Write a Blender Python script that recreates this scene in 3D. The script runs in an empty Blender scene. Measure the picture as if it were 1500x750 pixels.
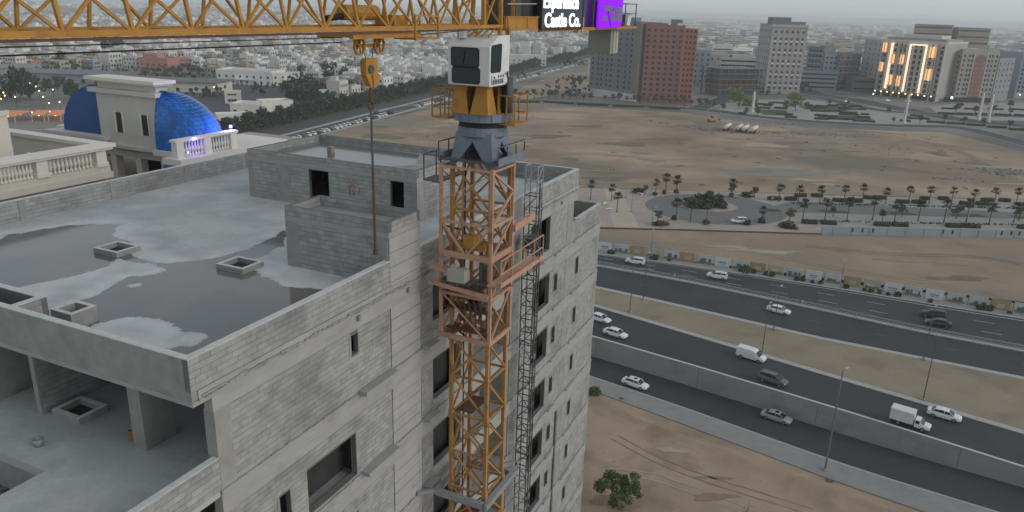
import bpy, math, random
from mathutils import Vector, Matrix
# Aerial view of a concrete building under construction with a tower crane.
# World: X right, Y away from the camera, Z up in metres; z = 0 is the main street level,
# the near service road and the sandy plot lie 3.6 m lower (a retaining wall holds the step).
S = bpy.context.scene
COL = S.collection
R = math.radians
CAM = Vector((0, 0, 57.5))
LOW = -3.6
YA = 0.429448                      # turn of the building grid

# ---------------------------------------------------------------- camera
cd = bpy.data.cameras.new('camera')
cam = bpy.data.objects.new('camera', cd)
COL.objects.link(cam)
cp, sp = math.cos(0.315802), math.sin(0.315802)
fw = Vector((0, cp, -sp)); rt = Vector((1, 0, 0)); dn = fw.cross(rt)
c_, s_ = math.cos(-0.0305339), math.sin(-0.0305339)
r2 = rt * c_ + dn * s_; d2 = dn * c_ - rt * s_
cm = Matrix((r2, -d2, -fw)).transposed().to_4x4()
cm.translation = CAM
cam.matrix_world = cm
cd.sensor_width = 36; cd.lens = 26.649
cd.clip_start = 0.5; cd.clip_end = 40000
S.camera = cam
FPX = 1110.39
def px(x, y, z):                   # photo pixel of a world point, used for culling only
    d = Vector((x, y, z)) - CAM
    w = d.dot(fw)
    if w < 1: return (-9999, -9999)
    return (750 + FPX * d.dot(r2) / w, 375 + FPX * d.dot(d2) / w)

# ---------------------------------------------------------------- sky, sun, exposure
SUN_EL, SUN_AZ = 24, 112           # dull evening sun from the right and slightly behind
w = bpy.data.worlds.new('World'); S.world = w; w.use_nodes = True
nt = w.node_tree; nt.nodes.clear()
sky = nt.nodes.new('ShaderNodeTexSky'); sky.sky_type = 'NISHITA'; sky.sun_disc = False
sky.sun_elevation = R(SUN_EL); sky.sun_rotation = R(SUN_AZ)
sky.dust_density = 1; sky.air_density = 1; sky.ozone_density = 1
hs = nt.nodes.new('ShaderNodeHueSaturation'); hs.inputs['Saturation'].default_value = 0.35
bg = nt.nodes.new('ShaderNodeBackground'); bg.inputs['Strength'].default_value = 0.10
wo = nt.nodes.new('ShaderNodeOutputWorld')
mxw = nt.nodes.new('ShaderNodeMix'); mxw.data_type = 'RGBA'; mxw.inputs['Factor'].default_value = 0.6
mxw.inputs['B'].default_value = (3.45, 4.0, 4.3, 1)     # even overcast veil over the clear sky model
nt.links.new(sky.outputs[0], hs.inputs['Color']); nt.links.new(hs.outputs[0], mxw.inputs['A']); nt.links.new(mxw.outputs['Result'], bg.inputs[0])
nt.links.new(bg.outputs[0], wo.inputs[0])
ld = bpy.data.lights.new('sun', 'SUN'); ld.energy = 0.6; ld.angle = R(30); ld.color = (1, 0.975, 0.95)
sun = bpy.data.objects.new('sun', ld); COL.objects.link(sun)
sd = Vector((math.sin(R(SUN_AZ)) * math.cos(R(SUN_EL)), math.cos(R(SUN_AZ)) * math.cos(R(SUN_EL)), math.sin(R(SUN_EL))))
sun.rotation_euler = sd.to_track_quat('Z', 'Y').to_euler(); sun.location = (0, 0, 300)
S.view_settings.view_transform = 'Standard'; S.view_settings.look = 'None'
S.view_settings.exposure = 0.5; S.view_settings.gamma = 1
S.cycles.max_bounces = 6; S.cycles.volume_bounces = 1; S.cycles.transparent_max_bounces = 8

# ---------------------------------------------------------------- materials
MATS = {}
def mat(name, col, rough=0.9, metal=0, emit=None, es=0, col2=None, scale=1.0, detail=6, bump=0, spec=0.3,
        island=0.0, stretch=None, col3=None, scale3=0.1, t3=(0.5, 0.65), objrand=0.0, con=(.3, .7)):
    m = bpy.data.materials.new(name); m.use_nodes = True
    n, l = m.node_tree.nodes, m.node_tree.links
    b = n['Principled BSDF']
    b.inputs['Base Color'].default_value = (*col, 1)
    b.inputs['Roughness'].default_value = rough; b.inputs['Metallic'].default_value = metal
    b.inputs['Specular IOR Level'].default_value = spec
    out = None
    geo = n.new('ShaderNodeNewGeometry')
    if col2:
        mp = n.new('ShaderNodeMapping')
        if stretch: mp.inputs['Scale'].default_value = stretch
        l.new(geo.outputs['Position'], mp.inputs[0])
        tx = n.new('ShaderNodeTexNoise'); tx.inputs['Scale'].default_value = scale
        tx.inputs['Detail'].default_value = detail; tx.inputs['Roughness'].default_value = 0.62
        l.new(mp.outputs[0], tx.inputs[0])
        rp = n.new('ShaderNodeMapRange'); rp.inputs[1].default_value, rp.inputs[2].default_value = con
        l.new(tx.outputs[0], rp.inputs[0])
        mx = n.new('ShaderNodeMix'); mx.data_type = 'RGBA'
        mx.inputs['A'].default_value = (*col, 1); mx.inputs['B'].default_value = (*col2, 1)
        l.new(rp.outputs[0], mx.inputs['Factor']); out = mx.outputs['Result']
        if col3:
            t2 = n.new('ShaderNodeTexNoise'); t2.inputs['Scale'].default_value = scale3
            t2.inputs['Detail'].default_value = 7; t2.inputs['Roughness'].default_value = 0.6
            l.new(geo.outputs['Position'], t2.inputs[0])
            r3 = n.new('ShaderNodeMapRange'); r3.inputs[1].default_value = t3[0]; r3.inputs[2].default_value = t3[1]
            l.new(t2.outputs[0], r3.inputs[0])
            m3 = n.new('ShaderNodeMix'); m3.data_type = 'RGBA'; m3.inputs['B'].default_value = (*col3, 1)
            l.new(out, m3.inputs['A']); l.new(r3.outputs[0], m3.inputs['Factor']); out = m3.outputs['Result']
        if bump:
            bp = n.new('ShaderNodeBump'); bp.inputs['Strength'].default_value = bump; bp.inputs['Distance'].default_value = 0.05
            l.new(tx.outputs[0], bp.inputs['Height']); l.new(bp.outputs[0], b.inputs['Normal'])
    rsrc = None
    if island: rsrc = geo.outputs['Random Per Island']; amt = island
    if objrand:
        oi = n.new('ShaderNodeObjectInfo'); rsrc = oi.outputs['Random']; amt = objrand
    if rsrc:
        rr = n.new('ShaderNodeMapRange'); rr.inputs[3].default_value = 1 - amt; rr.inputs[4].default_value = 1 + amt
        l.new(rsrc, rr.inputs[0])
        mm = n.new('ShaderNodeMix'); mm.data_type = 'RGBA'; mm.blend_type = 'MULTIPLY'; mm.inputs['Factor'].default_value = 1
        if out: l.new(out, mm.inputs['A'])
        else: mm.inputs['A'].default_value = (*col, 1)
        l.new(rr.outputs[0], mm.inputs['B']); out = mm.outputs['Result']
    if out: l.new(out, b.inputs['Base Color'])
    if emit:
        b.inputs['Emission Color'].default_value = (*emit, 1); b.inputs['Emission Strength'].default_value = es
    MATS[name] = m
    return m

# concrete family
mat('concrete', (.25, .245, .23), col2=(.345, .34, .32), scale=1.3, bump=.25, col3=(.19, .187, .178), scale3=.45, t3=(.55, .75))
mat('concrete_band', (.30, .295, .28), col2=(.38, .375, .36), scale=1.1, bump=.2, stretch=(.6, .6, 2.5), col3=(.22, .215, .2), scale3=.7, t3=(.58, .78))
mat('concrete_panel', (.33, .325, .31), col2=(.40, .395, .38), scale=.9, bump=.2, island=.05, col3=(.25, .245, .23), scale3=.8, t3=(.58, .8))
mat('block', (.285, .283, .27), col2=(.37, .367, .353), scale=2.5, bump=.3, island=.11, col3=(.2, .2, .193), scale3=.35, t3=(.5, .7))
mat('block_object', (.285, .283, .27), col2=(.37, .367, .353), scale=2.5, bump=.3, objrand=.1, col3=(.2, .2, .193), scale3=.35, t3=(.5, .7))
mat('mortar', (.13, .128, .12), col2=(.18, .177, .168), scale=3)
mat('coping', (.60, .60, .58), col2=(.46, .46, .445), scale=4)
mat('screed', (.40, .41, .405), col2=(.49, .505, .50), scale=.5, rough=.7, bump=.05, col3=(.33, .335, .33), scale3=.25, t3=(.45, .7))
mat('puddle', (.125, .125, .128), rough=.13, spec=.5, col2=(.165, .15, .135), scale=.35)
mat('screed_light', (.45, .46, .45), col2=(.47, .455, .42), scale=.4, rough=.75)
mat('damp', (.18, .183, .185), rough=.35, spec=.5, col2=(.22, .22, .22), scale=1)
mat('dry_patch', (.56, .58, .58), col2=(.44, .455, .455), scale=1.6, rough=.9)
mat('inside_shade', (.028, .028, .028), col2=(.045, .045, .043), scale=.8)  # near-black colour stands in for shade inside openings
mat('red_paint', (.5, .08, .05))
# crane
mat('crane_yellow', (.46, .235, .045), rough=.6, col2=(.35, .165, .035), scale=3, col3=(.2, .1, .04), scale3=1.6, t3=(.58, .75), metal=0)
mat('crane_mast_paint', (.44, .245, .085), rough=.65, col2=(.33, .17, .06), scale=3, col3=(.19, .105, .055), scale3=1.5, t3=(.56, .72))
mat('cage_orange', (.52, .31, .215), rough=.65, col2=(.43, .24, .155), scale=3, col3=(.22, .13, .09), scale3=1.5, t3=(.56, .74))
mat('blue_grey_steel', (.145, .175, .22), rough=.5, col2=(.19, .22, .26), scale=2, col3=(.1, .11, .13), scale3=1.2, t3=(.58, .76))
mat('galvanised', (.34, .36, .37), rough=.45, col2=(.27, .29, .3), scale=4, metal=.2)
mat('dark_steel', (.075, .075, .075), rough=.6, col2=(.11, .105, .1), scale=4)
mat('hoist_grey', (.20, .20, .20), rough=.6, col2=(.12, .12, .12), scale=1.5)
mat('rust', (.16, .075, .045), rough=.9, col2=(.09, .05, .035), scale=8)
mat('cab_white', (.72, .72, .70), rough=.45, col2=(.62, .62, .6), scale=2)
mat('cab_glass', (.02, .03, .032), rough=.05, spec=.5)
mat('black', (.02, .02, .02), rough=.6)
mat('ballast', (.24, .235, .2), col2=(.29, .285, .25), scale=1.2)
mat('ballast_light', (.42, .41, .34), col2=(.36, .35, .3), scale=1.2)
mat('led_screen', (.045, .055, .085), rough=.4)
mat('led_white', (.9, .9, .9), emit=(1, 1, 1), es=1.1)
mat('led_purple', (.06, .005, .2), emit=(.22, .004, .78), es=.95)
mat('lettering', (.12, .12, .13))
# ground
mat('sand', (.245, .172, .115), col2=(.39, .29, .205), scale=.06, detail=12, col3=(.19, .16, .13), scale3=.03, t3=(.5, .68), bump=.3)
mat('sand_lot', (.235, .162, .108), col2=(.43, .315, .215), scale=.018, detail=14, col3=(.19, .155, .115), scale3=.010, t3=(.5, .62), con=(.38, .62))
mat('sand_near', (.31, .22, .15), col2=(.41, .305, .215), scale=.16, detail=12, col3=(.23, .16, .11), scale3=.12, t3=(.5, .7), bump=.5)
mat('sand_median', (.255, .20, .14), col2=(.32, .255, .185), scale=.15, detail=9, col3=(.21, .165, .12), scale3=.08, t3=(.5, .7), bump=.3)
mat('stain', (.14, .115, .09), col2=(.22, .18, .135), scale=.3)
mat('soft_stain', (.22, .155, .105), col2=(.30, .215, .15), scale=.6)
mat('ash', (.20, .185, .155), col2=(.27, .24, .2), scale=.12, detail=9)
mat('pale_sand', (.42, .36, .29), col2=(.34, .28, .21), scale=.3)
mat('rubble', (.25, .235, .22), col2=(.14, .13, .125), scale=.8, bump=.5, island=.3)
mat('city_ground', (.20, .185, .165), col2=(.26, .24, .215), scale=.02, col3=(.12, .115, .11), scale3=.012, t3=(.45, .6))
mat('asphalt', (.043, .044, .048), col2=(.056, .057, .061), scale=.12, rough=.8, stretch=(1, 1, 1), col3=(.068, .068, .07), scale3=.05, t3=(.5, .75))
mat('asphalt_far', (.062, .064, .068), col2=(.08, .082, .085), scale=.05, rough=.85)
mat('kerb', (.44, .43, .40), col2=(.35, .34, .32), scale=1.5)
mat('pavement', (.24, .235, .22), col2=(.30, .29, .27), scale=.5, bump=.1)
mat('paint', (.62, .62, .60), col2=(.42, .42, .41), scale=1.2)
mat('wall_grey', (.27, .275, .27), col2=(.32, .325, .32), scale=.25, stretch=(1, 1, 3), col3=(.23, .235, .23), scale3=.2, t3=(.5, .7))
mat('park_pink', (.36, .285, .25), col2=(.42, .335, .295), scale=.3)
mat('park_grey', (.31, .295, .27), col2=(.36, .34, .31), scale=.3)
mat('park_cream', (.42, .36, .28), col2=(.47, .41, .32), scale=.3)
mat('park_asphalt', (.155, .155, .15), col2=(.19, .185, .18), scale=.15)
mat('grass', (.045, .07, .03), col2=(.075, .09, .045), scale=.8)
mat('soil', (.08, .055, .04), col2=(.12, .085, .06), scale=1)
# vegetation
mat('palm_leaf', (.045, .06, .035), col2=(.075, .085, .05), scale=1.5)
mat('palm_trunk', (.16, .13, .10), col2=(.11, .09, .07), scale=3)
mat('leaf_dark', (.03, .045, .024), col2=(.055, .07, .038), scale=.6, island=.35)
mat('leaf_mid', (.085, .105, .05), col2=(.125, .14, .075), scale=.6, island=.35)
mat('leaf_bright', (.15, .21, .05), col2=(.20, .25, .08), scale=.5, island=.35)
mat('leaf_near', (.085, .125, .035), col2=(.12, .155, .05), scale=1.5, island=.4)
mat('trunk', (.11, .085, .06), col2=(.08, .06, .045), scale=3)
mat('hedge', (.038, .056, .026), col2=(.065, .085, .04), scale=1.2, island=.3)
# buildings
mat('white_wall', (.76, .75, .72), col2=(.64, .63, .60), scale=.15)
mat('offwhite_wall', (.62, .59, .54), col2=(.54, .51, .465), scale=.15)
mat('beige_wall', (.42, .36, .285), col2=(.36, .31, .25), scale=.15)
mat('tan_wall', (.36, .29, .22), col2=(.31, .25, .19), scale=.15)
mat('pink_wall', (.45, .21, .165), col2=(.38, .18, .145), scale=.15)
mat('grey_wall', (.30, .30, .295), col2=(.25, .25, .25), scale=.15)
mat('bluegrey_wall', (.30, .34, .37), col2=(.25, .29, .32), scale=.15)
mat('roof_pale', (.62, .605, .57), col2=(.44, .43, .41), scale=.25)
mat('roof_grey', (.27, .27, .265), col2=(.2, .2, .2), scale=.25)
mat('shed_roof', (.15, .165, .18), col2=(.20, .21, .22), scale=.1)
mat('shed_brown', (.15, .135, .125), col2=(.19, .175, .165), scale=.1)
mat('window_dark', (.03, .032, .036), rough=.2, spec=.5)
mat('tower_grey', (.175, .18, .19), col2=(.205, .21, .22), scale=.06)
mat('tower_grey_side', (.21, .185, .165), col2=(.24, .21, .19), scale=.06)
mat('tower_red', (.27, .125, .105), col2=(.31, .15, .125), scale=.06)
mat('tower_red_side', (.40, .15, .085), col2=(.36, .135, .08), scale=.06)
mat('red_trim', (.42, .27, .24))
mat('tower_beige', (.36, .335, .31), col2=(.41, .38, .35), scale=.06)
mat('tower_trim', (.46, .43, .40))
mat('bay_uplit', (.5, .33, .16), emit=(1, .55, .2), es=.22)  # slight emission stands in for uplight on the bay panels
mat('hotel_stone', (.33, .30, .26), col2=(.38, .34, .30), scale=.06)
mat('hotel_brick', (.24, .12, .095), col2=(.28, .15, .12), scale=.1)
mat('cream', (.66, .60, .51), col2=(.59, .535, .455), scale=.4)
mat('cream_light', (.76, .71, .63), col2=(.69, .64, .57), scale=.4)
mat('cream_grey', (.60, .565, .51), col2=(.54, .505, .455), scale=.4)
mat('blue_tile', (.016, .135, .44), rough=.3, spec=.5, island=.3)
mat('blue_plain', (.012, .07, .23), rough=.45, spec=.4, col2=(.016, .085, .27), scale=1)
mat('lit_warm', (.6, .4, .2), emit=(1, .5, .2), es=.75)
mat('lit_white', (.8, .75, .65), emit=(1, .8, .55), es=.7)
mat('lamp_warm', (.9, .7, .4), emit=(1, .55, .22), es=4)
mat('lamp_white', (.9, .9, .9), emit=(.95, .97, 1), es=5)
mat('lamp_blue', (.5, .5, .9), emit=(.25, .2, 1), es=5)
mat('lit_canvas', (.55, .22, .10), col2=(.48, .19, .09), scale=.5, emit=(1, .3, .1), es=.12)  # faint emission stands in for lamplight on the canopy cloth
# vehicles
for nm, c in dict(white=(.74, .74, .73), silver=(.42, .45, .46), grey=(.15, .145, .14), dark=(.035, .038, .045), red=(.4, .05, .04), orange=(.6, .19, .04)).items():
    mat('car_' + nm, c, rough=.28, spec=.5, metal=.35 if nm in ('silver', 'grey') else 0)
mat('car_glass', (.018, .021, .025), rough=.08, spec=.5)
mat('tyre', (.025, .025, .025), rough=.85)
mat('rim', (.38, .39, .40), rough=.35, metal=.6)
mat('headlight', (.75, .77, .78), rough=.15)
mat('taillight', (.30, .02, .02), rough=.3)
mat('box_white', (.70, .69, .66), rough=.5, col2=(.62, .61, .58), scale=1)

# ---------------------------------------------------------------- mesh helpers
class MB:
    """collects faces; off is subtracted from every point, rot turns them about Z afterwards"""
    def __init__(s, off=(0, 0, 0), rot=0.0):
        s.v = []; s.f = []; s.m = []; s.off = Vector(off); s.c, s.s = math.cos(rot), math.sin(rot)
    def P(s, p):
        x, y, z = p[0] - s.off[0], p[1] - s.off[1], p[2] - s.off[2]
        s.v.append((s.c * x - s.s * y, s.s * x + s.c * y, z)); return len(s.v) - 1
    def face(s, pts, mi=0):
        s.f.append([s.P(p) for p in pts]); s.m.append(mi)
    def box(s, x0, x1, y0, y1, z0, z1, mi=0, skip=''):
        i = [s.P(p) for p in ((x0, y0, z0), (x1, y0, z0), (x1, y1, z0), (x0, y1, z0), (x0, y0, z1), (x1, y0, z1), (x1, y1, z1), (x0, y1, z1))]
        for k, q in (('b', (3, 2, 1, 0)), ('t', (4, 5, 6, 7)), ('f', (0, 1, 5, 4)), ('r', (1, 2, 6, 5)), ('k', (2, 3, 7, 6)), ('l', (3, 0, 4, 7))):
            if k not in skip: s.f.append([i[a] for a in q]); s.m.append(mi)
        return s
    def bar(s, p, q, w, h=None, mi=0):
        p, q = Vector(p), Vector(q); d = q - p
        if d.length < 1e-6: return s
        d.normalize(); h = h or w
        a = d.cross(Vector((0, 0, 1)))
        if a.length < 1e-3: a = Vector((1, 0, 0))
        a.normalize(); b = a.cross(d)
        r = [(-w / 2, -h / 2), (w / 2, -h / 2), (w / 2, h / 2), (-w / 2, h / 2)]
        i = [s.P(e + a * x + b * y) for e in (p, q) for x, y in r]
        for k in range(4): s.f.append([i[k], i[(k + 1) % 4], i[4 + (k + 1) % 4], i[4 + k]]); s.m.append(mi)
        s.f.append([i[3], i[2], i[1], i[0]]); s.f.append([i[4], i[5], i[6], i[7]]); s.m += [mi, mi]
        return s
    def loft(s, rings, mi=0, cap=True, closed=True):
        idx = [[s.P(p) for p in r] for r in rings]; n = len(idx[0])
        for a, b in zip(idx, idx[1:]):
            for k in range(n if closed else n - 1):
                s.f.append([a[k], a[(k + 1) % n], b[(k + 1) % n], b[k]]); s.m.append(mi)
        if cap: s.f.append(idx[0][::-1]); s.f.append(idx[-1]); s.m += [mi, mi]
        return s
    def tube(s, p, q, r0, r1=None, n=8, mi=0):
        p, q = Vector(p), Vector(q); d = (q - p).normalized(); r1 = r0 if r1 is None else r1
        a = d.cross(Vector((0, 0, 1)))
        if a.length < 1e-3: a = Vector((1, 0, 0))
        a.normalize(); b = a.cross(d)
        ring = lambda c, r: [c + (a * math.cos(t) - b * math.sin(t)) * r for t in [2 * math.pi * k / n for k in range(n)]]
        return s.loft([ring(p, r0), ring(q, r1)], mi)
    def lathe(s, prof, c=(0, 0, 0), n=16, mi=0, a0=0, a1=2 * math.pi):
        full = abs(a1 - a0 - 2 * math.pi) < 1e-4; k = n if full else n + 1
        rings = [[(c[0] + r * math.cos(a0 + (a1 - a0) * t / n), c[1] + r * math.sin(a0 + (a1 - a0) * t / n), c[2] + z) for t in range(k)] for r, z in prof]
        return s.loft(rings, mi, cap=False, closed=full)
    def prism(s, poly, z0, z1, mi=0, mside=None):
        n = len(poly); ms = mi if mside is None else mside
        a = [s.P((x, y, z0)) for x, y in poly]; b = [s.P((x, y, z1)) for x, y in poly]
        s.f.append(b); s.m.append(mi); s.f.append(a[::-1]); s.m.append(ms)
        for k in range(n): s.f.append([a[k], a[(k + 1) % n], b[(k + 1) % n], b[k]]); s.m.append(ms)
        return s
    def mesh(s, name, mats, smooth=False):
        me = bpy.data.meshes.new(name); me.from_pydata(s.v, [], s.f)
        for m in ([mats] if isinstance(mats, str) else mats): me.materials.append(MATS[m])
        if len(me.materials) > 1: me.polygons.foreach_set('material_index', s.m)
        if smooth: me.polygons.foreach_set('use_smooth', [True] * len(s.f))
        me.update(); return me

def ob(name, me, parent=None, loc=(0, 0, 0), rz=0.0):
    o = bpy.data.objects.new(name, me); COL.objects.link(o)
    o.location = loc; o.rotation_euler = (0, 0, rz)
    if parent: o.parent = parent
    return o
def tag(o, label=None, cat=None, group=None, kind=None):
    if label: o['label'] = label
    if cat: o['category'] = cat
    if group: o['group'] = group
    if kind: o['kind'] = kind
    return o
def put(name, mb, mats, parent=None, loc=(0, 0, 0), rz=0.0, smooth=False):
    return ob(name, mb.mesh(name, mats, smooth), parent, loc, rz)
def empty(name, loc=(0, 0, 0), rz=0.0, label=None, cat=None, group=None):
    o = bpy.data.objects.new(name, None); COL.objects.link(o); o.location = loc; o.rotation_euler = (0, 0, rz)
    o.empty_display_size = .5
    return tag(o, label, cat, group)
def struct(name, mb, mats):
    return tag(put(name, mb, mats), kind='structure')
ORD = ['first', 'second', 'third', 'fourth', 'fifth', 'sixth', 'seventh', 'eighth', 'ninth', 'tenth', 'eleventh', 'twelfth', 'thirteenth', 'fourteenth', 'fifteenth', 'sixteenth']
def copy_tree(src, loc, rz=0, label=None, parent=None, sc=None):
    c = src.copy(); COL.objects.link(c)
    if parent: c.parent = parent
    else:
        c.location = loc; c.rotation_euler = (0, 0, rz)
        if label: c['label'] = label
        if sc: c.scale = (sc, sc, sc)
    for ch in list(src.children): copy_tree(ch, None, parent=c)
    return c
# shared unit pieces: one cube or tube mesh per material, stretched into bars
UNIT = {}
def unit(kind, m):
    if (kind, m) not in UNIT:
        b = MB()
        if kind == 'bar': b.box(-.5, .5, -.5, .5, 0, 1)
        else: b.tube((0, 0, 0), (0, 0, 1), .5, n=8)
        UNIT[kind, m] = b.mesh('unit_' + kind, m)
    return UNIT[kind, m]
def bar(name, p, q, w, m, parent, off=(0, 0, 0), kind='bar', h=None):
    p, q = Vector(p) - Vector(off), Vector(q) - Vector(off)
    d = q - p; o = ob(name, unit(kind, m), parent, p)
    z = d.normalized(); up = Vector((0, 0, 1)) if abs(z.z) < .98 else Vector((0, 1, 0))
    x = up.cross(z).normalized(); y = z.cross(x)
    o.rotation_euler = Matrix((x, y, z)).transposed().to_euler()
    o.scale = (w, h or w, d.length)
    return o
def inpoly(x, y, poly):
    r = False; n = len(poly)
    for i in range(n):
        x1, y1 = poly[i]; x2, y2 = poly[i - 1]
        if (y1 > y) != (y2 > y) and x < (x2 - x1) * (y - y1) / (y2 - y1) + x1: r = not r
    return r
def sheet(name, poly, z, m, kind='structure', parent=None):
    mb = MB(); mb.face([(x, y, z) for x, y in poly])
    # make it face up
    a = sum(poly[i - 1][0] * poly[i][1] - poly[i][0] * poly[i - 1][1] for i in range(len(poly)))
    if a < 0: mb.f[0].reverse()
    return tag(put(name, mb, m, parent), kind=kind)
def catmull(pts, n=6):
    out = []
    for i in range(len(pts) - 1):
        p0 = pts[max(i - 1, 0)]; p1 = pts[i]; p2 = pts[i + 1]; p3 = pts[min(i + 2, len(pts) - 1)]
        for k in range(n):
            t = k / n
            out.append(tuple(.5 * (2 * p1[j] + (p2[j] - p0[j]) * t + (2 * p0[j] - 5 * p1[j] + 4 * p2[j] - p3[j]) * t * t + (3 * p1[j] - p0[j] - 3 * p2[j] + p3[j]) * t ** 3) for j in (0, 1)))
    return out + [tuple(pts[-1])]
def offset(line, d):                                   # shift a polyline to its left by d
    out = []
    for i, p in enumerate(line):
        a = Vector(line[max(i - 1, 0)]); b = Vector(line[min(i + 1, len(line) - 1)])
        t = (b - a).normalized(); out.append((p[0] - t.y * d, p[1] + t.x * d))
    return out
def strip(name, a, b, z, m, kind='structure', thick=0):
    mb = MB()
    for i in range(len(a) - 1):
        q = [(*a[i], z), (*a[i + 1], z), (*b[i + 1], z), (*b[i], z)]
        mb.face(q)
        if thick:
            mb.face([(*a[i], z - thick), (*a[i + 1], z - thick), (*a[i + 1], z), (*a[i], z)])
            mb.face([(*b[i + 1], z - thick), (*b[i], z - thick), (*b[i], z), (*b[i + 1], z)])
    return tag(put(name, mb, m), kind=kind)

def resample(line, n):                                  # n points at equal spacing along a polyline
    P = [Vector(p) for p in line]; d = [0]
    for a, b in zip(P, P[1:]): d.append(d[-1] + (b - a).length)
    out = []; j = 0
    for i in range(n):
        s = d[-1] * i / (n - 1)
        while j < len(P) - 2 and d[j + 1] < s: j += 1
        t = (s - d[j]) / max(d[j + 1] - d[j], 1e-9); q = P[j].lerp(P[j + 1], t); out.append((q.x, q.y))
    return out

# ================================================================ the concrete building under construction
# building grid: x = across (v), y = along the long facade (u), z relative to the camera
def grid(v, u):                                     # grid -> world
    return (v * math.cos(YA) + u * math.sin(YA), -v * math.sin(YA) + u * math.cos(YA))
BO = (-26.0, 31.0, LOW - 57.5)
bld = empty('concrete_building', (*grid(-26, 31), LOW), -YA,
            'unfinished grey concrete block building with wet flat roof and open terrace beside the crane', 'building')
def bmb(): return MB(off=BO)
def bput(name, mb, mats, parent=bld, **k): return put(name, mb, mats, parent, **k)
VF, VB, UF, UE = -15.81, -36.2, 13.39, 44.2         # facade plane, far side, front edge, far end of the roof
ZR, ZP = -10.43, -9.40                              # roof floor, top of its parapet
rnd = random.Random(4)

def cut(a0, a1, z0, z1, holes):                     # rectangle minus holes -> rectangles
    xs = sorted({a0, a1, *[min(max(h[i], a0), a1) for h in holes for i in (0, 1)]})
    out = []
    for x0, x1 in zip(xs, xs[1:]):
        if x1 - x0 < 1e-4: continue
        hz = sorted([(max(h[2], z0), min(h[3], z1)) for h in holes if h[0] <= x0 + 1e-4 and h[1] >= x1 - 1e-4])
        z = z0
        for b, t in hz:
            if b - z > 1e-3: out.append((x0, x1, z, b))
            z = max(z, t)
        if z1 - z > 1e-3: out.append((x0, x1, z, z1))
    return out
BLOCKS = []
back = bmb()
def wall(axis, c, a0, a1, z0, z1, holes=(), sgn=1, thick=.2, both=False, L=.4, H=.2):
    """block wall whose outer face lies at c; axis 'u' runs along the facade, 'v' across it"""
    holes = list(holes)
    for x0, x1, b, t in cut(a0, a1, z0, z1, holes):
        i0, i1 = sorted((c - sgn * .014, c - sgn * (thick - .014 * both)))
        if axis == 'u': back.box(i0, i1, x0, x1, b, t)
        else: back.box(x0, x1, i0, i1, b, t)
    for side in ((0, 1) if both else (0,)):
        z, row = z0, 0
        while z < z1 - .03:
            zt = min(z + H, z1)
            a = a0 - (L / 2 if row % 2 else 0)
            while a < a1 - .02:
                l0, l1 = max(a, a0), min(a + L, a1)
                seg = [(l0, l1)]
                for h in holes:
                    if h[2] < zt - .04 and h[3] > z + .04:
                        seg = [s for (p, q) in seg for s in ((p, min(q, h[0])), (max(p, h[1]), q)) if s[1] - s[0] > .03]
                for p, q in seg:
                    if q - p < .03: continue
                    j = rnd.uniform(-.004, .005)
                    cc, sg = (c, sgn) if side == 0 else (c - sgn * thick, -sgn)
                    i0, i1 = sorted((cc - sg * .05, cc + sg * j))
                    b = (i0, i1, p + .003, q - .003, z + .007, zt - .007) if axis == 'u' else (p + .003, q - .003, i0, i1, z + .007, zt - .007)
                    BLOCKS.append((b, axis, sg))
                a += L
            z += H; row += 1
band = bmb(); cop = bmb(); conc = bmb()

# --- roof slab (with the shaft opening left out) and the parapets around it
slab = bmb()
for x0, x1, y0, y1 in ((VB, VF - .02, 14.45, UE), (-23.65, VF - .02, UF + .02, 14.45), (VB, -28, UF + .02, 14.45)):
    slab.box(x0, x1, y0, y1, ZR - .42, ZR)
bput('roof_slab', slab, 'screed')
conc.box(-28, -23.65, UF + .2, 14.45, -10.86, -10.75)
wall('u', VF, UF, 23.2, ZR, ZP - .03, thick=.22)                       # right side parapet
wall('u', VF, 25.4, UE, ZR, ZP - .03, thick=.22)
cop.box(VF - .24, VF + .015, UF - .01, 23.2, ZP - .03, ZP); cop.box(VF - .24, VF + .015, 25.4, UE + .01, ZP - .03, ZP)
cop.box(VB - .2, VF - .24, UF - .012, UF + .22, ZP - .031, ZP)
cop.box(VB - .2, VB + .02, UF + .22, UE, ZP - .032, ZP); cop.box(VB + .02, VF - .24, UE - .22, UE + .01, ZP - .03, ZP)
conc.box(VB - .2, VF - .22, UF, UF + .2, ZR - .43, ZP - .031)           # plastered front parapet
conc.box(VF - .22, VF - .001, UF, UF + .2, ZR - .43, ZR - .001)
wall('u', VB, UF + .2, UE, ZR, ZP - .032, sgn=1, thick=.2, L=.6)
wall('v', UE - .2, VB, VF - .22, ZR, ZP - .03, sgn=-1, thick=.2, L=.6)
for k in range(6): conc.box(VB - .01, VB + .03, 17 + 5 * k, 17.35 + 5 * k, ZR, ZP - .04)       # stiffener columns in the far parapet
conc.box(-19.98, -19.72, UF - .012, UF + .1, ZR - .3, ZP - .25)
# shaft walls behind the front parapet
wall('u', -23.45, UF + .2, 14.45, ZR, ZP - .03, thick=.2, L=.6); wall('v', 14.65, -28.2, -23.45, ZR, ZP - .03, sgn=1, thick=.2, L=.6)
cop.box(-23.67, -23.43, UF + .22, 14.67, ZP - .03, ZP + .001); cop.box(-28.2, -23.67, 14.43, 14.67, ZP - .03, ZP + .001)
# slab edge and beam under it
band.box(VF - .3, VF + .05, UF + .201, UE + .05, -10.87, -10.44)
band.box(VF - .3, VF + .085, UF + .202, UE + .1, -10.78, -10.70)
band.box(VB, VF + .048, UF - .03, UF + .20, -10.87, -10.74)
band.box(VF - .3, VF + .03, 14.05, UE, -11.36, -10.871)

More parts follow.
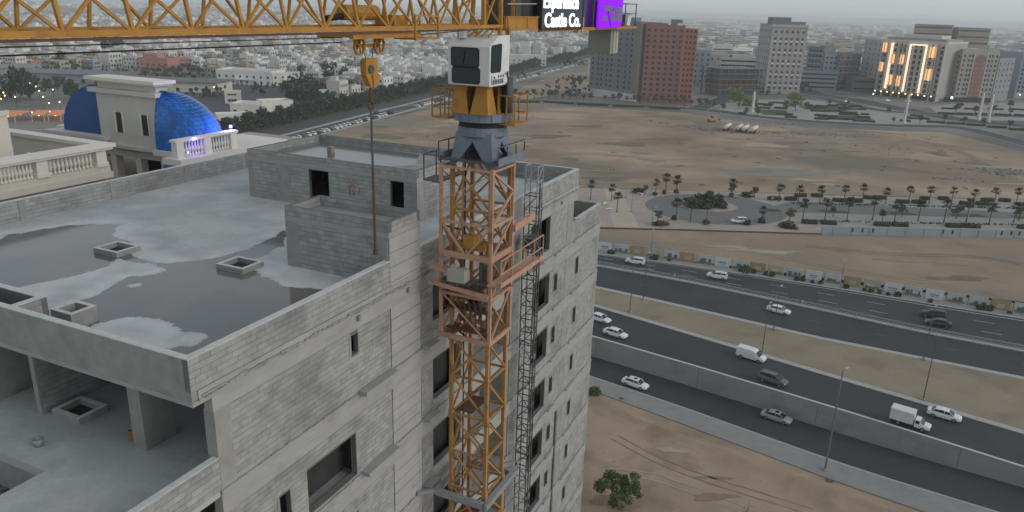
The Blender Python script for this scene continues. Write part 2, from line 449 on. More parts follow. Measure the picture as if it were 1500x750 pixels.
# --- hatch kerbs on the roof
def kerb(v0, v1, u0, u1, z, h, d=.15, par=bld):
    m = bmb()
    m.box(v0, v1, u0, u0 + d, z, z + h); m.box(v0, v1, u1 - d, u1, z, z + h)
    m.box(v0, v0 + d, u0 + d, u1 - d, z, z + h - .003); m.box(v1 - d, v1, u0 + d, u1 - d, z, z + h - .003)
    m.box(v0 + d, v1 - d, u0 + d, u1 - d, z, z + .02, 1)  # hatch floor coloured dark as the shade of a deep hole
    m.box(v0 - .004, v1 + .004, u0 - .004, u0 + d, z + h, z + h + .015, 2); m.box(v0 - .004, v1 + .004, u1 - d, u1 + .004, z + h, z + h + .015, 2); m.box(v0 - .004, v0 + d, u0 + d, u1 - d, z + h, z + h + .014, 2); m.box(v1 - d, v1 + .004, u0 + d, u1 - d, z + h, z + h + .014, 2)
    return bput('hatch_kerb', m, ['concrete', 'inside_shade', 'coping'])
kerb(-28.95, -27.55, 20.4, 21.6, ZR, .22); kerb(-23.0, -21.6, 21.4, 22.6, ZR, .22); kerb(-23.4, -22.4, 14.66, 15.6, ZR, .55)

# --- small stair head (plain box with a sunken roof) flush with the facade
def roof_box(v0, v1, u0, u1, ztop, zbeam, cols_f, cols_r, holes_f=(), right=True):
    wall('v', u0, v0, v1, ZR, zbeam, [(*c, ZR - 1, zbeam + 1) for c in cols_f] + list(holes_f), sgn=-1)
    if right: wall('u', v1, u0, u1, ZR, zbeam, [(*c, ZR - 1, zbeam + 1) for c in cols_r])
    wall('u', v0, u0 + .2, u1 - .2, ZR, zbeam, sgn=-1); wall('v', u1, v0, v1, ZR, zbeam, sgn=1)
    for a, b in cols_f: conc.box(a, b, u0 - .008, u0 + .2, ZR, zbeam)
    for a, b in cols_r: conc.box(v1 - .2, v1 + .008, a, b, ZR, zbeam - .002)
    zt = zbeam + .22
    band.box(v0, v1, u0 - .012, u0 + .2, zbeam, zt); band.box(v0, v1, u1 - .2, u1 + .012, zbeam, zt)
    band.box(v0 - .01, v0 + .2, u0 + .2, u1 - .2, zbeam, zt); band.box(v1 - .2, v1 + .01, u0 + .2, u1 - .2, zbeam, zt)
    wall('v', u0, v0, v1, zt, ztop, sgn=-1, both=True); wall('v', u1, v0, v1, zt, ztop, sgn=1, both=True)
    wall('u', v0, u0 + .2, u1 - .2, zt, ztop, sgn=-1, both=True); wall('u', v1, u0 + .2, u1 - .2, zt, ztop, sgn=1, both=True)
    conc.box(v0 + .2, v1 - .2, u0 + .2, u1 - .2, zt - .25, zt)
roof_box(-20.85, VF, 23.2, 25.42, -7.88, -8.5, [(-20.85, -20.2), (-16.3, VF - .2)], [], right=False)
pan = []
for k in range(5):                                   # five wide panels on the right face of the stair head
    z1 = -8.5 - k * .60; pan.append((23.2, 25.42, max(z1 - .6, -10.9), z1))
# --- larger machine room with two doorways
roof_box(-30.6, -19.68, 31.4, 37.55, -7.76, -8.36, [(-30.6, -30.3), (-28.5, -27.75), (-19.98, -19.68 - .2)], [(31.4, 32.0), (37.2, 37.55)],
         holes_f=[(-26.4, -25.1, ZR - .1, -8.42), (-21.26, -20.45, ZR - .1, -8.42)])
dk = bmb(); dk.box(-27.5, -20, 34.2, 34.3, ZR, -8.4); bput('shade_wall', dk, 'inside_shade')  # near-black backing paints the shade seen through the doorways
rp = bmb(); rp.face([(-30.2, 32.2, -8.136), (-24, 31.9, -8.136), (-21.5, 34.2, -8.136), (-23, 37.0, -8.136), (-30.2, 37.2, -8.136)])
bput('roof_puddle', rp, 'puddle')
gm = bmb()                                           # red numerals sprayed on the wall
def stroke(pts, t=.05):
    for p, q in zip(pts, pts[1:]): gm.bar((p[0], 31.385, p[1]), (q[0], 31.385, q[1]), t, .008)
stroke([(-23.78, -9.45), (-23.74, -8.95), (-23.5, -8.93), (-23.42, -9.1), (-23.72, -9.2)]); stroke([(-23.6, -9.2), (-23.45, -9.45)]); stroke([(-23.15, -9.0), (-23.17, -9.3)])
bput('painted_numeral', gm, 'red_paint')
cp_ = bmb(); cp_.box(-27.6, -27.3, 34.5, 34.8, -8.14, -7.8); bput('vent_stub', cp_, 'concrete')

# --- the roof finish: wet and dry areas follow outlines surveyed from the photograph, stored as a distance on a fine grid
import numpy as np
WET = [[(-32.40, 16.97), (-34.33, 19.83), (-34.06, 20.74), (-33.91, 21.75), (-33.52, 22.67), (-32.79, 23.38), (-31.61, 23.67), (-30.82, 22.93), (-29.89, 22.34), (-29.05, 22.22), (-28.26, 21.75), (-27.74, 21.15), (-26.60, 20.85), (-25.50, 20.86), (-25.01, 21.15), (-24.57, 21.71), (-24.17, 22.36), (-23.93, 23.49), (-23.99, 24.97), (-24.32, 26.55), (-24.12, 26.93), (-20.8, 23.1), (-16.2, 23.1), (-15.9, 18), (-15.9, 13.5), (-19, 13.3), (-22.3, 13.4), (-23.4, 15.2), (-26.51, 16.38), (-27.61, 16.09), (-29.00, 14.98)]]
DRY = [[(-27.61, 16.09), (-27.48, 16.83), (-26.95, 18.38), (-27.01, 19.49), (-27.38, 20.29), (-27.07, 20.37), (-26.09, 20.42), (-25.09, 20.50), (-24.60, 20.20), (-24.86, 19.39), (-25.23, 18.82), (-24.71, 17.41), (-24.39, 16.48), (-24.16, 15.87), (-23.97, 15.13), (-24.21, 14.86), (-25.96, 15.75)],
       [(-21.79, 14.40), (-22.14, 15.28), (-21.95, 15.98), (-21.67, 16.48), (-21.07, 16.67), (-20.49, 16.73), (-19.34, 16.37), (-18.38, 16.41), (-18.19, 15.61), (-18.57, 15.64), (-18.73, 15.14), (-19.53, 14.71), (-20.79, 14.48)],
       [(-22.03, 22.17), (-22.58, 23.40), (-22.74, 24.41), (-22.54, 25.11), (-20.6, 23.2), (-18.0, 23.2), (-17.57, 21.78), (-18.43, 21.46), (-19.11, 21.25), (-20.11, 21.47), (-21.07, 21.75)],
       [(-24.42, 18.40), (-24.32, 18.63), (-24.09, 18.59), (-24.15, 18.30)]]
def sdf(P, X, Y):
    d = np.full(X.shape, 1e9); ins = np.zeros(X.shape, bool); n = len(P)
    for k in range(n):
        (x1, y1), (x2, y2) = P[k], P[(k + 1) % n]; dx, dy = x2 - x1, y2 - y1
        t = np.clip(((X - x1) * dx + (Y - y1) * dy) / (dx * dx + dy * dy + 1e-12), 0, 1); d = np.minimum(d, np.hypot(X - x1 - t * dx, Y - y1 - t * dy))
        ins ^= ((y1 > Y) != (y2 > Y)) & (X < dx * (Y - y1) / (dy if abs(dy) > 1e-12 else 1e-12) + x1)
    return np.where(ins, d, -d)
def finish(name, v0, v1, u0, u1, z, wet, dry, step=.12, m='roof_finish'):
    nx, ny = int((v1 - v0) / step) + 1, int((u1 - u0) / step) + 1
    X, Y = np.meshgrid(np.linspace(v0, v1, nx), np.linspace(u0, u1, ny))
    w_ = np.full(X.shape, -9.0)
    for P in wet: w_ = np.maximum(w_, sdf(catmull(P + [P[0]], 5)[:-1], X, Y))
    for P in dry: w_ = np.minimum(w_, -sdf(catmull(P + [P[0]], 5)[:-1], X, Y))
    V = np.stack([X.ravel() - BO[0], Y.ravel() - BO[1], np.full(X.size, z - BO[2])], 1)
    a_ = (np.arange(ny - 1)[:, None] * nx + np.arange(nx - 1)[None]).ravel(); F = np.stack([a_, a_ + 1, a_ + nx + 1, a_ + nx], 1)
    me = bpy.data.meshes.new(name); me.from_pydata(V.tolist(), [], F.tolist()); me.materials.append(MATS[m])
    at = me.attributes.new('wet', 'FLOAT', 'POINT'); at.data.foreach_set('value', np.clip(w_, -4, 4).ravel().astype(np.float32))
    return ob(name, me, bld)
def wet_material():
    m = bpy.data.materials.new('roof_finish'); m.use_nodes = True; n, l = m.node_tree.nodes, m.node_tree.links; b = n['Principled BSDF']; MATS['roof_finish'] = m
    at = n.new('ShaderNodeAttribute'); at.attribute_name = 'wet'; geo = n.new('ShaderNodeNewGeometry')
    def noise(sc, de=6, ro=.6):
        t = n.new('ShaderNodeTexNoise'); t.inputs['Scale'].default_value = sc; t.inputs['Detail'].default_value = de; t.inputs['Roughness'].default_value = ro; l.new(geo.outputs['Position'], t.inputs[0]); return t.outputs[0]
    def math_(op, a, b_): 
        q = n.new('ShaderNodeMath'); q.operation = op
        for i_, v_ in enumerate((a, b_)):
            if isinstance(v_, (int, float)): q.inputs[i_].default_value = v_
            else: l.new(v_, q.inputs[i_])
        return q.outputs[0]
    def ramp(x, a, b_, lo=0., hi=1.):
        q = n.new('ShaderNodeMapRange'); q.interpolation_type = 'SMOOTHSTEP'; q.inputs[1].default_value = a; q.inputs[2].default_value = b_; q.inputs[3].default_value = lo; q.inputs[4].default_value = hi; l.new(x, q.inputs[0]); return q.outputs[0]
    def mix(f, a, b_, mode='MIX'):
        q = n.new('ShaderNodeMix'); q.data_type = 'RGBA'; q.blend_type = mode
        if isinstance(f, float): q.inputs['Factor'].default_value = f
        else: l.new(f, q.inputs['Factor'])
        for k_, v_ in (('A', a), ('B', b_)):
            if isinstance(v_, tuple): q.inputs[k_].default_value = (*v_, 1)
            else: l.new(v_, q.inputs[k_])
        return q.outputs['Result']
    d = math_('ADD', at.outputs['Fac'], math_('MULTIPLY', math_('SUBTRACT', noise(1.1, 8, .65), .5), 1.0))
    d = math_('ADD', d, math_('MULTIPLY', math_('SUBTRACT', noise(.35, 3), .5), .45))
    wet = ramp(d, -.03, .05)
    dry = mix(ramp(noise(.28, 8), .38, .62), (.37, .385, .38), (.50, .51, .50))
    dry = mix(ramp(noise(.55, 9, .7), .52, .7), dry, (.33, .345, .345))
    dry = mix(math_('MULTIPLY', ramp(noise(.17, 5), .52, .66), .6), dry, (.50, .475, .43))
    dry = mix(ramp(noise(6, 5), .35, .75, 0, .35), dry, (.30, .31, .31))
    rim = math_('MULTIPLY', ramp(d, -1.5, -.25), ramp(noise(.8, 6), .25, .6))
    dry = mix(math_('MULTIPLY', rim, .75), dry, (.58, .60, .595))
    damp = ramp(d, -.16, -.0); dry = mix(math_('MULTIPLY', damp, .35), dry, (.30, .31, .31))
    pud = mix(ramp(noise(.22, 5), .38, .62), (.118, .118, .121), (.165, .148, .132)); pud = mix(ramp(noise(1.6, 7), .5, .75, 0, .4), pud, (.10, .10, .102))
    l.new(mix(wet, dry, pud), b.inputs['Base Color']); l.new(ramp(d, -.1, .06, .82, .11), b.inputs['Roughness']); b.inputs['Specular IOR Level'].default_value = .5
    bp = n.new('ShaderNodeBump'); bp.inputs['Distance'].default_value = .02; l.new(ramp(d, -.2, .0, .35, .0), bp.inputs['Strength']); l.new(noise(9, 6), bp.inputs['Height']); l.new(bp.outputs[0], b.inputs['Normal'])
wet_material()
finish('roof_surface', -23.65, VF - .22, UF + .2, 14.45, ZR + .004, WET, DRY)
finish('roof_surface', VB + .02, VF - .22, 14.45, UE - .2, ZR + .004, WET, DRY)

# --- facade, storey by storey
H0, FH = -11.36, 3.52
NLEV = 13
def ledge(u0, u1, z, d=.42, h=.16):
    band.box(VF + .02, VF + d, u0, u1, z - h, z)
holes_all = {}
for k in range(NLEV):
    top = H0 - FH * k; bot = top - 2.65              # wall between the beams
    if k: band.box(VF - .3, VF + .04, 14.05 if k == 1 else 5.0, 49.1, top, top + .86)
    if k: band.box(VF - .3, VF + .07, 14.05 if k == 1 else 5.0, 49.1, top + .74, top + .87)
    hs_ = []
    u0 = 14.72
    if k == 0:
        hs_ += [(20.6, 21.02, bot + 1.68, top - .2)]
    elif k == 1:
        hs_ += [(17.84, 20.66, bot + .02 + .1, top - .74), (16.43, 16.95, bot + .6, top - .93)]
    else:
        hs_ += [(17.84, 20.66, bot + .12, top - .74), (16.43, 16.95, bot + .6, top - .93), (10.2, 12.8, bot + .9, top - .5)]
        u0 = 5.0
    win = [(26.42, 29.0, bot + (.9 if k == 0 else .55), top - .12), (37.5, 40.0, bot + .55, top - .2), (40.75, 41.32, bot + 1.0, top - .6), (44.5, 45.05, bot + 1.0, top - .6)]
    if k == 0: win = [win[0], (37.0, 39.75, bot + .55, top - .1)]
    if k < 9:
        wall('u', VF, u0, 23.16, bot, top, hs_)
        wall('u', VF, 25.45, 29.0, bot, top, win[:1]); wall('u', VF, 34.6, 42.62, bot, top, win[1:3])
        wall('u', VF, 43.6, 48.72, bot, top if k else -12.7, win[3:], thick=.2)
        for j in range(5): pan.append((23.2, 25.41, top - .53 * (j + 1), top - .53 * j))
    else:
        conc.box(VF - .2, VF, u0, 29.0, bot, top); conc.box(VF - .2, VF, 34.6, 48.72, bot, top)
    holes_all[k] = (hs_, win, top, bot)
    conc.box(VF - .3, VF - .02, 29.0, 30.3, bot, top)
    if k < 9 or True:
        conc.box(VF - .22, VF + .012, 42.62, 43.6, bot, top + (0 if k < 5 else 0)); conc.box(VF - .2, VF + .012, 48.72, 49.1, bot, top if k else -12.7)
    if k <= 1: conc.box(VF - .4, VF + .01, 14.09 if k == 0 else 14.09, 14.72, bot, top)
    # balcony recess: side cheek and back wall
    conc.box(VF - 1.7, VF - .05, 34.4, 34.6, bot, top); conc.box(VF - 1.7, VF - .3, 30.1, 30.3, bot, top)
    conc.box(VF - 1.9, VF - 1.7, 30.1, 34.6, bot, top - .9)
    # floor slab and core painted dark as room shade
    conc.box(VB + .2, VF - .31, 14.5 if k < 1 else (15.9 if k == 1 else 5.2), 48.9, bot - .3, bot - .01)
    if k:
        ledge(20.9, 23.1, top + .98); ledge(25.5, 26.4, top + .98); ledge(36.6, 38.7, top + .9, .2, .12)
        ledge(40.5, 41.5, top + .9, .2, .12); ledge(43.7, 45.2, top + .9, .2, .12)
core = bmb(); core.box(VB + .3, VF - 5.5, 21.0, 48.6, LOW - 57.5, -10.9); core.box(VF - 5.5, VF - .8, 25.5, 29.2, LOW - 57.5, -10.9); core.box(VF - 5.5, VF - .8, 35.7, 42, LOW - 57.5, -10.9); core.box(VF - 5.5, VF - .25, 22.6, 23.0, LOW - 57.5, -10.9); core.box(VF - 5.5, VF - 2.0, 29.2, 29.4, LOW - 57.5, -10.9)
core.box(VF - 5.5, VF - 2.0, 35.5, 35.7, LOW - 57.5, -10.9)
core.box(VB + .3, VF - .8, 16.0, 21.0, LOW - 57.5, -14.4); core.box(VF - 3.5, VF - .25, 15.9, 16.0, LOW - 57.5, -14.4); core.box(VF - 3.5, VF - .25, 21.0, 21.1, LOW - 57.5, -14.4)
bput('shade_wall', core, 'inside_shade')  # dark core puts the shade of the rooms into its colour
# window reveals: plastered jambs of every opening are real thickness; the panels are pieces
for k, (hs_, win, top, bot) in holes_all.items():
    if k > 8: continue
    for (a, b, z0, z1) in hs_ + win:
        if z1 - z0 < 1.3: conc.box(VF - .2, VF + .022, a - .12, a - .005, z0, z1); conc.box(VF - .2, VF + .022, b + .005, b + .1, z0, z1)
        else: conc.box(VF - .24, VF + .018, b + .004, b + .2, z0 - .1, z1 + .1); conc.box(VF - .24, VF + .02, a - .1, b + .004, z0 - .14, z0 - .004)
pm = MB(); pm.box(-.5, .5, -.5, .5, -.5, .5); pme = pm.mesh('facing_panel', 'concrete_panel')
for (a, b, z0, z1) in pan:
    o = ob('facing_panel', pme, bld, (VF - .1 - BO[0] + rnd.uniform(-.006, .012), (a + b) / 2 - BO[1], (z0 + z1) / 2 - BO[2]))
    o.scale = (.22, b - a - .02, z1 - z0 - .025)
conc.box(VF - .3, VF - .06, 23.16, 25.45, LOW - 57.5, -8.6)
# lower end terrace beyond the roof
cop.box(VF - .22, VF + .015, UE, 49.1, -12.7, -12.67); conc.box(VB, VF - .21, UE + .2, 48.9, -14.05, -13.93); conc.box(VB, VF - .22, 48.9, 49.1, -13.93, -12.69)
wall('v', UE, VB, VF - .3, -13.93, ZR - .43, sgn=1)
# down pipe on the facade
dp = bmb(); dp.box(VF + .03, VF + .13, 42.1, 42.25, LOW - 57.5, H0 - FH * 4); bput('down_pipe', dp, 'hoist_grey')
ep = bmb(); ep.tube((VF - .1, 49.22, LOW - 57.5), (VF - .1, 49.22, -14.9), .07); bput('drain_pipe', ep, 'coping')
# far and back faces
conc.box(VB - .2, VF - .02, 48.901, 49.1, LOW - 57.5, -13.94); conc.box(VB - .2, VB, UF, 48.9, LOW - 57.5, ZR - .44)

# --- open terrace in front, one storey below the roof
ZL = -13.93
ter = bmb()
for x0, x1, y0, y1 in ((VB, VF - .02, 12.25, 15.9), (-21.17, VF - .02, 5, 12.25), (VB, -21.17, 5, 8.8)):
    ter.box(x0, x1, y0, y1, ZL - .3, ZL)
bput('terrace_floor', ter, 'screed')
t2 = bmb(); t2.box(VB, VF - .32, 14.5, 21.0, ZL - .3, ZL - .001 - .002); bput('terrace_floor', t2, 'screed')
sh = bmb(); sh.box(-26, -21.17, 8.8, 12.25, ZL - 1.5, ZL - 1.4); sh.box(-26, -21.0, 12.2501, 12.45, ZL - 1.5, ZL - .302); sh.box(-21.169, -21.0, 8.8, 12.25, ZL - 1.5, ZL - .302)
bput('shaft_wall', sh, 'concrete')
tr = bmb()
for i in range(26):
    a, b = rnd.uniform(-24.5, -21.4), rnd.uniform(9.6, 12); s = rnd.uniform(.05, .2)
    tr.bar((a, b, ZL - 1.36), (a + rnd.uniform(-.5, .5), b + rnd.uniform(-.5, .5), ZL - 1.3), s, .06)
tag(bput('debris', tr, 'rubble'), kind='stuff')
wall('u', VF, 5.0, 14.09, ZL - .1, -12.93, thick=.2, both=True); cop.box(VF - .215, VF + .012, 5.0, 14.09, -12.93, -12.9)
conc.box(-19.9, -19.35, 14.43, 15.6, ZL, -10.87)                       # pillar
wall('u', -24.35, 14.44, 20.5, ZL, -10.87, thick=.2)                    # partition
conc.box(-24.56, -24.34, 14.36, 14.44, ZL, -10.87)
wall('v', 15.6, -26.6, -24.6, ZL, -10.87, [(-26.4, -25.6, ZL - 1, -11.3)], sgn=-1); conc.box(-27.3, -26.6, 14.2, 15.6, ZL, -10.87)
wall('v', 20.6, -24.3, VF - .4, ZL, -10.87, sgn=-1)
kerb(-24.0, -22.62, 14.5, 15.6, ZL, .25)
finish('terrace_surface', -28, VF - .22, 12.25, 15.55, ZL + .003, [], [], .2)
finish('terrace_surface', -21.17, VF - .22, 5.2, 12.25, ZL + .003, [], [], .2)
bput('concrete_frame', conc, 'concrete'); bput('floor_band', band, 'concrete_band'); bput('coping', cop, 'coping')
bput('mortar_backing', back, 'mortar')

# --- blocks: the 300 that show largest are objects, the others one part
def bdist(b):
    v, u, z = (b[0] + b[1]) / 2, (b[2] + b[3]) / 2, (b[4] + b[5]) / 2
    x, y = grid(v, u); p = px(x, y, z + 57.5)
    return v * v + u * u + z * z + (0 if -5 < p[0] < 1505 and -5 < p[1] < 755 else 1e5)
vis = []
for t in BLOCKS:
    b, ax, sg = t
    d = bdist(b)
    # only faces turned to the camera can be the large ones
    if (ax == 'u' and (sg < 0)) or (ax == 'v' and sg > 0): d += 1e4
    if ax == 'v' and b[2] > 15.6 and b[5] < -10.8: d += 1e4
    vis.append((d, t))
vis.sort(key=lambda q: q[0])
um = MB(); um.box(-.5, .5, -.5, .5, -.5, .5); ume = um.mesh('block', 'block_object')
for d, (b, ax, sg) in vis[:300]:
    o = ob('block', ume, bld, ((b[0] + b[1]) / 2 - BO[0], (b[2] + b[3]) / 2 - BO[1], (b[4] + b[5]) / 2 - BO[2]))
    o.scale = (b[1] - b[0], b[3] - b[2], b[5] - b[4])
bm_ = bmb()
for d, (b, ax, sg) in vis[300:]: bm_.box(*b, skip={('u', 1): 'l', ('u', -1): 'r', ('v', 1): 'f', ('v', -1): 'k'}[ax, sg])
tag(bput('blockwork', bm_, 'block'), kind='stuff')

# mortar squeezed out along the slab edge, drip stubs, a plaster splash
mo = bmb()
for i in range(420):
    u = rnd.uniform(UF + .3, UE); s = rnd.uniform(.05, .45); z = -10.70 + rnd.uniform(-.05, .07); mo.box(VF + .02, VF + .09 + rnd.uniform(.005, .03), u, u + s, z, z + rnd.uniform(.02, .07))
for k in range(1, 7):
    for i in range(130):
        u = rnd.uniform(14.8, 48.5); s = rnd.uniform(.05, .4); z = H0 - FH * k + .86 + rnd.uniform(-.03, .03); mo.box(VF + .01, VF + .075 + rnd.uniform(.003, .02), u, u + s, z, z + rnd.uniform(.02, .05))
tag(bput('mortar_lump', mo, 'concrete'), kind='stuff')
for u in (20.95, 24.3, 33.8, 41.2): st_ = bmb(); st_.box(VF + .03, VF + .16, u, u + .12, -11.05, -10.85); bput('drip_stub', st_, 'concrete')

# --- loose things on the terrace
bk = empty('mortar_bucket', (*grid(-22.65, 13.07), 57.5 + ZL), 0, 'small grey mortar bucket standing alone on the open terrace floor', 'bucket')
m = MB(); m.lathe([(.001, .01), (.13, .01), (.17, .26), (.155, .26), (.12, .03), (.001, .03)], n=14); put('pail', m, 'galvanised', bk, smooth=True)
m = MB()
for t in range(10):
    a, b = math.pi * t / 10, math.pi * (t + 1) / 10
    m.bar((.17 * math.cos(a), .1 * math.sin(a) + .05, .25), (.17 * math.cos(b), .1 * math.sin(b) + .05, .25), .012)
put('handle', m, 'dark_steel', bk)
yb = empty('yellow_jerrycan', (*grid(-20.35, 14.75), 57.5 + ZL), .4, 'yellow jerrycan against the shaded terrace pillar', 'jerrycan')
m = MB(); m.loft([[(-.15, -.1, 0), (.15, -.1, 0), (.15, .1, 0), (-.15, .1, 0)], [(-.16, -.11, .05), (.16, -.11, .05), (.16, .11, .05), (-.16, .11, .05)], [(-.16, -.11, .33), (.16, -.11, .33), (.16, .11, .33), (-.16, .11, .33)], [(-.09, -.07, .42), (.12, -.07, .42), (.12, .07, .42), (-.09, .07, .42)]])
put('container', m, 'crane_yellow', yb); yb.scale = (.75, .75, .75)
m = MB(); m.tube((-.1, 0, .4), (-.13, 0, .48), .03); put('cap', m, 'black', yb)

# ================================================================ ground, roads, walls
WL0 = [(15.4, 128.7), (30.0, 118.9), (39.8, 112.1), (48.7, 105.8), (56.7, 100.0), (70.5, 89.6)]
def extend(line, a, b):                              # lengthen a polyline at both ends
    p, q = Vector(line[0]), Vector(line[1]); r, s = Vector(line[-2]), Vector(line[-1])
    return [tuple(p + (p - q).normalized() * a)] + list(line) + [tuple(s + (s - r).normalized() * b)]
def smooth(line, n=8): return resample(line, 60)
WALL = resample(extend(WL0, 170, 150), 60)
# big level ground from the retaining wall to the horizon, and the low ground on the near side of it
far_poly = WALL + [(9000, WALL[-1][1]), (9000, 14000), (-9000, 14000), (-9000, WALL[0][1])]
sheet('ground', far_poly, 0, 'city_ground')
def rise(x, y):                                        # the low ground climbs gently towards the right
    t = min(max((x * .8 - y * .6 + 22) / 26, 0), 2.4); return 1.3 * t * t if t < .5 else 1.3 * (t - .25)
def lift(o):
    for v in o.data.vertices: v.co.z += rise(v.co.x, v.co.y)
    return o
mb = MB()
rowsL = [offset(WALL, -d) for d in (-.1, 6, 12, 17, 22, 30, 45)] + [[(p[0] * 1.0 - 60 - 300 * (1 - i / 59), p[1] - 330) for i, p in enumerate(WALL)]]
for a, b in zip(rowsL, rowsL[1:]):
    for i in range(len(a) - 1): mb.face([(*b[i], LOW), (*b[i + 1], LOW), (*a[i + 1], LOW), (*a[i], LOW)])
lift(tag(put('low_ground', mb, 'sand_near', smooth=True), kind='structure'))
wt = empty('retaining_wall', (*WALL[len(WALL) // 2], LOW), 0, 'long plain grey concrete retaining wall between the near road and the highway', 'wall')
woff = (*WALL[len(WALL) // 2], LOW)
mb = MB(off=woff)
inn = offset(WALL, .35)
for i in range(len(WALL) - 1):
    a, b, c, d = WALL[i], WALL[i + 1], inn[i + 1], inn[i]
    mb.face([(*a, LOW), (*b, LOW), (*b, .22), (*a, .22)]); mb.face([(*c, 0), (*d, 0), (*d, .22), (*c, .22)])
    mb.face([(*a, .22), (*b, .22), (*c, .22), (*d, .22)])
put('wall_face', mb, 'wall_grey', wt)
mb = MB(off=woff)
o1, o2 = offset(WALL, -.04), offset(WALL, .39)
for i in range(len(WALL) - 1):
    a, b, c, d = o1[i], o1[i + 1], o2[i + 1], o2[i]
    mb.face([(*a, .3), (*b, .3), (*c, .3), (*d, .3)]); mb.face([(*a, .22), (*b, .22), (*b, .3), (*a, .3)]); mb.face([(*c, .22), (*d, .22), (*d, .3), (*c, .3)])
put('wall_coping', mb, 'coping', wt)
for i in range(8, len(WALL) - 1, 3):                 # vertical movement joints
    j = MB(off=woff); p = Vector(WALL[i]); q = Vector(WALL[i + 1]); t = (q - p).normalized(); n = Vector((t.y, -t.x))
    a, b = p + n * .004, p + n * .004 + t * .09
    j.face([(*a, LOW), (*b, LOW), (*b, .21), (*a, .21)]); put('wall_joint', j, 'mortar', wt)

def lane_dashes(name, line, z, length, gap, width, m='paint', every=None, label=None):
    mb = MB(); acc = 0
    L = line
    for a, b in zip(L, L[1:]):
        a, b = Vector(a), Vector(b); d = (b - a).length; t = (b - a).normalized(); n = Vector((-t.y, t.x)) * width / 2
        s = -acc
        while s < d:
            e0, e1 = max(s, 0), min(s + length, d)
            if e1 > e0: p, q = a + t * e0, a + t * e1; mb.face([(*(p - n), z), (*(q - n), z), (*(q + n), z), (*(p + n), z)])
            s += length + gap
        acc = (length + gap) - (s - d)
    return tag(put(name, mb, m), kind='structure')
# near service road on the low ground
near_a = smooth(extend([(15.0, 119.8), (28.6, 110.2), (45.9, 97.0), (61.5, 85.5)], 170, 120))
near_b = offset(WALL, -.25)
lift(strip('service_road', near_a, resample(near_b, len(near_a)), LOW + .05, 'asphalt'))
k0 = offset(near_a, -.35); lift(strip('kerb', k0, near_a, LOW + .16, 'kerb', thick=.14))
pv = smooth(extend([(14.1, 115.0), (27.5, 104.8), (44.0, 92.0), (53.7, 84.4)], 170, 120))
lift(strip('pavement', pv, resample(k0, len(pv)), LOW + .14, 'pavement', thick=.13))
# earth berm along the pavement edge
bm2 = smooth(extend([(13.7, 110.8), (26.5, 100.2), (35.0, 94.0), (42.8, 88.6), (49.1, 84.2)], 60, 60), 16)
mb = MB(); r = random.Random(3)
lines = [[(p[0], p[1], LOW + h * (1 + r.uniform(-.5, .5))) for p in offset(bm2, d)] for d, h in ((2.6, .0), (1.6, .22), (.9, .42), (.2, .38), (-.8, .12), (-2.0, -.02))]
for a, b in zip(lines, lines[1:]):
    for i in range(len(a) - 1): mb.face([b[i], b[i + 1], a[i + 1], a[i]])
lift(tag(put('earth_bank', mb, 'sand_near', smooth=True), kind='structure'))
# main near carriageway, median, far carriageways
mn = smooth(extend([(17.3, 144.0), (32.7, 132.2), (52.7, 116.6), (76.2, 98.6)], 170, 150))
same = resample
strip('carriageway', same(inn, len(mn)), mn, .02, 'asphalt')
mf = smooth(extend([(18.9, 156.1), (35.6, 146.3), (58.6, 132.2), (88.2, 117.7)], 170, 150))
strip('median', mn, same(mf, len(mn)), .10, 'sand_median')
strip('kerb', mn, offset(mn, 1.25), .16, 'kerb', thick=.16); strip('kerb', offset(mf, -1.25), mf, .16, 'kerb', thick=.16)
gr = smooth(extend([(20.3, 170.7), (38.8, 161.9), (64.1, 146.7), (80.1, 136.4), (95.2, 128.8)], 170, 150))
strip('carriageway', mf, same(gr, len(mf)), .024, 'asphalt')
fe = smooth(extend([(21.7, 179.2), (41.0, 172.6), (69.4, 161.0), (88.1, 152.1), (105.2, 144.5)], 170, 150))
strip('carriageway', same(gr, len(fe)), fe, .028, 'asphalt')
strip('kerb', fe, offset(fe, .4), .15, 'kerb', thick=.15); strip('pavement', offset(fe, .4), offset(fe, 3.4), .11, 'pavement', thick=.1)
# painted lines
between = lambda A, B, t: [(a[0] + (b[0] - a[0]) * t, a[1] + (b[1] - a[1]) * t) for a, b in zip(A, same(B, len(A)))]
for t in (.36, .68): lane_dashes('lane_marking', between(gr, fe, t), .05, 3.5, 6.5, .16)
strip('edge_line', between(gr, fe, .93), between(gr, fe, .945), .05, 'paint'); strip('edge_line', between(gr, fe, .06), between(gr, fe, .075), .05, 'paint')
for t in (.5,): lane_dashes('lane_marking', between(mf, gr, t), .05, 2, 10, .1, 'pavement')
# litter and pale specks on the asphalt
mb = MB(); r = random.Random(9)
for A, B, z in ((same(inn, len(mn)), mn, .03), (mf, gr, .034), (gr, fe, .04)):
    B = same(B, len(A))
    for k in range(120):
        i = r.randrange(8, len(A) - 8); t = r.uniform(.1, .9); x = A[i][0] * (1 - t) + B[i][0] * t + r.uniform(-3, 3); y = A[i][1] * (1 - t) + B[i][1] * t + r.uniform(-1.5, 1.5); s = r.uniform(.03, .11)
        mb.face([(x, y, z), (x + s, y, z), (x + s, y + s, z), (x, y + s * .7, z)])
for k in range(60):
    i = r.randrange(8, len(near_a) - 8); t = r.uniform(.1, .9); b = same(near_b, len(near_a))[i]; x, y = near_a[i][0] * (1 - t) + b[0] * t, near_a[i][1] * (1 - t) + b[1] * t; s = r.uniform(.03, .1)
    mb.face([(x, y, LOW + .06 + rise(x, y)), (x + s, y, LOW + .06 + rise(x, y)), (x + s, y + s, LOW + .06 + rise(x, y))])
tag(put('litter', mb, 'paint'), kind='stuff')
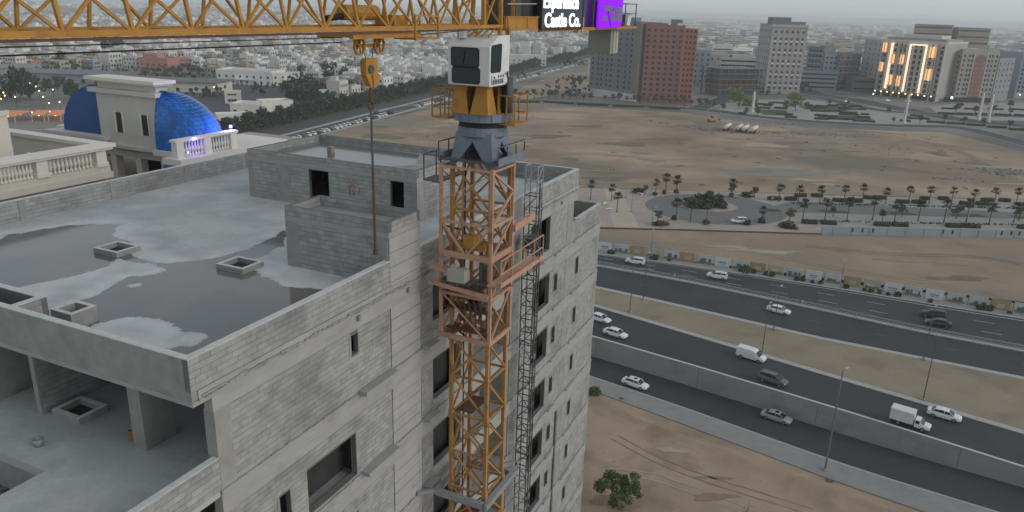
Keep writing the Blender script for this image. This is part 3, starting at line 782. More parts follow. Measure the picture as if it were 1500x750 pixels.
# concrete barrier with guard rails between the far carriageways
gb = empty('median_barrier', (*gr[len(gr) // 2], 0), 0, 'long pale concrete median barrier with steel rails between the far carriageways', 'barrier')
go = (*gr[len(gr) // 2], 0)
mb = MB(off=go); mb2 = MB(off=go)
prof = [(-.9, 0), (-.9, .25), (-.15, .3), (-.15, .30), (.9, .25), (.9, 0)]
ls = [[(*p, z) for p in offset(gr, d)] for d, z in prof]
for a, b in zip(ls, ls[1:]):
    for i in range(len(a) - 1): mb.face([a[i], a[i + 1], b[i + 1], b[i]])
put('barrier_base', mb, 'kerb', gb)
for d in (-.75, .75):
    L = offset(gr, d); m3 = MB(off=go)
    for a, b in zip(L, L[1:]): m3.bar((*a, .72), (*b, .72), .08, .3)
    put('guard_rail', m3, 'galvanised', gb)
posts = MB(off=go)
for d in (-.75, .75):
    L = offset(gr, d)
    for a, b in zip(L, L[1:]):
        n = max(1, int((Vector(b) - Vector(a)).length / 4))
        for k in range(n): t = k / n; posts.bar((a[0] + (b[0] - a[0]) * t, a[1] + (b[1] - a[1]) * t, 0), (a[0] + (b[0] - a[0]) * t, a[1] + (b[1] - a[1]) * t, .8), .1)
tag(put('rail_post', posts, 'galvanised', gb), kind='stuff')

# sandy land
sheet('sand_strip', offset(fe, 3.5) + [(146.2, 143.4), (203.5, 207.9), (144.8, 207.0), (85.4, 203.4), (47.3, 203.3), (24.4, 202.8), (-46.7, 198.3)], .016, 'sand')
lot = [(-97.9, 286.9), (-94.2, 319.9), (-82.9, 360.1), (-70.5, 401.3), (-43.9, 462.0), (-24.7, 488.0), (10.1, 487.8), (44.1, 480.4), (101.4, 467.6), (112.2, 451.7), (134.7, 425.9), (166.7, 419.7), (202.4, 415.8), (234.2, 416.1), (238.2, 387.7), (238.5, 355.1), (240.5, 294.7), (247.7, 257.5), (175.6, 255.7), (104.6, 254.5), (25.0, 254.1), (-58.1, 249.4)]
sheet('sand_lot', lot, .02, 'sand_lot')
sheet('sand_lot', [(-7.1, 528.3), (6.6, 604.8), (32.3, 709.0), (74.3, 837.0), (59.5, 610.4), (28.2, 551.4), (5.9, 511.3)], .02, 'sand_lot')
def blob(name, cx, cy, rx, ry, m, z, seed, n=18):
    r = random.Random(seed); ph = [r.uniform(0, 6.28) for _ in range(4)]
    pts = []
    for k in range(n * 2):
        t = math.pi * k / n; s = 1 + .22 * math.sin(2 * t + ph[0]) + .16 * math.sin(3 * t + ph[1]) + .12 * math.sin(5 * t + ph[2]) + r.uniform(-.08, .08)
        pts.append((cx + rx * s * math.cos(t), cy + ry * s * math.sin(t)))
    return sheet(name, pts, z, m)
for k, ((x, y), rx, ry, m) in enumerate([((49.9, 345.8), 13, 5, 'stain'), ((73.1, 361.4), 9, 4, 'stain'), ((193.5, 347.6), 5, 9, 'stain'), ((116.4, 353.9), 9, 6, 'pale_sand'), ((177.8, 355.5), 14, 14, 'sand'), ((151.2, 397.5), 20, 6, 'rubble'),
        ((33.6, 268.9), 10, 3, 'stain'), ((110.7, 277.6), 7, 2.5, 'pale_sand'), ((113.3, 271.0), 4, 2, 'pale_sand'), ((165.7, 271.5), 8, 1.6, 'pale_sand'), ((174.4, 271.6), 6, 1.2, 'pale_sand'), ((167.1, 288.0), 4, 2, 'rubble'), ((200.3, 305.8), 14, 5, 'rubble'), ((191.6, 281.9), 7, 2, 'pale_sand'), ((37.2, 398.0), 8, 5, 'stain'), ((14.5, 360.4), 10, 6, 'stain'), ((-61.0, 346.0), 8, 8, 'stain')]):
    blob('soil_patch', x, y, rx, ry, m, .045 + .004 * k, k)
for k, ((x, y), rx, ry, m) in enumerate([((56.3, 189.0), 5, 1.2, 'pale_sand'), ((62.4, 186.6), 9, 1, 'pale_sand'), ((66.3, 185.3), 6, 1.0, 'pale_sand'), ((105.5, 169.3), 7, 2, 'stain'), ((103.3, 182.3), 10, 2.5, 'sand_median')]):
    blob('soil_patch', x, y, rx, ry, m, .05 + .004 * k, 40 + k)
for k, ((x, y), rx, ry, m) in enumerate([((28.9, 90.7), 2.3, .45, 'soil'), ((38.2, 91.8), 1.6, .6, 'soil'), ((27.8, 86.3), 3, .8, 'stain'), ((24.4, 97.3), 2.2, .7, 'pale_sand'), ((14.4, 84.6), 3, 1.5, 'stain')]):
    blob('soil_patch', x, y, rx, ry, 'soft_stain' if m != 'pale_sand' else m, LOW + .03 + .005 * k, 60 + k)
# roads round the big lot
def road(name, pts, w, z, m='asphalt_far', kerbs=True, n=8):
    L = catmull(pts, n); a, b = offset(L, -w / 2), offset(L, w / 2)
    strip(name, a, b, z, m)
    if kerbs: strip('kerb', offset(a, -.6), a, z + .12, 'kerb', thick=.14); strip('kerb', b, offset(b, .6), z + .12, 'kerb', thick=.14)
    return L
cross = road('street', [(-75.8, 432.1), (-45.5, 479.0), (-16.6, 505.3), (10.4, 506.6), (45.9, 500.6), (76.2, 495.5), (106.0, 490.4), (125.2, 479.7), (148.0, 456.7), (175.3, 442.6), (212.1, 436.8), (249.8, 438.0), (256.8, 413.4), (257.4, 369.3), (259.1, 301.2), (254.6, 240.3)], 12, .06)
road('street', [(114.0, 487.2), (130.7, 520.4), (150.7, 558.6), (164.5, 599.9), (165.6, 643.1)], 13, .064)
road('street', [(312.4, 446.8), (277.9, 470.4), (268.9, 493.4), (259.8, 529.8), (251.2, 576.8), (236.6, 605.6), (238.9, 648.4), (253.2, 707.8)], 20, .068)
road('street', [(172.7, 587.6), (222.7, 596.8), (233.8, 546.7), (245.0, 508.1), (286.0, 500.6), (349.0, 501.6)], 12, .072)
BD = Vector((.2885, .957)); BN = Vector((-.957, .2885)); B0 = Vector((-82.9, 360.1))
def bl(s, o): p = B0 + BD * s + BN * o; return (p.x, p.y)      # boulevard frame: s along it, o to its left
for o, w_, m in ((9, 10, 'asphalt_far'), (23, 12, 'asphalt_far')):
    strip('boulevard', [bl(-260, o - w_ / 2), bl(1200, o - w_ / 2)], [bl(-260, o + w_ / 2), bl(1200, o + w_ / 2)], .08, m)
strip('kerb', [bl(-260, 1.2), bl(1200, 1.2)], [bl(-260, 2.4), bl(1200, 2.4)], .2, 'kerb', thick=.2)
strip('kerb', [bl(-260, 14.5), bl(1200, 14.5)], [bl(-260, 16.5), bl(1200, 16.5)], .2, 'kerb', thick=.2)
strip('verge', [bl(-260, 29.2), bl(1200, 29.2)], [bl(-260, 40), bl(1200, 40)], .12, 'soil', thick=.1)
strip('parking_strip', [bl(-260, 2.4), bl(1200, 2.4)], [bl(-260, 4), bl(1200, 4)], .09, 'pavement')
# plaza by the roundabout
sheet('park_paving', [(-57.7, 247.4), (24.8, 252.5), (104.0, 252.9), (174.5, 254.1), (243.9, 253.2), (208.2, 213.1), (145.7, 208.5), (85.9, 204.8), (47.6, 204.7), (24.6, 204.2), (-47.3, 201.0)], .10, 'park_pink')
sheet('park_paving', [(91.5, 250.3), (173.2, 252.0), (242.0, 251.1), (215.9, 221.8), (151.4, 217.6), (90.0, 212.9), (86.7, 222.4), (85.0, 237.3)], .104, 'park_grey')
sheet('park_path', [(30.5, 253.2), (36.0, 253.0), (35.5, 204.7), (28.4, 204.3)], .108, 'park_cream')
RC = Vector((62.6, 229.4))
def disc(name, r, z, m, ry=None, n=48): return sheet(name, [(RC.x + r * math.cos(2 * math.pi * k / n), RC.y + (ry or r) * math.sin(2 * math.pi * k / n)) for k in range(n)], z, m)
disc('roundabout', 21.5, .112, 'park_asphalt', 19)
sheet('park_road', [(81.4, 234.2), (90.8, 241.7), (163.3, 236.4), (228.2, 235.6), (220.3, 226.8), (158.2, 228.3), (88.1, 227.4), (79.9, 221.6)], .116, 'park_asphalt')
IC = (61.0, 232.6)
sheet('roundabout_island', [(IC[0] + 9.2 * math.cos(2 * math.pi * k / 40), IC[1] + 7.8 * math.sin(2 * math.pi * k / 40)) for k in range(40)], .2, 'park_pink')
for q in ([(79.2, 231.4), (82.9, 231.0), (83.1, 227.6), (79.1, 227.2)], [(94.8, 232.0), (104.2, 231.8), (104.8, 228.6), (96.5, 228.4)], [(116.8, 232.5), (124.1, 232.1), (125.8, 229.0), (117.0, 228.4)], [(136.7, 232.4), (145.9, 232.6), (147.7, 229.1), (136.2, 228.2)], [(156.4, 232.2), (169.2, 232.0), (166.8, 228.5), (155.7, 227.7)]):
    sheet('grass_bed', q, .15, 'grass')
# low grey wall along the front of the park
pw = empty('park_wall', (*(114.8, 205.2), 0), 0, 'low blue-grey wall with dark slots along the front of the palm park', 'wall')
a, b = Vector((86.2, 204.1)), Vector((156.3, 206.9)); a2, b2 = a, b
mb = MB(off=(*(114.8, 205.2), 0)); t = (b - a).normalized(); n = Vector((-t.y, t.x))
mb.loft([[(*(p - n * .25), 0), (*(p + n * .25), 0), (*(p + n * .25), 2.3), (*(p - n * .25), 2.3)] for p in (a, b)]); put('wall_face', mb, 'bluegrey_wall', pw)
for k in range(13):
    p = a + t * (3 + k * (b - a).length / 13.5); m4 = MB(off=(*(114.8, 205.2), 0)); m4.bar((*(p - n * .27), 0), (*(p - n * .27), 2.32), .12, .16); put('wall_post', m4, 'grey_wall', pw)
for x in (1246, 1261, 1276, 1378, 1392, 1464, 1478, 1490):
    f = (x - 1203) / 357; p = a + t * ((b - a).length * f); m4 = MB(off=(*(114.8, 205.2), 0)); m4.bar((*(p - n * .28), .9), (*(p - n * .28), 2.0), .5, .08); put('wall_slot', m4, 'window_dark', pw)
strip('kerb', [(23.7, 202.7), (47.3, 203.3), (86.0, 203.4)], [(23.7, 203.4), (47.4, 204.0), (86.2, 204.1)], .3, 'soil', thick=.3)
rp_ = random.Random(77)
for k in range(64):                                    # the mottled skin of the lot: damp, ashy and pale patches
    y = rp_.uniform(265, 425); x = rp_.uniform(-.2, .62) * y
    if not inpoly(x, y, lot): continue
    m = rp_.choice(('soft_stain', 'stain', 'pale_sand', 'sand_median', 'ash', 'sand', 'sand_median', 'ash')); s_ = rp_.choice((3, 5, 8, 12, 16)) * (.5 if m in ('pale_sand', 'stain') else 1)
    blob('soil_patch', x, y, s_ * rp_.uniform(.8, 1.6), s_ * rp_.uniform(.3, .8), m, .024 + .0004 * k, 200 + k)
# tyre tracks, rubble and scrub on the sandy land
def track(pts, m, w_, z, seed, gauge=0):
    r = random.Random(seed); L = catmull(pts, 12)
    for s in ((0,) if not gauge else (-gauge, gauge)):
        M = offset(L, s); a = offset(M, -w_ / 2); b = offset(M, w_ / 2)
        a = [(x + r.uniform(-w_, w_) * .25, y + r.uniform(-w_, w_) * .25) for x, y in a]; b = [(x + r.uniform(-w_, w_) * .25, y + r.uniform(-w_, w_) * .25) for x, y in b]
        strip('tyre_track', a, b, z, m)
for k, (pts, m, w_, g) in enumerate([([(-18.8, 375.1), (16.2, 411.1), (72.5, 418.0), (114.4, 369.0), (182.0, 371.4), (207.0, 323.9)], 'pale_sand', .8, 1.4), ([(1.5, 306.0), (30.4, 318.5), (69.0, 309.5), (119.1, 333.4), (160.1, 324.1), (193.0, 291.7)], 'sand_median', .9, 1.6),
        ([(24.8, 282.2), (60.3, 292.7), (92.5, 284.7), (137.7, 299.1), (175.7, 289.2)], 'pale_sand', .7, 1.4), ([(173.6, 360.3), (201.1, 383.0), (207.5, 357.0), (200.5, 322.9)], 'soft_stain', 3.5, 0), ([(87.5, 382.8), (104.3, 395.1), (127.7, 390.6), (171.7, 413.3), (206.6, 401.4)], 'soft_stain', 4, 0),
        ([(-49.3, 404.7), (-21.6, 430.1), (17.6, 454.3), (57.8, 451.3)], 'soft_stain', 2.5, 0), ([(27.8, 192.1), (44.6, 190.2), (61.3, 186.0), (77.8, 174.6), (101.5, 163.4)], 'pale_sand', .35, .9), ([(77.6, 192.3), (96.9, 187.2), (118.0, 187.0), (128.6, 181.4)], 'sand_median', .4, .9)]):
    track(pts, m, w_, .07 + .004 * k, k, g)
for k, (pts, m) in enumerate([([(16.3, 100.5), (21.5, 95.0), (27.4, 90.6), (34.7, 86.6), (42.2, 82.4)], 'soft_stain'), ([(14.3, 91.5), (20.7, 90.3), (28.9, 85.3), (33.3, 82.0)], 'pale_sand')]):
    L = catmull(pts, 12); r = random.Random(k)
    for s in (-.75, .75):
        M = offset(L, s); strip('tyre_track', [(x + r.uniform(-.06, .06), y + r.uniform(-.06, .06)) for x, y in offset(M, -.13)], [(x + r.uniform(-.06, .06), y + r.uniform(-.06, .06)) for x, y in offset(M, .13)], LOW + .03 + .004 * k, m)
r = random.Random(21)
rb = MB(); sc_ = MB()
def lump(mb, x, y, z, s): 
    a = r.uniform(0, 6.28); mb.loft([[(x + rr * s * math.cos(a + t), y + rr * s * math.sin(a + t), z + h * s) for t in (0, 1.3 + r.uniform(-.3, .3), 2.9, 4.5)] for rr, h in ((1, 0), (.75, .45), (.3, .7))])
for (cx, cy), sx, sy, n, s in [((101.7, 399.2), 9, 5, 90, .8), ((153.2, 393.4), 26, 7, 130, .6), ((201.2, 305.9), 14, 7, 110, .8), ((168.5, 288.2), 7, 3, 40, .6), ((151.1, 429.3), 10, 3, 40, .6), ((54.4, 344.7), 8, 4, 30, .5), ((182.9, 352.8), 16, 10, 60, .5), ((28.6, 268.2), 9, 2, 30, .4)]:
    for _ in range(n): lump(rb, cx + r.gauss(0, sx * .6), cy + r.gauss(0, sy * .6), .02, s * r.uniform(.3, 1.2))
for _ in range(260):
    y = r.uniform(262, 425); x = r.uniform(-.25, .72) * y
    if inpoly(x, y, lot) and _ % 3 == 0: lump(rb, x, y, .02, r.uniform(.1, .3))
for _ in range(220):
    q = resample(offset(fe, 4.5), 40)[r.randrange(8, 38)]; lump(rb, q[0] + r.uniform(-8, 20), q[1] + r.uniform(0, 26), .02, r.uniform(.05, .16))
for _ in range(150):
    i = r.randrange(6, 50); t = r.uniform(.12, .9); b = resample(mf, len(mn))[i]; lump(rb, mn[i][0] * (1 - t) + b[0] * t, mn[i][1] * (1 - t) + b[1] * t, .1, r.uniform(.03, .12))
for _ in range(300): lump(rb, r.uniform(8, 48), r.uniform(64, 104), LOW - .01, r.uniform(.03, .12))
tag(put('rubble', rb, 'rubble'), kind='stuff')
for _ in range(60):
    y = r.uniform(262, 430); x = r.uniform(-.25, .72) * y
    if not inpoly(x, y, lot): continue
    for _k in range(10):
        c = Vector((x + r.gauss(0, .6), y + r.gauss(0, .6), .02 + r.uniform(.05, .35))); u = Vector((r.gauss(0, 1), r.gauss(0, 1), r.gauss(0, 1))).normalized() * .3; v = u.cross(Vector((1, r.gauss(0, 1), .3))).normalized() * .2; sc_.face([c - u, c + v, c + u, c - v])
tag(put('scrub', sc_, 'leaf_mid'), kind='stuff')

# ================================================================ tower crane
CO = (-13.7, 26.75, LOW - 57.5)
crane = empty('tower_crane', (*grid(-13.7, 26.75), LOW), -YA, 'yellow tower crane with salmon climbing cage, white cab and long lattice jib', 'crane')
def cb(name, p, q, w, m, kind='bar', h=None): return bar(name, p, q, w, m, crane, CO, kind, h)
def cmb(): return MB(off=CO)
def cput(name, mb, mats, parent=crane, **k): return put(name, mb, mats, parent, **k)
MV, MU, MH = -13.7, 26.75, .86
def corners(v, u, a, b): return [(v - a, u - b), (v + a, u - b), (v + a, u + b), (v - a, u + b)]
mc = corners(MV, MU, MH, MH)
for (v, u) in mc:
    cb('mast_leg', (v, u, LOW - 57.5), (v, u, -5.75), .15, 'crane_mast_paint')
BAY = 1.86
zs = [-5.85 - BAY * i for i in range(14)]
for i in range(13):
    z0, z1 = zs[i], zs[i + 1]
    for f in range(4):
        a, b = mc[f], mc[(f + 1) % 4]
        cb('mast_brace', (*a, z1), (*b, z1), .085, 'crane_mast_paint')
        cb('mast_brace', (*a, z0), (*b, z1 + .05), .075, 'crane_mast_paint')
        if f in (0, 2): cb('mast_brace', (*b, z0), (*a, z1 + .05), .07, 'crane_mast_paint')
    if i % 2 == 1:                                     # bolted joint: thick gusset plates
        for (v, u) in mc:
            g = cmb(); g.box(v - .105, v + .105, u - .105, u + .105, z1 - .2, z1 + .2); cput('mast_joint', g, 'crane_mast_paint')
low = cmb(); z = zs[13]
while z > LOW - 57.5 + 2:
    for f in range(4):
        a, b = mc[f], mc[(f + 1) % 4]; low.bar((*a, z - BAY), (*b, z - BAY), .085); low.bar((*a, z), (*b, z - BAY), .075)
    z -= BAY
tag(cput('mast_bracing', low, 'crane_mast_paint'), kind='stuff')
base = cmb(); base.box(MV - 2.5, MV + 2.5, MU - 2.5, MU + 2.5, LOW - 57.5, LOW - 56.3); cput('mast_foot', base, 'concrete')
# ladder, rest platform and power cable inside the mast
for s in (-.2, .2): cb('ladder_rail', (MV + .3, MU + .35 + s, -30), (MV + .3, MU + .35 + s, -6), .04, 'crane_mast_paint')
ru = cmb(); z = -30
while z < -6: ru.bar((MV + .3, MU + .15, z), (MV + .3, MU + .55, z), .025); z += .3
tag(cput('ladder_rung', ru, 'crane_mast_paint'), kind='stuff')
for z in (-11.4, -16.9, -22.5):
    p = cmb(); p.box(MV - .75, MV + .1, MU - .7, MU + .75, z, z + .05); cput('rest_platform', p, 'rust')
cb('power_cable', (MV - .42, MU - .6, -30), (MV - .42, MU - .6, -5), .06, 'black', 'tube')
# --- climbing cage
gv0, gv1, gu0, gu1 = -14.83, -12.57, 25.45, 27.35
gc = [(gv0, gu0), (gv1, gu0), (gv1, gu1), (gv0, gu1)]
for (v, u) in gc: cb('cage_leg', (v, u, -13.2), (v, u, -5.85), .12, 'cage_orange')
lev = [(-5.95, .09), (-8.15, .11), (-9.5, .24), (-11.2, .12), (-13.12, .2)]
for k, (z, w_) in enumerate(lev):
    for f in range(4):
        cb('cage_beam', (*gc[f], z), (*gc[(f + 1) % 4], z), .1, 'cage_orange', h=w_)
    if k == 4: break
    z2 = lev[k + 1][0]
    for f in range(4):
        a, b = gc[f], gc[(f + 1) % 4]
        if f == 1:
            zm = (z + z2) / 2
            if k == 0: cb('cage_brace', (*a, z), (*b, zm), .075, 'cage_orange'); cb('cage_brace', (*b, zm), (*a, z2), .09, 'cage_orange')
            else: cb('cage_brace', (*b, z), (*a, z2), .075, 'cage_orange')
        elif k == 0: cb('cage_brace', (*a, z - 1.4), (*b, z - .1), .04, 'cage_orange')
        elif k == 1:
            mid = ((a[0] + b[0]) / 2, (a[1] + b[1]) / 2); cb('cage_brace', (*a, z), (*mid, z2), .075, 'cage_orange'); cb('cage_brace', (*b, z), (*mid, z2), .075, 'cage_orange')
        elif f != 0 or k == 3: cb('cage_brace', (*a, z), (*b, z2), .055, 'cage_orange')
# working platforms of the cage
cb('cage_beam', (-15.25, 25.2, -10.75), (-12.55, 25.25, -11.0), .12, 'cage_orange', h=.17)
cb('cage_beam', (-15.3, 25.5, -10.15), (-14.2, 25.6, -10.3), .5, 'cage_orange', h=.12)
cb('cage_beam', (-12.45, 27.3, -8.6), (-12.45, 29.3, -8.5), .14, 'cage_orange', h=.3)
p = cmb(); p.box(-12.5, -11.9, 25.0, 29.3, -10.42, -10.36); p.box(-11.93, -11.89, 25.0, 29.3, -10.42, -10.22); cput('cage_platform', p, 'cage_orange')
for u in (25.05, 26.1, 27.2, 28.25, 29.25): cb('guard_post', (-11.92, u, -10.4), (-11.92, u, -9.3), .045, 'cage_orange')
for z in (-9.3, -9.85): cb('guard_rail', (-11.92, 25.05, z), (-11.92, 29.25, z), .045, 'cage_orange')
p = cmb(); p.box(-15.2, -14.86, 25.3, 27.6, -6.62, -6.56); p.box(-15.75, -15.2, 25.6, 26.6, -6.66, -6.60); cput('cage_platform', p, 'dark_steel')
for (v, u) in ((-15.72, 25.62), (-15.72, 26.58), (-14.95, 25.62)): cb('guard_post', (v, u, -6.6), (v, u, -5.6), .04, 'dark_steel')
cb('guard_rail', (-15.72, 25.62, -5.6), (-14.9, 25.62, -5.6), .04, 'dark_steel'); cb('guard_rail', (-15.72, 25.62, -5.6), (-15.72, 26.58, -5.6), .04, 'dark_steel')
p = cmb(); p.box(-14.75, -12.65, 25.5, 25.75, -10.66, -10.58); p.box(-14.7, -13.4, 25.2, 25.5, -10.66, -10.58); cput('motor_shelf', p, 'dark_steel')
p = cmb()
def rbox(mb, x0, x1, y0, y1, z0, z1, r=.06):
    mb.loft([[(x, a + (r if a == y0 else -r) * (e), b + (r if b == z0 else -r) * e) for a, b in ((y0, z0), (y1, z0), (y1, z1), (y0, z1))] for x, e in ((x0, 1), (x0 + r, 0), (x1 - r, 0), (x1, 1))])
rbox(p, -14.45, -13.55, 25.18, 25.62, -10.58, -10.05); cput('hydraulic_unit', p, 'ballast_light')
p = cmb(); p.box(-14.3, -14.1, 25.3, 25.5, -10.06, -9.92); cput('oil_filler', p, 'ballast_light')
p = cmb(); p.box(-14.3, -12.95, 25.7, 26.0, -9.3, -9.02); p.box(-13.9, -13.4, 25.6, 26.1, -9.2, -8.7); cput('climbing_crosshead', p, 'crane_yellow')
for v in (-14.1, -13.2): cb('climbing_ram', (v, 25.85, -12.4), (v, 25.85, -9.0), .16, 'dark_steel', 'tube')
# slack hoses on the cage
for k in range(6):
    pts = [Vector((-14.3 + .25 * k, 25.55, -10.7)), Vector((-14.2 + .25 * k + .2, 25.5, -11.6 - .1 * (k % 3))), Vector((-14.0 + .25 * k, 25.6, -12.6))]
    h_ = cmb()
    for a, b in zip(pts, pts[1:]): h_.tube(a, b, .03, n=5)
    cput('hose', h_, 'rust')
# clutter inside the cage: pipes, cable coils and winch gear
rr_ = random.Random(44)
for k in range(16):
    z = rr_.choice((-8.6, -9.2, -11.3, -12.3, -12.9)) + rr_.uniform(-.3, .3); v0 = rr_.uniform(-14.6, -13.2); u0 = rr_.uniform(25.6, 27.1)
    cb('pipe', (v0, u0, z), (v0 + rr_.uniform(-.7, .9), u0 + rr_.uniform(-.5, .5), z + rr_.uniform(-.5, .4)), rr_.uniform(.04, .09), rr_.choice(('rust', 'dark_steel', 'crane_mast_paint', 'cage_orange')))
for z, m_ in ((-11.9, 'rust'), (-12.85, 'rust')):
    p = cmb(); p.box(-14.7, -12.7, 25.55, 26.2, z, z + .05); cput('rest_platform', p, m_)
p = cmb(); p.lathe([(.12, -.12), (.3, -.12), (.3, .12), (.12, .12), (.12, -.12)], (-13.5, 25.9, -11.65), 12); cput('cable_coil', p, 'black')
p = cmb(); p.box(-13.3, -12.8, 25.9, 26.4, -10.6, -10.1); cput('control_box', p, 'dark_steel')
# --- transition piece: four tapering blue-grey legs under the slewing ring
w_ = .92
for (v, u) in mc:
    sv, su = (1 if v > MV else -1), (1 if u > MU else -1)
    a = cmb()
    for (dv, du, nv, nu) in ((-sv, 0, 0, su), (0, -su, sv, 0)):
        tipv, tipu = v + sv * .12, u + su * .12
        ring = []
        for t in (0, .05):
            ring.append([(tipv - sv * .02 - nv * t, tipu - su * .02 - nu * t, -6.0), (tipv + dv * .22 - nv * t, tipu + du * .22 - nu * t, -6.0),
                         (v - sv * .1 + dv * 1.02 - nv * (t - .04), u - su * .1 + du * 1.02 - nu * (t - .04), -4.62), (v - sv * .12 - nv * (t - .02), u - su * .12 - nu * (t - .02), -4.62)])
        a.loft(ring)
    cput('support_leg', a, 'blue_grey_steel')
a = cmb(); a.lathe([(.72, -4.95), (.97, -4.75), (.97, -4.42), (.6, -4.42)], (MV, MU, 0), 28); cput('base_drum', a, 'blue_grey_steel', smooth=False)
a = cmb(); a.lathe([(.93, -4.42), (.93, -4.18)], (MV, MU, 0), 28); cput('slewing_ring', a, 'black')
a = cmb(); a.lathe([(.5, -4.18), (1.16, -4.18), (1.16, -3.86), (.5, -3.86)], (MV, MU, 0), 32); cput('ring_girder', a, 'blue_grey_steel')
a = cmb()
for t in range(16):
    th = 2 * math.pi * t / 16; a.bar((MV + 1.165 * math.cos(th), MU + 1.165 * math.sin(th), -4.16), (MV + 1.165 * math.cos(th), MU + 1.165 * math.sin(th), -3.88), .04)
tag(cput('ring_rib', a, 'blue_grey_steel'), kind='stuff')
a = cmb(); a.box(MV - 1.25, MV + 1.25, MU - 1.2, MU + 1.2, -5.72, -5.66); cput('walkway', a, 'dark_steel')
for (v0, u0, v1, u1) in ((-1.3, -1.2, -1.3, 1.2), (1.3, -1.2, 1.3, 1.2)):
    a = cmb(); a.bar((MV + v0, MU + u0, -5.62), (MV + v1, MU + u1, -5.62), .05, .32); cput('side_plate', a, 'blue_grey_steel')
    for k in range(4): cb('guard_post', (MV + v0, MU + u0 + .8 * k, -5.7), (MV + v0, MU + u0 + .8 * k, -5.0 if v0 < 0 else -5.1), .04, 'dark_steel')
    cb('guard_rail', (MV + v0, MU + u0, -5.02), (MV + v1, MU + u1, -5.02), .04, 'dark_steel')
cb('slewing_motor', (MV + .2, MU - .2, -5.6), (MV + .2, MU - .2, -4.5), .5, 'dark_steel', 'tube')
# --- turret
TV, TU = MV + .02, 26.4
for sv in (-1, 1):
    for su in (-1, 1):
        a = cmb()
        for ax in (0, 1):
            fr = []
            for t in (0, .04):
                if ax == 0: fr.append([(TV + sv * .8, TU + su * (.84 - t), -3.86), (TV + sv * .03, TU + su * (.84 - t), -3.86), (TV + sv * .26, TU + su * (.7 - t), -2.75), (TV + sv * .66, TU + su * (.7 - t), -2.75)])
                else: fr.append([(TV + sv * (.805 - t), TU + su * .835, -3.86), (TV + sv * (.805 - t), TU + su * .1, -3.86), (TV + sv * (.665 - t), TU + su * .3, -2.75), (TV + sv * (.665 - t), TU + su * .695, -2.75)])
            a.loft(fr)
        cput('turret_leg', a, 'crane_yellow')
a = cmb(); a.box(TV - .8, TV + .8, TU - .8, TU + .8, -2.83, -2.76); cput('turret_cap', a, 'crane_yellow')
for k in range(3): cb('turret_brace', (TV - .3 + .3 * k, TU + .2, -3.85), (TV + .2 - .2 * k, TU + .3, -2.8), .06, 'crane_yellow')
cb('slewing_motor', (TV + .25, TU - .1, -3.8), (TV + .25, TU - .1, -3.1), .22, 'ballast_light', 'tube')
a = cmb(); a.tube((MV + 1.0, 26.9, -3.86), (MV + 1.0, 26.9, -2.5), .2, n=12); a.tube((MV + .95, 26.75, -2.5), (MV + .6, 26.6, -2.4), .2, .16, n=12); cput('cable_drum', a, 'dark_steel', smooth=True)
for k in range(4): cb('cable_loop', (MV + .85 + .06 * k, 26.68, -3.9), (MV + .9 + .06 * k, 26.6, -2.7), .05, 'black', 'tube')
def basket(v0, v1, u0, u1, z, h, m):
    a = cmb(); a.box(v0, v1, u0, u1, z - .07, z); cput('basket_floor', a, m)
    for (v, u) in ((v0, u0), (v1, u0), (v1, u1), (v0, u1), ((v0 + v1) / 2, u0), ((v0 + v1) / 2, u1)): cb('guard_post', (v, u, z), (v, u, z + h), .045, m)
    for zz in (z + .35, z + h):
        for p_, q_ in (((v0, u0), (v1, u0)), ((v1, u0), (v1, u1)), ((v1, u1), (v0, u1)), ((v0, u1), (v0, u0))): cb('guard_rail', (*p_, zz), (*q_, zz), .04, m)
basket(-15.5, -14.75, 25.9, 26.9, -4.1, 1.02, 'crane_yellow'); basket(-12.88, -12.15, 26.4, 27.55, -4.22, 1.05, 'crane_yellow')
# --- cab
cv0, cv1, cu0, cu1 = -14.38, -12.66, 25.2, 26.85
a = cmb()
prof = [(cu1, -2.76), (cu0 + .03, -2.76), (cu0, -2.7), (cu0 - .02, -1.36), (cu0 + .1, -1.27), (cu0 + .75, -.98), (cu1, -.96)]
a.loft([[(v, u + (0 if abs(v) > 0 else 0), z) for u, z in prof] for v in (cv0, cv1)])
cab = cput('cab', a, 'cab_white')
def glass(pts, th, n, name='window', m='cab_glass'):
    g = MB(off=CO); q = [Vector(p) for p in pts]; n = Vector(n)
    c = sum(q, Vector()) / len(q)
    # rounded corners: cut each corner
    out = []
    for i, p in enumerate(q):
        a_, b_ = q[i - 1], q[(i + 1) % len(q)]
        out += [p + (a_ - p).normalized() * .07, p + (b_ - p).normalized() * .07]
    g.loft([out, [p + n * th for p in out]])
    return put(name, g, m, cab)
def fz(z): return cu0 - .02 * (z + 2.74) / 1.38
yF = lambda z, e=.012: fz(z) - e
for (v0, v1, z0, z1) in ((cv0 + .16, cv1 - .46, -2.06, -1.44), (cv0 + .2, cv1 - .42, -2.66, -2.14)):
    fr = [(v0 - .04, yF(z0 - .04, -.01), z0 - .04), (v1 + .04, yF(z0 - .04, -.01), z0 - .04), (v1 + .04, yF(z1 + .04, -.01), z1 + .04), (v0 - .04, yF(z1 + .04, -.01), z1 + .04)]
    glass(fr, .02, (0, -1, 0), 'window_frame', 'black')
    glass([(v0, yF(z0, .012), z0), (v1, yF(z0, .012), z0), (v1, yF(z1, .012), z1), (v0, yF(z1, .012), z1)], .012, (0, -1, 0))
glass([(cv1 - .01, cu0 + .06, -2.28), (cv1 - .01, cu0 + .92, -2.28), (cv1 - .01, cu0 + .98, -1.24), (cv1 - .01, cu0 + .1, -1.3)], .025, (1, 0, 0))
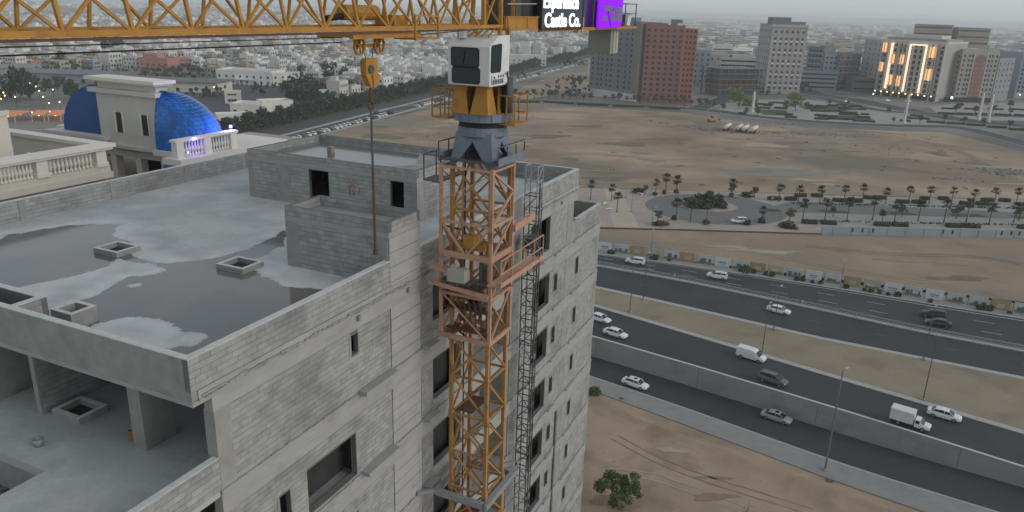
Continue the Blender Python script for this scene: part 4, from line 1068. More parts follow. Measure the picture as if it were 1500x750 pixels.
glass([(cv0 + .01, cu0 + .1, -2.28), (cv0 + .01, cu0 + 1.0, -2.28), (cv0 + .01, cu0 + 1.08, -1.24), (cv0 + .01, cu0 + .12, -1.3)], .025, (-1, 0, 0))
cb('wiper', (cv0 + .75, cu0 - .06, -1.5), (cv0 + .62, cu0 - .06, -2.0), .02, 'black')
def text(name, s, size, m, parent, loc, rot, depth=.01, off=CO, fat=0.0, sx=1.0, align='LEFT'):
    c = bpy.data.curves.new(name, 'FONT'); c.body = s; c.size = size; c.extrude = depth; c.offset = fat; c.align_x = align
    o = bpy.data.objects.new(name, c); COL.objects.link(o)
    bpy.context.view_layer.update()
    me = bpy.data.meshes.new_from_object(o.evaluated_get(bpy.context.evaluated_depsgraph_get()))
    bpy.data.objects.remove(o); bpy.data.curves.remove(c)
    me.materials.clear(); me.materials.append(MATS[m])
    t = ob(name, me, parent, Vector(loc) - Vector(off)); t.rotation_euler = rot; t.scale = (sx, 1, 1)
    return t
FACE_V = (math.pi / 2, 0, math.pi / 2)                # lettering on a face that looks along +v
text('lettering', 'LIEBHERR', .25, 'lettering', cab, (cv1 + .008, cu0 + .17, -2.69), FACE_V, .004, fat=.006, sx=.95)
ic = cmb()
for k, (u, z) in enumerate(((.35, -2.45), (.7, -2.42), (.9, -2.42), (1.1, -2.42), (1.3, -2.36))): ic.bar((cv1 + .006, cu0 + u, z), (cv1 + .006, cu0 + u + .1, z), .014, .09)
ic.bar((cv1 + .006, cu0 + .18, -2.36), (cv1 + .006, cu0 + .18, -2.6), .012, .05); ic.bar((cv1 + .006, cu0 + .18, -2.6), (cv1 + .006, cu0 + .3, -2.6), .012, .03)
tag(put('sticker', ic, 'lettering', cab), kind='stuff')
a = cmb(); a.box(cv1 - .002, cv1 + .02, cu1 - .2, cu1 - .08, -2.5, -2.28); put('vent', a, 'black', cab)
a = cmb(); a.bar((cv0 + .4, 25.6, -1.1), (cv0 + .4, 25.6, -.85), .2, .3); put('roof_lamp', a, 'cab_white', cab)
# --- jib
N0, N1 = -13.08, -14.32
Z0, Z1 = -.66, .60
JE = -7.0
cb('jib_chord', (N0, JE, Z0), (N0, 29.9, Z0), .15, 'crane_yellow', h=.12); cb('jib_chord', (N1, JE, Z0), (N1, 29.9, Z0), .15, 'crane_yellow', h=.13)
cb('jib_chord', (N0 - .25, JE, Z1), (N0 - .25, 26.5, Z1), .12, 'crane_yellow'); cb('jib_chord', (N1 + .25, JE, Z1), (N1 + .25, 26.5, Z1), .12, 'crane_yellow')
cb('trolley_rail', (N0 + .02, JE, Z0 - .1), (N0 + .02, 25, Z0 - .1), .1, 'rust', h=.05)
u = 25.2; k = 0
NT, FT = N0 - .25, N1 + .25
while u > JE + 1.4:
    b = u - 1.45
    cb('jib_brace', (N0, b, Z0), (NT, b, Z1), .07, 'crane_yellow')
    cb('jib_brace', (N0, u, Z0), (NT, b, Z1), .058, 'crane_yellow'); cb('jib_brace', (N0, b, Z0), (NT, u, Z1), .058, 'crane_yellow')
    cb('jib_brace', (N1, b, Z0), (FT, b, Z1), .06, 'crane_yellow')
    if k % 2: cb('jib_brace', (N1, u, Z0), (FT, b, Z1), .055, 'crane_yellow')
    else: cb('jib_brace', (N1, b, Z0), (FT, u, Z1), .055, 'crane_yellow')
    cb('jib_brace', (N0, b, Z0), (N1, b, Z0), .07, 'crane_yellow')
    cb('jib_brace', (NT, b, Z1), (FT, b, Z1), .06, 'crane_yellow')
    u = b; k += 1
for u_ in (25.5, 26.9, 28.0):                          # heavier frame over the turret
    for v in (N0, N1): cb('jib_post', (v, u_, -.75), (v + (.1 if v < -13.7 else -.1), u_ + .1, 1.6), .13, 'crane_yellow')
for (p_, q_) in (((N0, 25.5, -.7), (N0, 27.0, 1.2)), ((N1, 25.5, -.7), (N1, 27.0, 1.2)), ((N0, 26.9, 1.2), (N1, 25.5, -.2)), ((N0, 26.9, -.6), (N1, 26.9, .9))): cb('jib_brace', p_, q_, .07, 'crane_yellow')
for (v, u_) in ((-14.1, 25.6), (-12.95, 26.6), (-14.2, 27.0), (-12.85, 27.1)): cb('jib_seat', (v, u_, -1.1), (v, u_ - .05, -.7), .14, 'crane_yellow')
for k in range(5): cb('seat_brace', (-14.1 + .28 * k, 25.7, -1.02), (-13.9 + .2 * k, 26.5, -.7), .05, 'crane_yellow')
# --- counter-jib
a = cmb(); a.box(-13.0, -12.9, 27.0, 30.3, -.80, -.33); a.box(-13.02, -12.86, 27.0, 30.3, -.34, -.29); a.box(-13.02, -12.86, 27.0, 30.3, -.82, -.77)
for u_ in (27.1, 28.9, 30.27): a.box(-12.9, -12.865, u_, u_ + .05, -.78, -.33)
cput('deck_girder', a, 'crane_yellow')
a = cmb(); a.box(-14.5, -14.4, 27.0, 44, -.80, -.45); cput('deck_girder', a, 'crane_yellow')
cb('deck_girder', (-12.95, 30.3, -.84), (-12.95, 44.5, -.84), .12, 'crane_yellow', h=.14)
a = cmb(); a.box(-14.38, -13.02, 27.0, 44.4, -.82, -.76); cput('walkway', a, 'rust')
for (u0, u1, h, m) in ((28.2, 29.2, 1.5, 'dark_steel'), (30.0, 31.2, 1.7, 'hoist_grey'), (31.6, 33.0, 1.3, 'dark_steel'), (36, 38.6, 1.4, 'dark_steel'), (42.0, 42.5, 1.0, 'dark_steel'), (42.8, 43.3, .6, 'black')):
    a = cmb(); a.box(-14.3, -13.3, u0, u1, -.76, -.76 + h); cput('switch_cabinet', a, m)
a = cmb(); a.loft([[(-13.6, 43.2, -.74), (-13.1, 43.2, -.74), (-13.1, 43.8, -.74), (-13.6, 43.8, -.74)], [(-13.6, 43.5, -.05), (-13.1, 43.5, -.05), (-13.1, 44.1, -.05), (-13.6, 44.1, -.05)]]); cput('light_fairing', a, 'cab_white')
a = cmb(); a.tube((-14.2, 34, -.2), (-13.1, 34, -.2), .45, n=16); cput('winch_drum', a, 'dark_steel')
for k in range(9):
    u_ = 28 + 2.05 * k
    cb('guard_post', (-12.98 if not 29.9 < u_ < 41.6 else -13.25, u_, -.76), (-12.98 if not 29.9 < u_ < 41.6 else -13.25, u_, .42), .045, 'dark_steel'); cb('guard_post', (-14.45, u_, -.76), (-14.45, u_, .42), .045, 'dark_steel')
for z in (-.1, .42): cb('guard_rail', (-14.45, 28, z), (-14.45, 44.6, z), .04, 'dark_steel'); cb('guard_rail', (-12.98, 41.6, z), (-12.98, 44.6, z), .04, 'dark_steel')
cb('guard_rail', (-14.45, 44.6, .42), (-12.98, 44.6, .42), .04, 'dark_steel')
for s in (0, .35): cb('guard_rail', (-12.95, 27.2, .15 + s), (-12.95, 29.9, .2 + s), .04, 'ballast_light')
a = cmb(); a.box(-14.5, -13.22, 40.8, 41.2, -2.2, -.85); cput('counterweight', a, 'ballast')
for u_ in (41.26, 41.72): a = cmb(); a.box(-14.5, -13.2, u_, u_ + .38, -2.2, -.84); cput('counterweight', a, 'ballast_light')
a = cmb(); a.box(-13.0, -12.8, 35.02, 35.3, -1.0, -.3); a.box(-13.05, -12.8, 34.6, 34.9, -1.0, -.86); cput('hanger_plate', a, 'cage_orange')
# --- trolley with its winch
a = cmb(); a.box(-14.2, -13.2, 17.7, 21.2, -.9, -.82); a.box(-13.2, -13.08, 17.7, 21.2, -.94, -.8); a.box(-14.32, -14.2, 17.7, 21.2, -.94, -.8); tr_ = cput('trolley', a, 'crane_yellow')
def tmb(name, mb, m): return put(name, mb, m, tr_)
a = cmb(); a.tube((-13.9, 18.3, -.25), (-13.9, 19.9, -.25), .22, n=14); tmb('trolley_motor', a, 'crane_yellow')
a = cmb(); a.tube((-13.9, 17.6, -.42), (-13.9, 18.3, -.35), .09, n=10); tmb('motor_brake', a, 'black')
a = cmb(); a.box(-14.1, -13.4, 20.2, 20.9, -.6, -.3); tmb('gear_case', a, 'crane_yellow')
a = cmb(); a.box(-13.5, -12.7, 20.3, 21.7, -1.0, -.94); tmb('service_platform', a, 'crane_yellow')
for (v, u_) in ((-12.72, 20.3), (-12.72, 21.65), (-13.4, 21.65)):
    a = cmb(); a.bar((v, u_, -.95), (v, u_, -.25), .05); tmb('guard_post', a, 'crane_yellow')
a = cmb(); a.bar((-12.72, 20.3, -.3), (-12.72, 21.65, -.3), .045); tmb('guard_rail', a, 'crane_yellow')
for u_ in (18.72, 19.72):
    a = cmb(); n = 18
    ring = lambda r, v: [(v, u_ + r * math.cos(2 * math.pi * t / n), -1.17 + r * math.sin(2 * math.pi * t / n)) for t in range(n)]
    a.loft([ring(.27, -13.66), ring(.27, -13.60), ring(.21, -13.60), ring(.21, -13.66), ring(.27, -13.66)], cap=False)
    for t in range(5): th = 2 * math.pi * t / 5; a.bar((-13.63, u_, -1.17), (-13.63, u_ + .22 * math.cos(th), -1.17 + .22 * math.sin(th)), .04)
    tmb('sheave', a, 'crane_yellow')
    a = cmb(); a.loft([[(v, u_ - .16, -.95), (v, u_ + .16, -.95), (v, u_ + .07, -1.25), (v, u_ - .07, -1.25)] for v in (-13.74, -13.69)]); tmb('sheave_plate', a, 'crane_yellow')
a = cmb(); a.bar((-13.7, 18.75, -1.17), (-13.7, 19.7, -1.17), .06, .1); tmb('sheave_bar', a, 'crane_yellow')
for (z0, z1, r) in ((-1.05, -1.02, .025), (-.92, -.86, .018)): cb('trolley_rope', (-13.7, 18.0, z0), (-13.7, JE, z1), r * 1.3, 'black', 'tube')
cb('trolley_rope', (-13.75, 21.2, -.95), (-13.75, 26.0, -.8), .03, 'black', 'tube')
# --- hook block, hanging from the trolley by its ropes
hk = empty('hook_block', (*grid(-13.7, 19.3), 57.5 - 7.7), -YA, 'yellow hook block with a long rusty sling hanging from the crane trolley', 'hook block')
HO = (-13.7, 19.3, -7.7)
def hmb(): return MB(off=HO)
a = hmb(); a.loft([[(v, 19.02, -1.54), (v, 19.52, -1.54), (v, 19.56, -1.6), (v, 19.58, -2.0), (v, 19.66, -2.02), (v, 19.6, -2.26), (v, 19.38, -2.38), (v, 19.2, -2.36), (v, 18.98, -2.02), (v, 18.96, -1.6)] for v in (-13.80, -13.60)]); put('block_body', a, 'crane_yellow', hk)
a = hmb(); a.loft([[(v, 19.25, -2.02), (v, 19.66, -2.04), (v, 19.5, -2.33), (v, 19.3, -2.4)] for v in (-13.6, -13.55)]); put('cheek_plate', a, 'crane_mast_paint', hk)
a = hmb(); a.tube((-13.84, 19.2, -1.85), (-13.56, 19.2, -1.85), .13, n=14); put('block_sheave', a, 'dark_steel', hk)
for u0, u1 in ((18.95, 19.15), (19.5, 19.42)): bar('hoist_rope', (-13.7, u0, -1.2), (-13.7, u1, -1.6), .03, 'dark_steel', hk, HO, 'tube')
bar('hook_shank', (-13.7, 19.3, -2.4), (-13.7, 19.3, -2.8), .1, 'rust', hk, HO, 'tube')
a = hmb()
for t in range(9):
    f = lambda t: (-13.7, 19.3 + .13 * math.sin(t * .6), -2.92 + .13 * math.cos(t * .6))
    a.tube(f(t - .5), f(t + .6), .035, n=6)
put('hook', a, 'rust', hk)
bar('sling', (-13.7, 19.3, -2.95), (-13.7, 19.31, -4.9), .075, 'dark_steel', hk, HO, 'tube'); bar('sling', (-13.7, 19.31, -4.85), (-13.7, 19.32, -7.62), .09, 'rust', hk, HO, 'tube')
a = hmb(); a.tube((-13.7, 19.32, -7.55), (-13.7, 19.32, -7.7), .08, n=8); put('sling_end', a, 'rust', hk)
# --- illuminated signs on the counter-jib
sg = empty('led_sign', (*grid(-12.75, 32.5), 57.5 - .77), -YA, 'dark screen with white lettering on the crane counter-jib, reading Experience Castle Co.', 'sign')
SO = (-12.75, 32.5, -.77)
a = MB(off=SO); a.box(-12.95, -12.78, 30.12, 35.0, -.77, 1.7); put('screen', a, 'led_screen', sg)
a = MB(off=SO); a.box(-12.97, -12.76, 30.06, 30.12, -.8, 1.73); a.box(-12.97, -12.76, 35.0, 35.06, -.8, 1.73); a.box(-12.97, -12.76, 30.12, 35.0, -.82, -.772); put('screen_frame', a, 'black', sg)
text('lettering', 'Experience', .80, 'led_white', sg, (-12.77, 30.22, .06), FACE_V, .02, SO, .012, 1.15)
text('lettering', 'Castle Co.', .80, 'led_white', sg, (-12.77, 30.42, -.70), FACE_V, .02, SO, .012, 1.24)
pg = empty('logo_sign', (*grid(-12.7, 39), 57.5 - .8), -YA, 'glowing purple logo sign of linked letters at the end of the crane counter-jib', 'sign')
LO = (-12.7, 39.0, -.8)
def lp(x, y): return (37.1 + (x - 268) * (41.0 - 37.1) / (600 - 268), .49 - y * (1.27 / 300))   # sign outline drawn in its own plane
a = MB(off=LO)
def plate(mb, pts, v0, v1): mb.loft([[(v, *lp(x, y)) for x, y in pts] for v in (v0, v1)])
plate(a, [(290, 310), (272, 295), (268, 200), (275, -90), (600, -90), (600, 240), (590, 290), (565, 308), (440, 308)], -12.82, -12.72); put('logo_panel', a, 'led_purple', pg)
for k, q in enumerate(([(322, 60), (395, 58), (470, 62), (470, 104), (415, 112), (385, 116), (326, 104)], [(322, 176), (380, 176), (386, 222), (322, 222)], [(425, 105), (472, 66), (472, 186), (486, 196), (502, 186), (505, 68), (588, 66), (588, 232), (455, 226), (432, 200)])):
    a = MB(off=LO); plate(a, q, -12.719, -12.70); put('logo_inlay', a, 'tower_grey', pg)
a = MB(off=LO)
prev = None
for t in range(9):
    x, y = (388 + 2 * t + (t * t) * .55, 112 + 22 * t)
    if prev: a.bar((-12.70, *lp(*prev)), (-12.70, *lp(x, y)), .012, .09)
    prev = (x, y)
put('logo_groove', a, 'black', pg)
bar('sign_post', (-12.98, 37, -.8), (-12.98, 37, 1), .08, 'dark_steel', pg, LO); bar('sign_post', (-12.98, 41, -.8), (-12.98, 41, 1), .08, 'dark_steel', pg, LO)

# --- steel collar tying the mast to the building
tc = empty('mast_collar', (*grid(-13.7, 26.75), 57.5 - 21.3), -YA, 'grey galvanised steel collar tying the crane mast to the facade', 'collar')
TO = (-13.7, 26.75, -21.3)
for p_, q_, w2 in (((-15.1, 25.5, -21.0), (-12.6, 25.5, -21.0), .24), ((-12.6, 25.38, -21.0), (-12.6, 28.75, -21.0), .24), ((-12.72, 28.4, -21.0), (-15.75, 28.4, -21.0), .24), ((-15.1, 25.62, -21.0), (-15.1, 28.28, -21.0), .2)):
    bar('collar_beam', p_, q_, w2, 'galvanised', tc, TO, h=.27)
bar('tie_strut', (-15.75, 24.9, -20.95), (-15.0, 25.6, -20.95), .14, 'galvanised', tc, TO)

# --- rack mast of the builders' hoist
hm = empty('hoist_mast', (*grid(-15.0, 35.2), LOW), -YA, 'slender grey lattice mast of a builders hoist climbing the facade', 'hoist mast')
MO = (-15.0, 35.2, LOW - 57.5)
hc = corners(-15.0, 35.2, .34, .34)
for (v, u_) in hc:
    bar('leg', (v, u_, LOW - 57.5), (v, u_, -9.6), .075, 'dark_steel', hm, MO, 'tube'); bar('leg', (v, u_, -9.6), (v, u_, -7.55), .075, 'galvanised', hm, MO, 'tube')
z = -7.6; k = 0
while z > -30:
    m = 'galvanised' if z > -9 else ('dark_steel' if rnd.random() < .7 else 'galvanised')
    for f in range(4):
        a_, b_ = hc[f], hc[(f + 1) % 4]
        bar('rung', (*a_, z), (*b_, z), .06, m, hm, MO, 'tube')
        if f in (0, 1): bar('rung', (*(a_ if k % 2 else b_), z), (*(b_ if k % 2 else a_), z - .76), .045, m, hm, MO, 'tube')
    z -= .76; k += 1
lw = MB(off=MO)
while z > LOW - 57.5 + 1:
    for f in range(4): lw.bar((*hc[f], z), (*hc[(f + 1) % 4], z), .06); lw.bar((*hc[f], z), (*hc[(f + 1) % 4], z - .76), .045)
    z -= .76
tag(put('bracing', lw, 'dark_steel', hm), kind='stuff')
a = MB(off=MO); a.box(-14.68, -14.62, 35.15, 35.25, LOW - 57.5, -8.5); put('rack', a, 'dark_steel', hm)
for zz in (-10.6, -17.7, -24.8):
    for u_ in (34.9, 35.5): bar('wall_tie', (-15.0, u_, zz), (VF, u_ + (.3 if u_ > 35 else -.8), zz), .07, 'galvanised', hm, MO)
a = MB(off=MO); a.box(-15.3, -14.7, 34.9, 35.5, -12.0, -11.4); put('junction_box', a, 'dark_steel', hm)

# ================================================================ trees, palms, hedges
def leaf_mesh(name, m, clusters, n, size, seed, flat=1.0):
    """crown of many small leaf faces gathered in clumps: clusters = (x, y, z, r)"""
    r = random.Random(seed); mb = MB()
    tot = sum(c[3] ** 2 for c in clusters)
    for cx, cy, cz, cr in clusters:
        for _ in range(max(6, int(n * cr * cr / tot))):
            while True:
                p = Vector((r.uniform(-1, 1), r.uniform(-1, 1), r.uniform(-1, 1)))
                if .25 < p.length < 1: break
            p = p * (r.uniform(.75, 1.08)) * cr; p.z *= flat
            a = Vector((r.gauss(0, 1), r.gauss(0, 1), r.gauss(0, 1))).normalized(); b = a.cross(Vector((r.gauss(0, 1), r.gauss(0, 1), r.gauss(0, 1)))).normalized()
            s = size * r.uniform(.6, 1.3); c = Vector((cx, cy, cz)) + p
            mb.face([c - a * s, c + b * s * .55, c + a * s, c - b * s * .55])
    return mb.mesh(name, m)
def crown_clusters(h, w, n, seed, z0=.35):
    r = random.Random(seed); out = []
    for _ in range(n):
        t = r.uniform(0, 6.283); d = r.uniform(.1, .62) * w / 2; z = h * r.uniform(z0 + .12, .86)
        out.append((d * math.cos(t), d * math.sin(t), z, w * r.uniform(.16, .27)))
    return out
def trunk_mesh(h, r0, seed, limbs=4, m='trunk'):
    r = random.Random(seed); mb = MB(); top = Vector((r.uniform(-.1, .1) * h * .2, r.uniform(-.1, .1) * h * .2, h * .5))
    mb.tube((0, 0, 0), top, r0, r0 * .6, 7)
    for k in range(limbs):
        t = 6.283 * k / limbs + r.uniform(-.4, .4); q = top + Vector((math.cos(t) * h * .22, math.sin(t) * h * .22, h * r.uniform(.18, .3)))
        mb.tube(top * r.uniform(.75, 1), q, r0 * .45, r0 * .18, 5)
    return mb.mesh('trunk', m)
def tree_proto(h, w, seed, leaf, n=420, size=.45, ncl=9, z0=.3, flat=.85):
    return trunk_mesh(h, h * .022 + .04, seed), leaf_mesh('crown', leaf, crown_clusters(h, w, ncl, seed, z0), n, size, seed, flat)
TP = {}
for i in range(3):
    TP['street', i] = tree_proto(7, 6.5, 20 + i, 'leaf_dark', 340, .55, 8, .15)
    TP['city', i] = tree_proto(9, 9, 30 + i, 'leaf_dark', 380, .7, 9, .2)
    TP['park', i] = tree_proto(4.5, 4.2, 40 + i, 'leaf_mid', 300, .28, 7, .35, .6)
    TP['bright', i] = tree_proto(8, 9, 50 + i, 'leaf_bright', 420, .6, 9, .2)
def tree(kind, i, x, y, z=0, sc=1.0, label='', group=None, name='tree'):
    tm, cmh = TP[kind, i % 3]
    e = empty(name, (x, y, z), random.Random(int(x * 7 + y * 3)).uniform(0, 6.28), label, 'tree', group)
    e.scale = (sc, sc, sc)
    ob('trunk', tm, e); ob('crown', cmh, e)
    return e
# fan palms
def palm_proto(h, seed):
    r = random.Random(seed)
    t = MB(); t.loft([[(.17 * (1 - .35 * z / h) * math.cos(a) * (1.5 if z == 0 else 1) + .05 * math.sin(z), .17 * (1 - .35 * z / h) * math.sin(a) * (1.5 if z == 0 else 1), z) for a in [6.283 * k / 7 for k in range(7)]] for z in (0, .4, h * .4, h * .8, h)])
    c = MB()
    for k in range(34):
        a = 6.283 * k / 34 * 5.3; el = r.uniform(-.75, 1.25); L = r.uniform(.85, 1.2) * (1.15 if el > 0 else .85)
        d = Vector((math.cos(a) * math.cos(el), math.sin(a) * math.cos(el), math.sin(el)))
        s = d.cross(Vector((0, 0, 1))).normalized(); o = Vector((0, 0, h)); tip = o + d * L
        c.face([o, o + d * L * .3 + s * .03, o + d * L * .3 - s * .03])
        for j in range(-3, 4):
            q = tip + (d * (.85 - .07 * abs(j)) + s * .27 * j) * .85 + Vector((0, 0, -.12 * abs(j) * .5 - .14)); b0 = o + d * L * .45
            c.face([b0, b0 + (q - b0) * .6 + s * .11, q, b0 + (q - b0) * .6 - s * .11])
    return t.mesh('trunk', 'palm_trunk'), c.mesh('crown', 'palm_leaf')
PALM = [palm_proto(4.3 + .35 * i, 60 + i) for i in range(4)]
pk = 0
def palm(p, sc, label, group):
    global pk
    e = empty('fan_palm', (*p, .1), pk * 1.7, label, 'palm', group); e.scale = (sc, sc, sc)
    t, c = PALM[pk % 4]; ob('trunk', t, e); ob('crown', c, e); pk += 1
for p in [(93.3, 242.7), (99.7, 241.3), (108.0, 242.3), (113.9, 242.4), (121.6, 242.3), (130.6, 245.2), (137.2, 244.9), (143.0, 242.3), (151.6, 244.5), (159.7, 246.6), (166.8, 246.3), (173.7, 245.5)]:
    palm(p, .95, ORD[pk] + ' fan palm from the left in the back row of the park', 'back row of fan palms')
k0_ = pk
for p in [(86.4, 219.3), (93.0, 219.3), (99.9, 220.1), (107.9, 221.0), (114.6, 221.0), (122.1, 221.8), (129.3, 220.8), (136.1, 221.1), (143.4, 221.5), (151.2, 222.4), (157.3, 222.0)]:
    palm(p, 1.12, ORD[pk - k0_] + ' fan palm from the left in the front row of the park', 'front row of fan palms')
for p, s, l in [((24.5, 235.7), .95, 'fan palm on the pink paving closest to the grey building'), ((31.2, 236.0), .95, 'fan palm at the top of the cream path'), ((31.1, 221.0), 1.05, 'fan palm standing on the cream path'),
                ((46.5, 243.5), .9, 'slim fan palm behind the roundabout, at its left'), ((50.3, 246.3), 1.05, 'tall slim fan palm behind the roundabout, in the middle'), ((54.2, 248.0), 1.1, 'tall fan palm behind the roundabout, at its right'),
                ((47.4, 214.2), 1.1, 'fan palm on the near edge of the roundabout by a round bush'), ((51.2, 211.9), 1.1, 'leaning fan palm directly in front of the roundabout shrubs'), ((55.3, 209.8), 1.1, 'fan palm nearest the white car side of the roundabout'),
                ((72.7, 214.4), .85, 'short fan palm right of the white car by the roundabout'), ((86.2, 240.7), 1, 'fan palm at the far right edge of the roundabout'), ((72.0, 245.3), 1, 'fan palm under the low round tree behind the roundabout')]:
    palm(p, s, l, None)
for k, (p, s, l) in enumerate([((72.8, 247.8), 1.0, 'dark round tree behind the roundabout'), ((79.8, 245.9), .9, 'pale airy tree right behind the roundabout'), ((41.4, 209.7), 1.0, 'airy olive tree at the left front of the roundabout'), ((81.4, 216.4), 1.0, 'bare pale tree right of the roundabout by a soil bed'),
        ((43.7, 247.0), .7, 'small pale tree behind the left planter of the roundabout'), ((110.3, 219.7), .9, 'leafy pale tree between the front palms, left one'), ((119.3, 226.2), .9, 'pale tree in front of the second grass bed'), ((135.7, 225.7), 1.1, 'wide pale tree behind the tall lamp of the park'), ((97.1, 223.6), .8, 'small bare tree by the first grass bed'), ((154.8, 225.6), 1.1, 'leafy tree at the right end of the park')]):
    tree('park', k, *p, .1, s, l)
# clipped hedges and shrubs
def hedge_mesh(L, W, Hh, n, seed, m='hedge'):
    r = random.Random(seed); mb = MB(); mb.box(-L / 2 + .15, L / 2 - .15, -W / 2 + .12, W / 2 - .12, 0, Hh - .12)
    for _ in range(n):
        u, v, w3 = r.uniform(-.5, .5) * L, r.uniform(-.5, .5) * W, r.uniform(.05, 1) * Hh
        k = r.randrange(3)
        if k == 0: w3 = Hh
        elif k == 1: v = -W / 2 if r.random() < .75 else W / 2
        else: u = (L / 2) * r.choice((-1, 1))
        a = Vector((r.gauss(0, 1), r.gauss(0, 1), r.gauss(0, .6))).normalized() * .2; b = a.cross(Vector((r.gauss(0, 1), r.gauss(0, 1), 1))).normalized() * .13; c = Vector((u, v, w3))
        mb.face([c - a, c + b, c + a, c - b])
    return mb.mesh('hedge', m)
HM = [hedge_mesh(6, 1.8, 1.1, 260, i) for i in range(3)]
HN_ = [0, 0, 0, 0]
def hn(i): HN_[i] += 1; return HN_[i] - 1
def hedge(p, q, label, group, z=.1):
    a, b = Vector(p), Vector(q); d = b - a
    o = ob('hedge', HM[int(a.x) % 3], None, ((a.x + b.x) / 2, (a.y + b.y) / 2, z), math.atan2(d.y, d.x)); o.scale = (d.length / 6, 1, 1)
    return tag(o, label, 'hedge', group)
for p, q in [((94.6, 249.2), (98.2, 249.7)), ((100.3, 250.0), (103.8, 249.9)), ((117.5, 249.3), (121.0, 249.2)), ((121.2, 249.3), (124.9, 249.7)), ((137.4, 250.8), (140.1, 250.7)), ((143.8, 251.2), (146.8, 251.3)), ((158.3, 251.1), (162.1, 251.3)), ((164.5, 251.4), (167.8, 251.5))]:
    hedge(p, q, ORD[hn(0)] + ' clipped hedge from the left along the sand edge behind the palms', 'hedges along the back edge of the park')
for p, q in [((83.6, 243.5), (87.7, 243.8)), ((89.3, 243.8), (93.0, 244.2)), ((105.1, 243.9), (109.6, 244.0)), ((110.6, 244.1), (114.7, 244.2)), ((126.4, 244.7), (130.5, 244.8)), ((131.7, 244.9), (135.8, 245.1)), ((147.6, 245.1), (151.7, 245.1)), ((153.1, 245.3), (157.2, 245.3)), ((168.9, 245.9), (173.0, 245.9))]:
    hedge(p, q, ORD[hn(1)] + ' clipped hedge from the left between the palms of the back row', 'hedges between the back palms')
for p, q in [((84.7, 214.9), (88.9, 215.0)), ((90.3, 214.8), (94.5, 214.9)), ((105.8, 214.7), (110.1, 214.8)), ((111.1, 214.9), (115.6, 215.1)), ((127.3, 215.7), (131.8, 215.8)), ((132.5, 215.9), (137.2, 216.0)), ((149.0, 216.6), (153.3, 216.7))]:
    hedge(p, q, ORD[hn(2)] + ' clipped hedge from the left behind the low grey park wall', 'hedges along the park wall')
rows = MB(); r = random.Random(5)
for a, b, n in (((89.9, 238.8), (176.0, 242.2), 500), ((86.4, 217.0), (161.3, 220.2), 420)):
    for _ in range(n):
        t = r.random();
        if r.random() < .25: continue
        x, y = a[0] + (b[0] - a[0]) * t, a[1] + (b[1] - a[1]) * t + r.uniform(-.4, .4)
        c = Vector((x, y, .1 + r.uniform(.1, .5))); s = .35; u = Vector((r.gauss(0, 1), r.gauss(0, 1), r.gauss(0, 1))).normalized() * s; v = u.cross(Vector((r.gauss(0, 1), 1, 1))).normalized() * s * .7
        rows.face([c - u, c + v, c + u, c - v])
tag(put('ground_cover', rows, 'hedge'), kind='stuff')
SH = [leaf_mesh('shrub', 'hedge', [(0, 0, .5, .75), (.4, .2, .4, .5), (-.4, -.1, .45, .5)], 130, .24, 70 + i) for i in range(3)]
def shrub(p, s, label, group=None, m=0, z=.1, sz=None):
    o = ob('shrub', SH[m % 3], None, (*p, z), m); o.scale = (s, s, sz or s); return tag(o, label, 'shrub', group)
for k, (p, s) in enumerate([((46.5, 244.9), 1.1), ((50.2, 247.8), 1.2), ((54.6, 249.4), 1.2), ((65.9, 249.4), 1.1), ((72.2, 246.3), 1.3), ((46.9, 214.3), 1.2), ((55.4, 210.5), 1.4), ((67.6, 211.2), 1.5), ((72.7, 214.3), 1.5)]):
    shrub(p, s, ['leftmost round bush behind the roundabout', 'second round bush from the left behind the roundabout', 'third round bush from the left behind the roundabout', 'round bush behind the middle of the roundabout', 'round bush at the back right of the roundabout', 'round bush under the slim front left palm of the roundabout', 'round bush under the palm left of the white car', 'round bush immediately right of the parked white car', 'round bush under the short palm right of the white car'][k], 'round bushes around the roundabout', k)
for k, (p, s, sz, l) in enumerate([((41.3, 247.6), 2.6, 1.6, 'dark shrub bed at the back left of the roundabout'), ((77.8, 247.5), 3.2, 1.3, 'long dark shrub bed at the back right of the roundabout'), ((78.9, 209.6), 3.4, 1.5, 'brown soil mound with low shrubs right of the roundabout'), ((42.1, 208.3), 3.0, 1.0, 'dark shrub bed at the front left of the roundabout')]):
    shrub(p, s, l, None, k, sz=sz)
for k, (p, s, sz) in enumerate([((55.5, 231.0), 3.6, 2.8), ((58.8, 234.1), 3.4, 3.0), ((62.0, 235.8), 3.8, 3.0), ((63.9, 233.8), 3.6, 3.0), ((60.1, 229.5), 3.6, 2.6), ((64.4, 230.4), 3.0, 2.2), ((56.7, 228.6), 2.8, 2.2)]):
    shrub(p, s, ['leftmost big shrub on the roundabout island', 'back left big shrub on the roundabout island', 'topmost big shrub on the roundabout island', 'back right big shrub on the roundabout island', 'big shrub at the front middle of the roundabout island', 'rightmost big shrub on the roundabout island', 'front left big shrub on the roundabout island'][k], 'shrubs on the roundabout island', k, .2, sz)
shrub((66.0, 238.5), 1.6, 'small separate shrub behind the island shrubs', None, 1, .2, 2.4)
# shrubs along the hoarding
r = random.Random(8); L = resample(offset(fe, 1.7), 240)
kk = 0
for i, (x, y) in enumerate(L):
    p = px(x, y, 0)
    if not (885 < p[0] < 1520): continue
    dens = .8 if 1110 < p[0] < 1310 else .28
    if r.random() < dens:
        shrub((x + r.uniform(-.6, .6), y + r.uniform(-.4, .4)), r.uniform(.6, 1.15), 'low olive shrub on the verge below the printed hoarding', 'shrubs along the hoarding', i, .1)
tree('park', 1, *(54.1, 164.6), .1, .75, 'small yellowish tree on the verge in front of the hoarding')
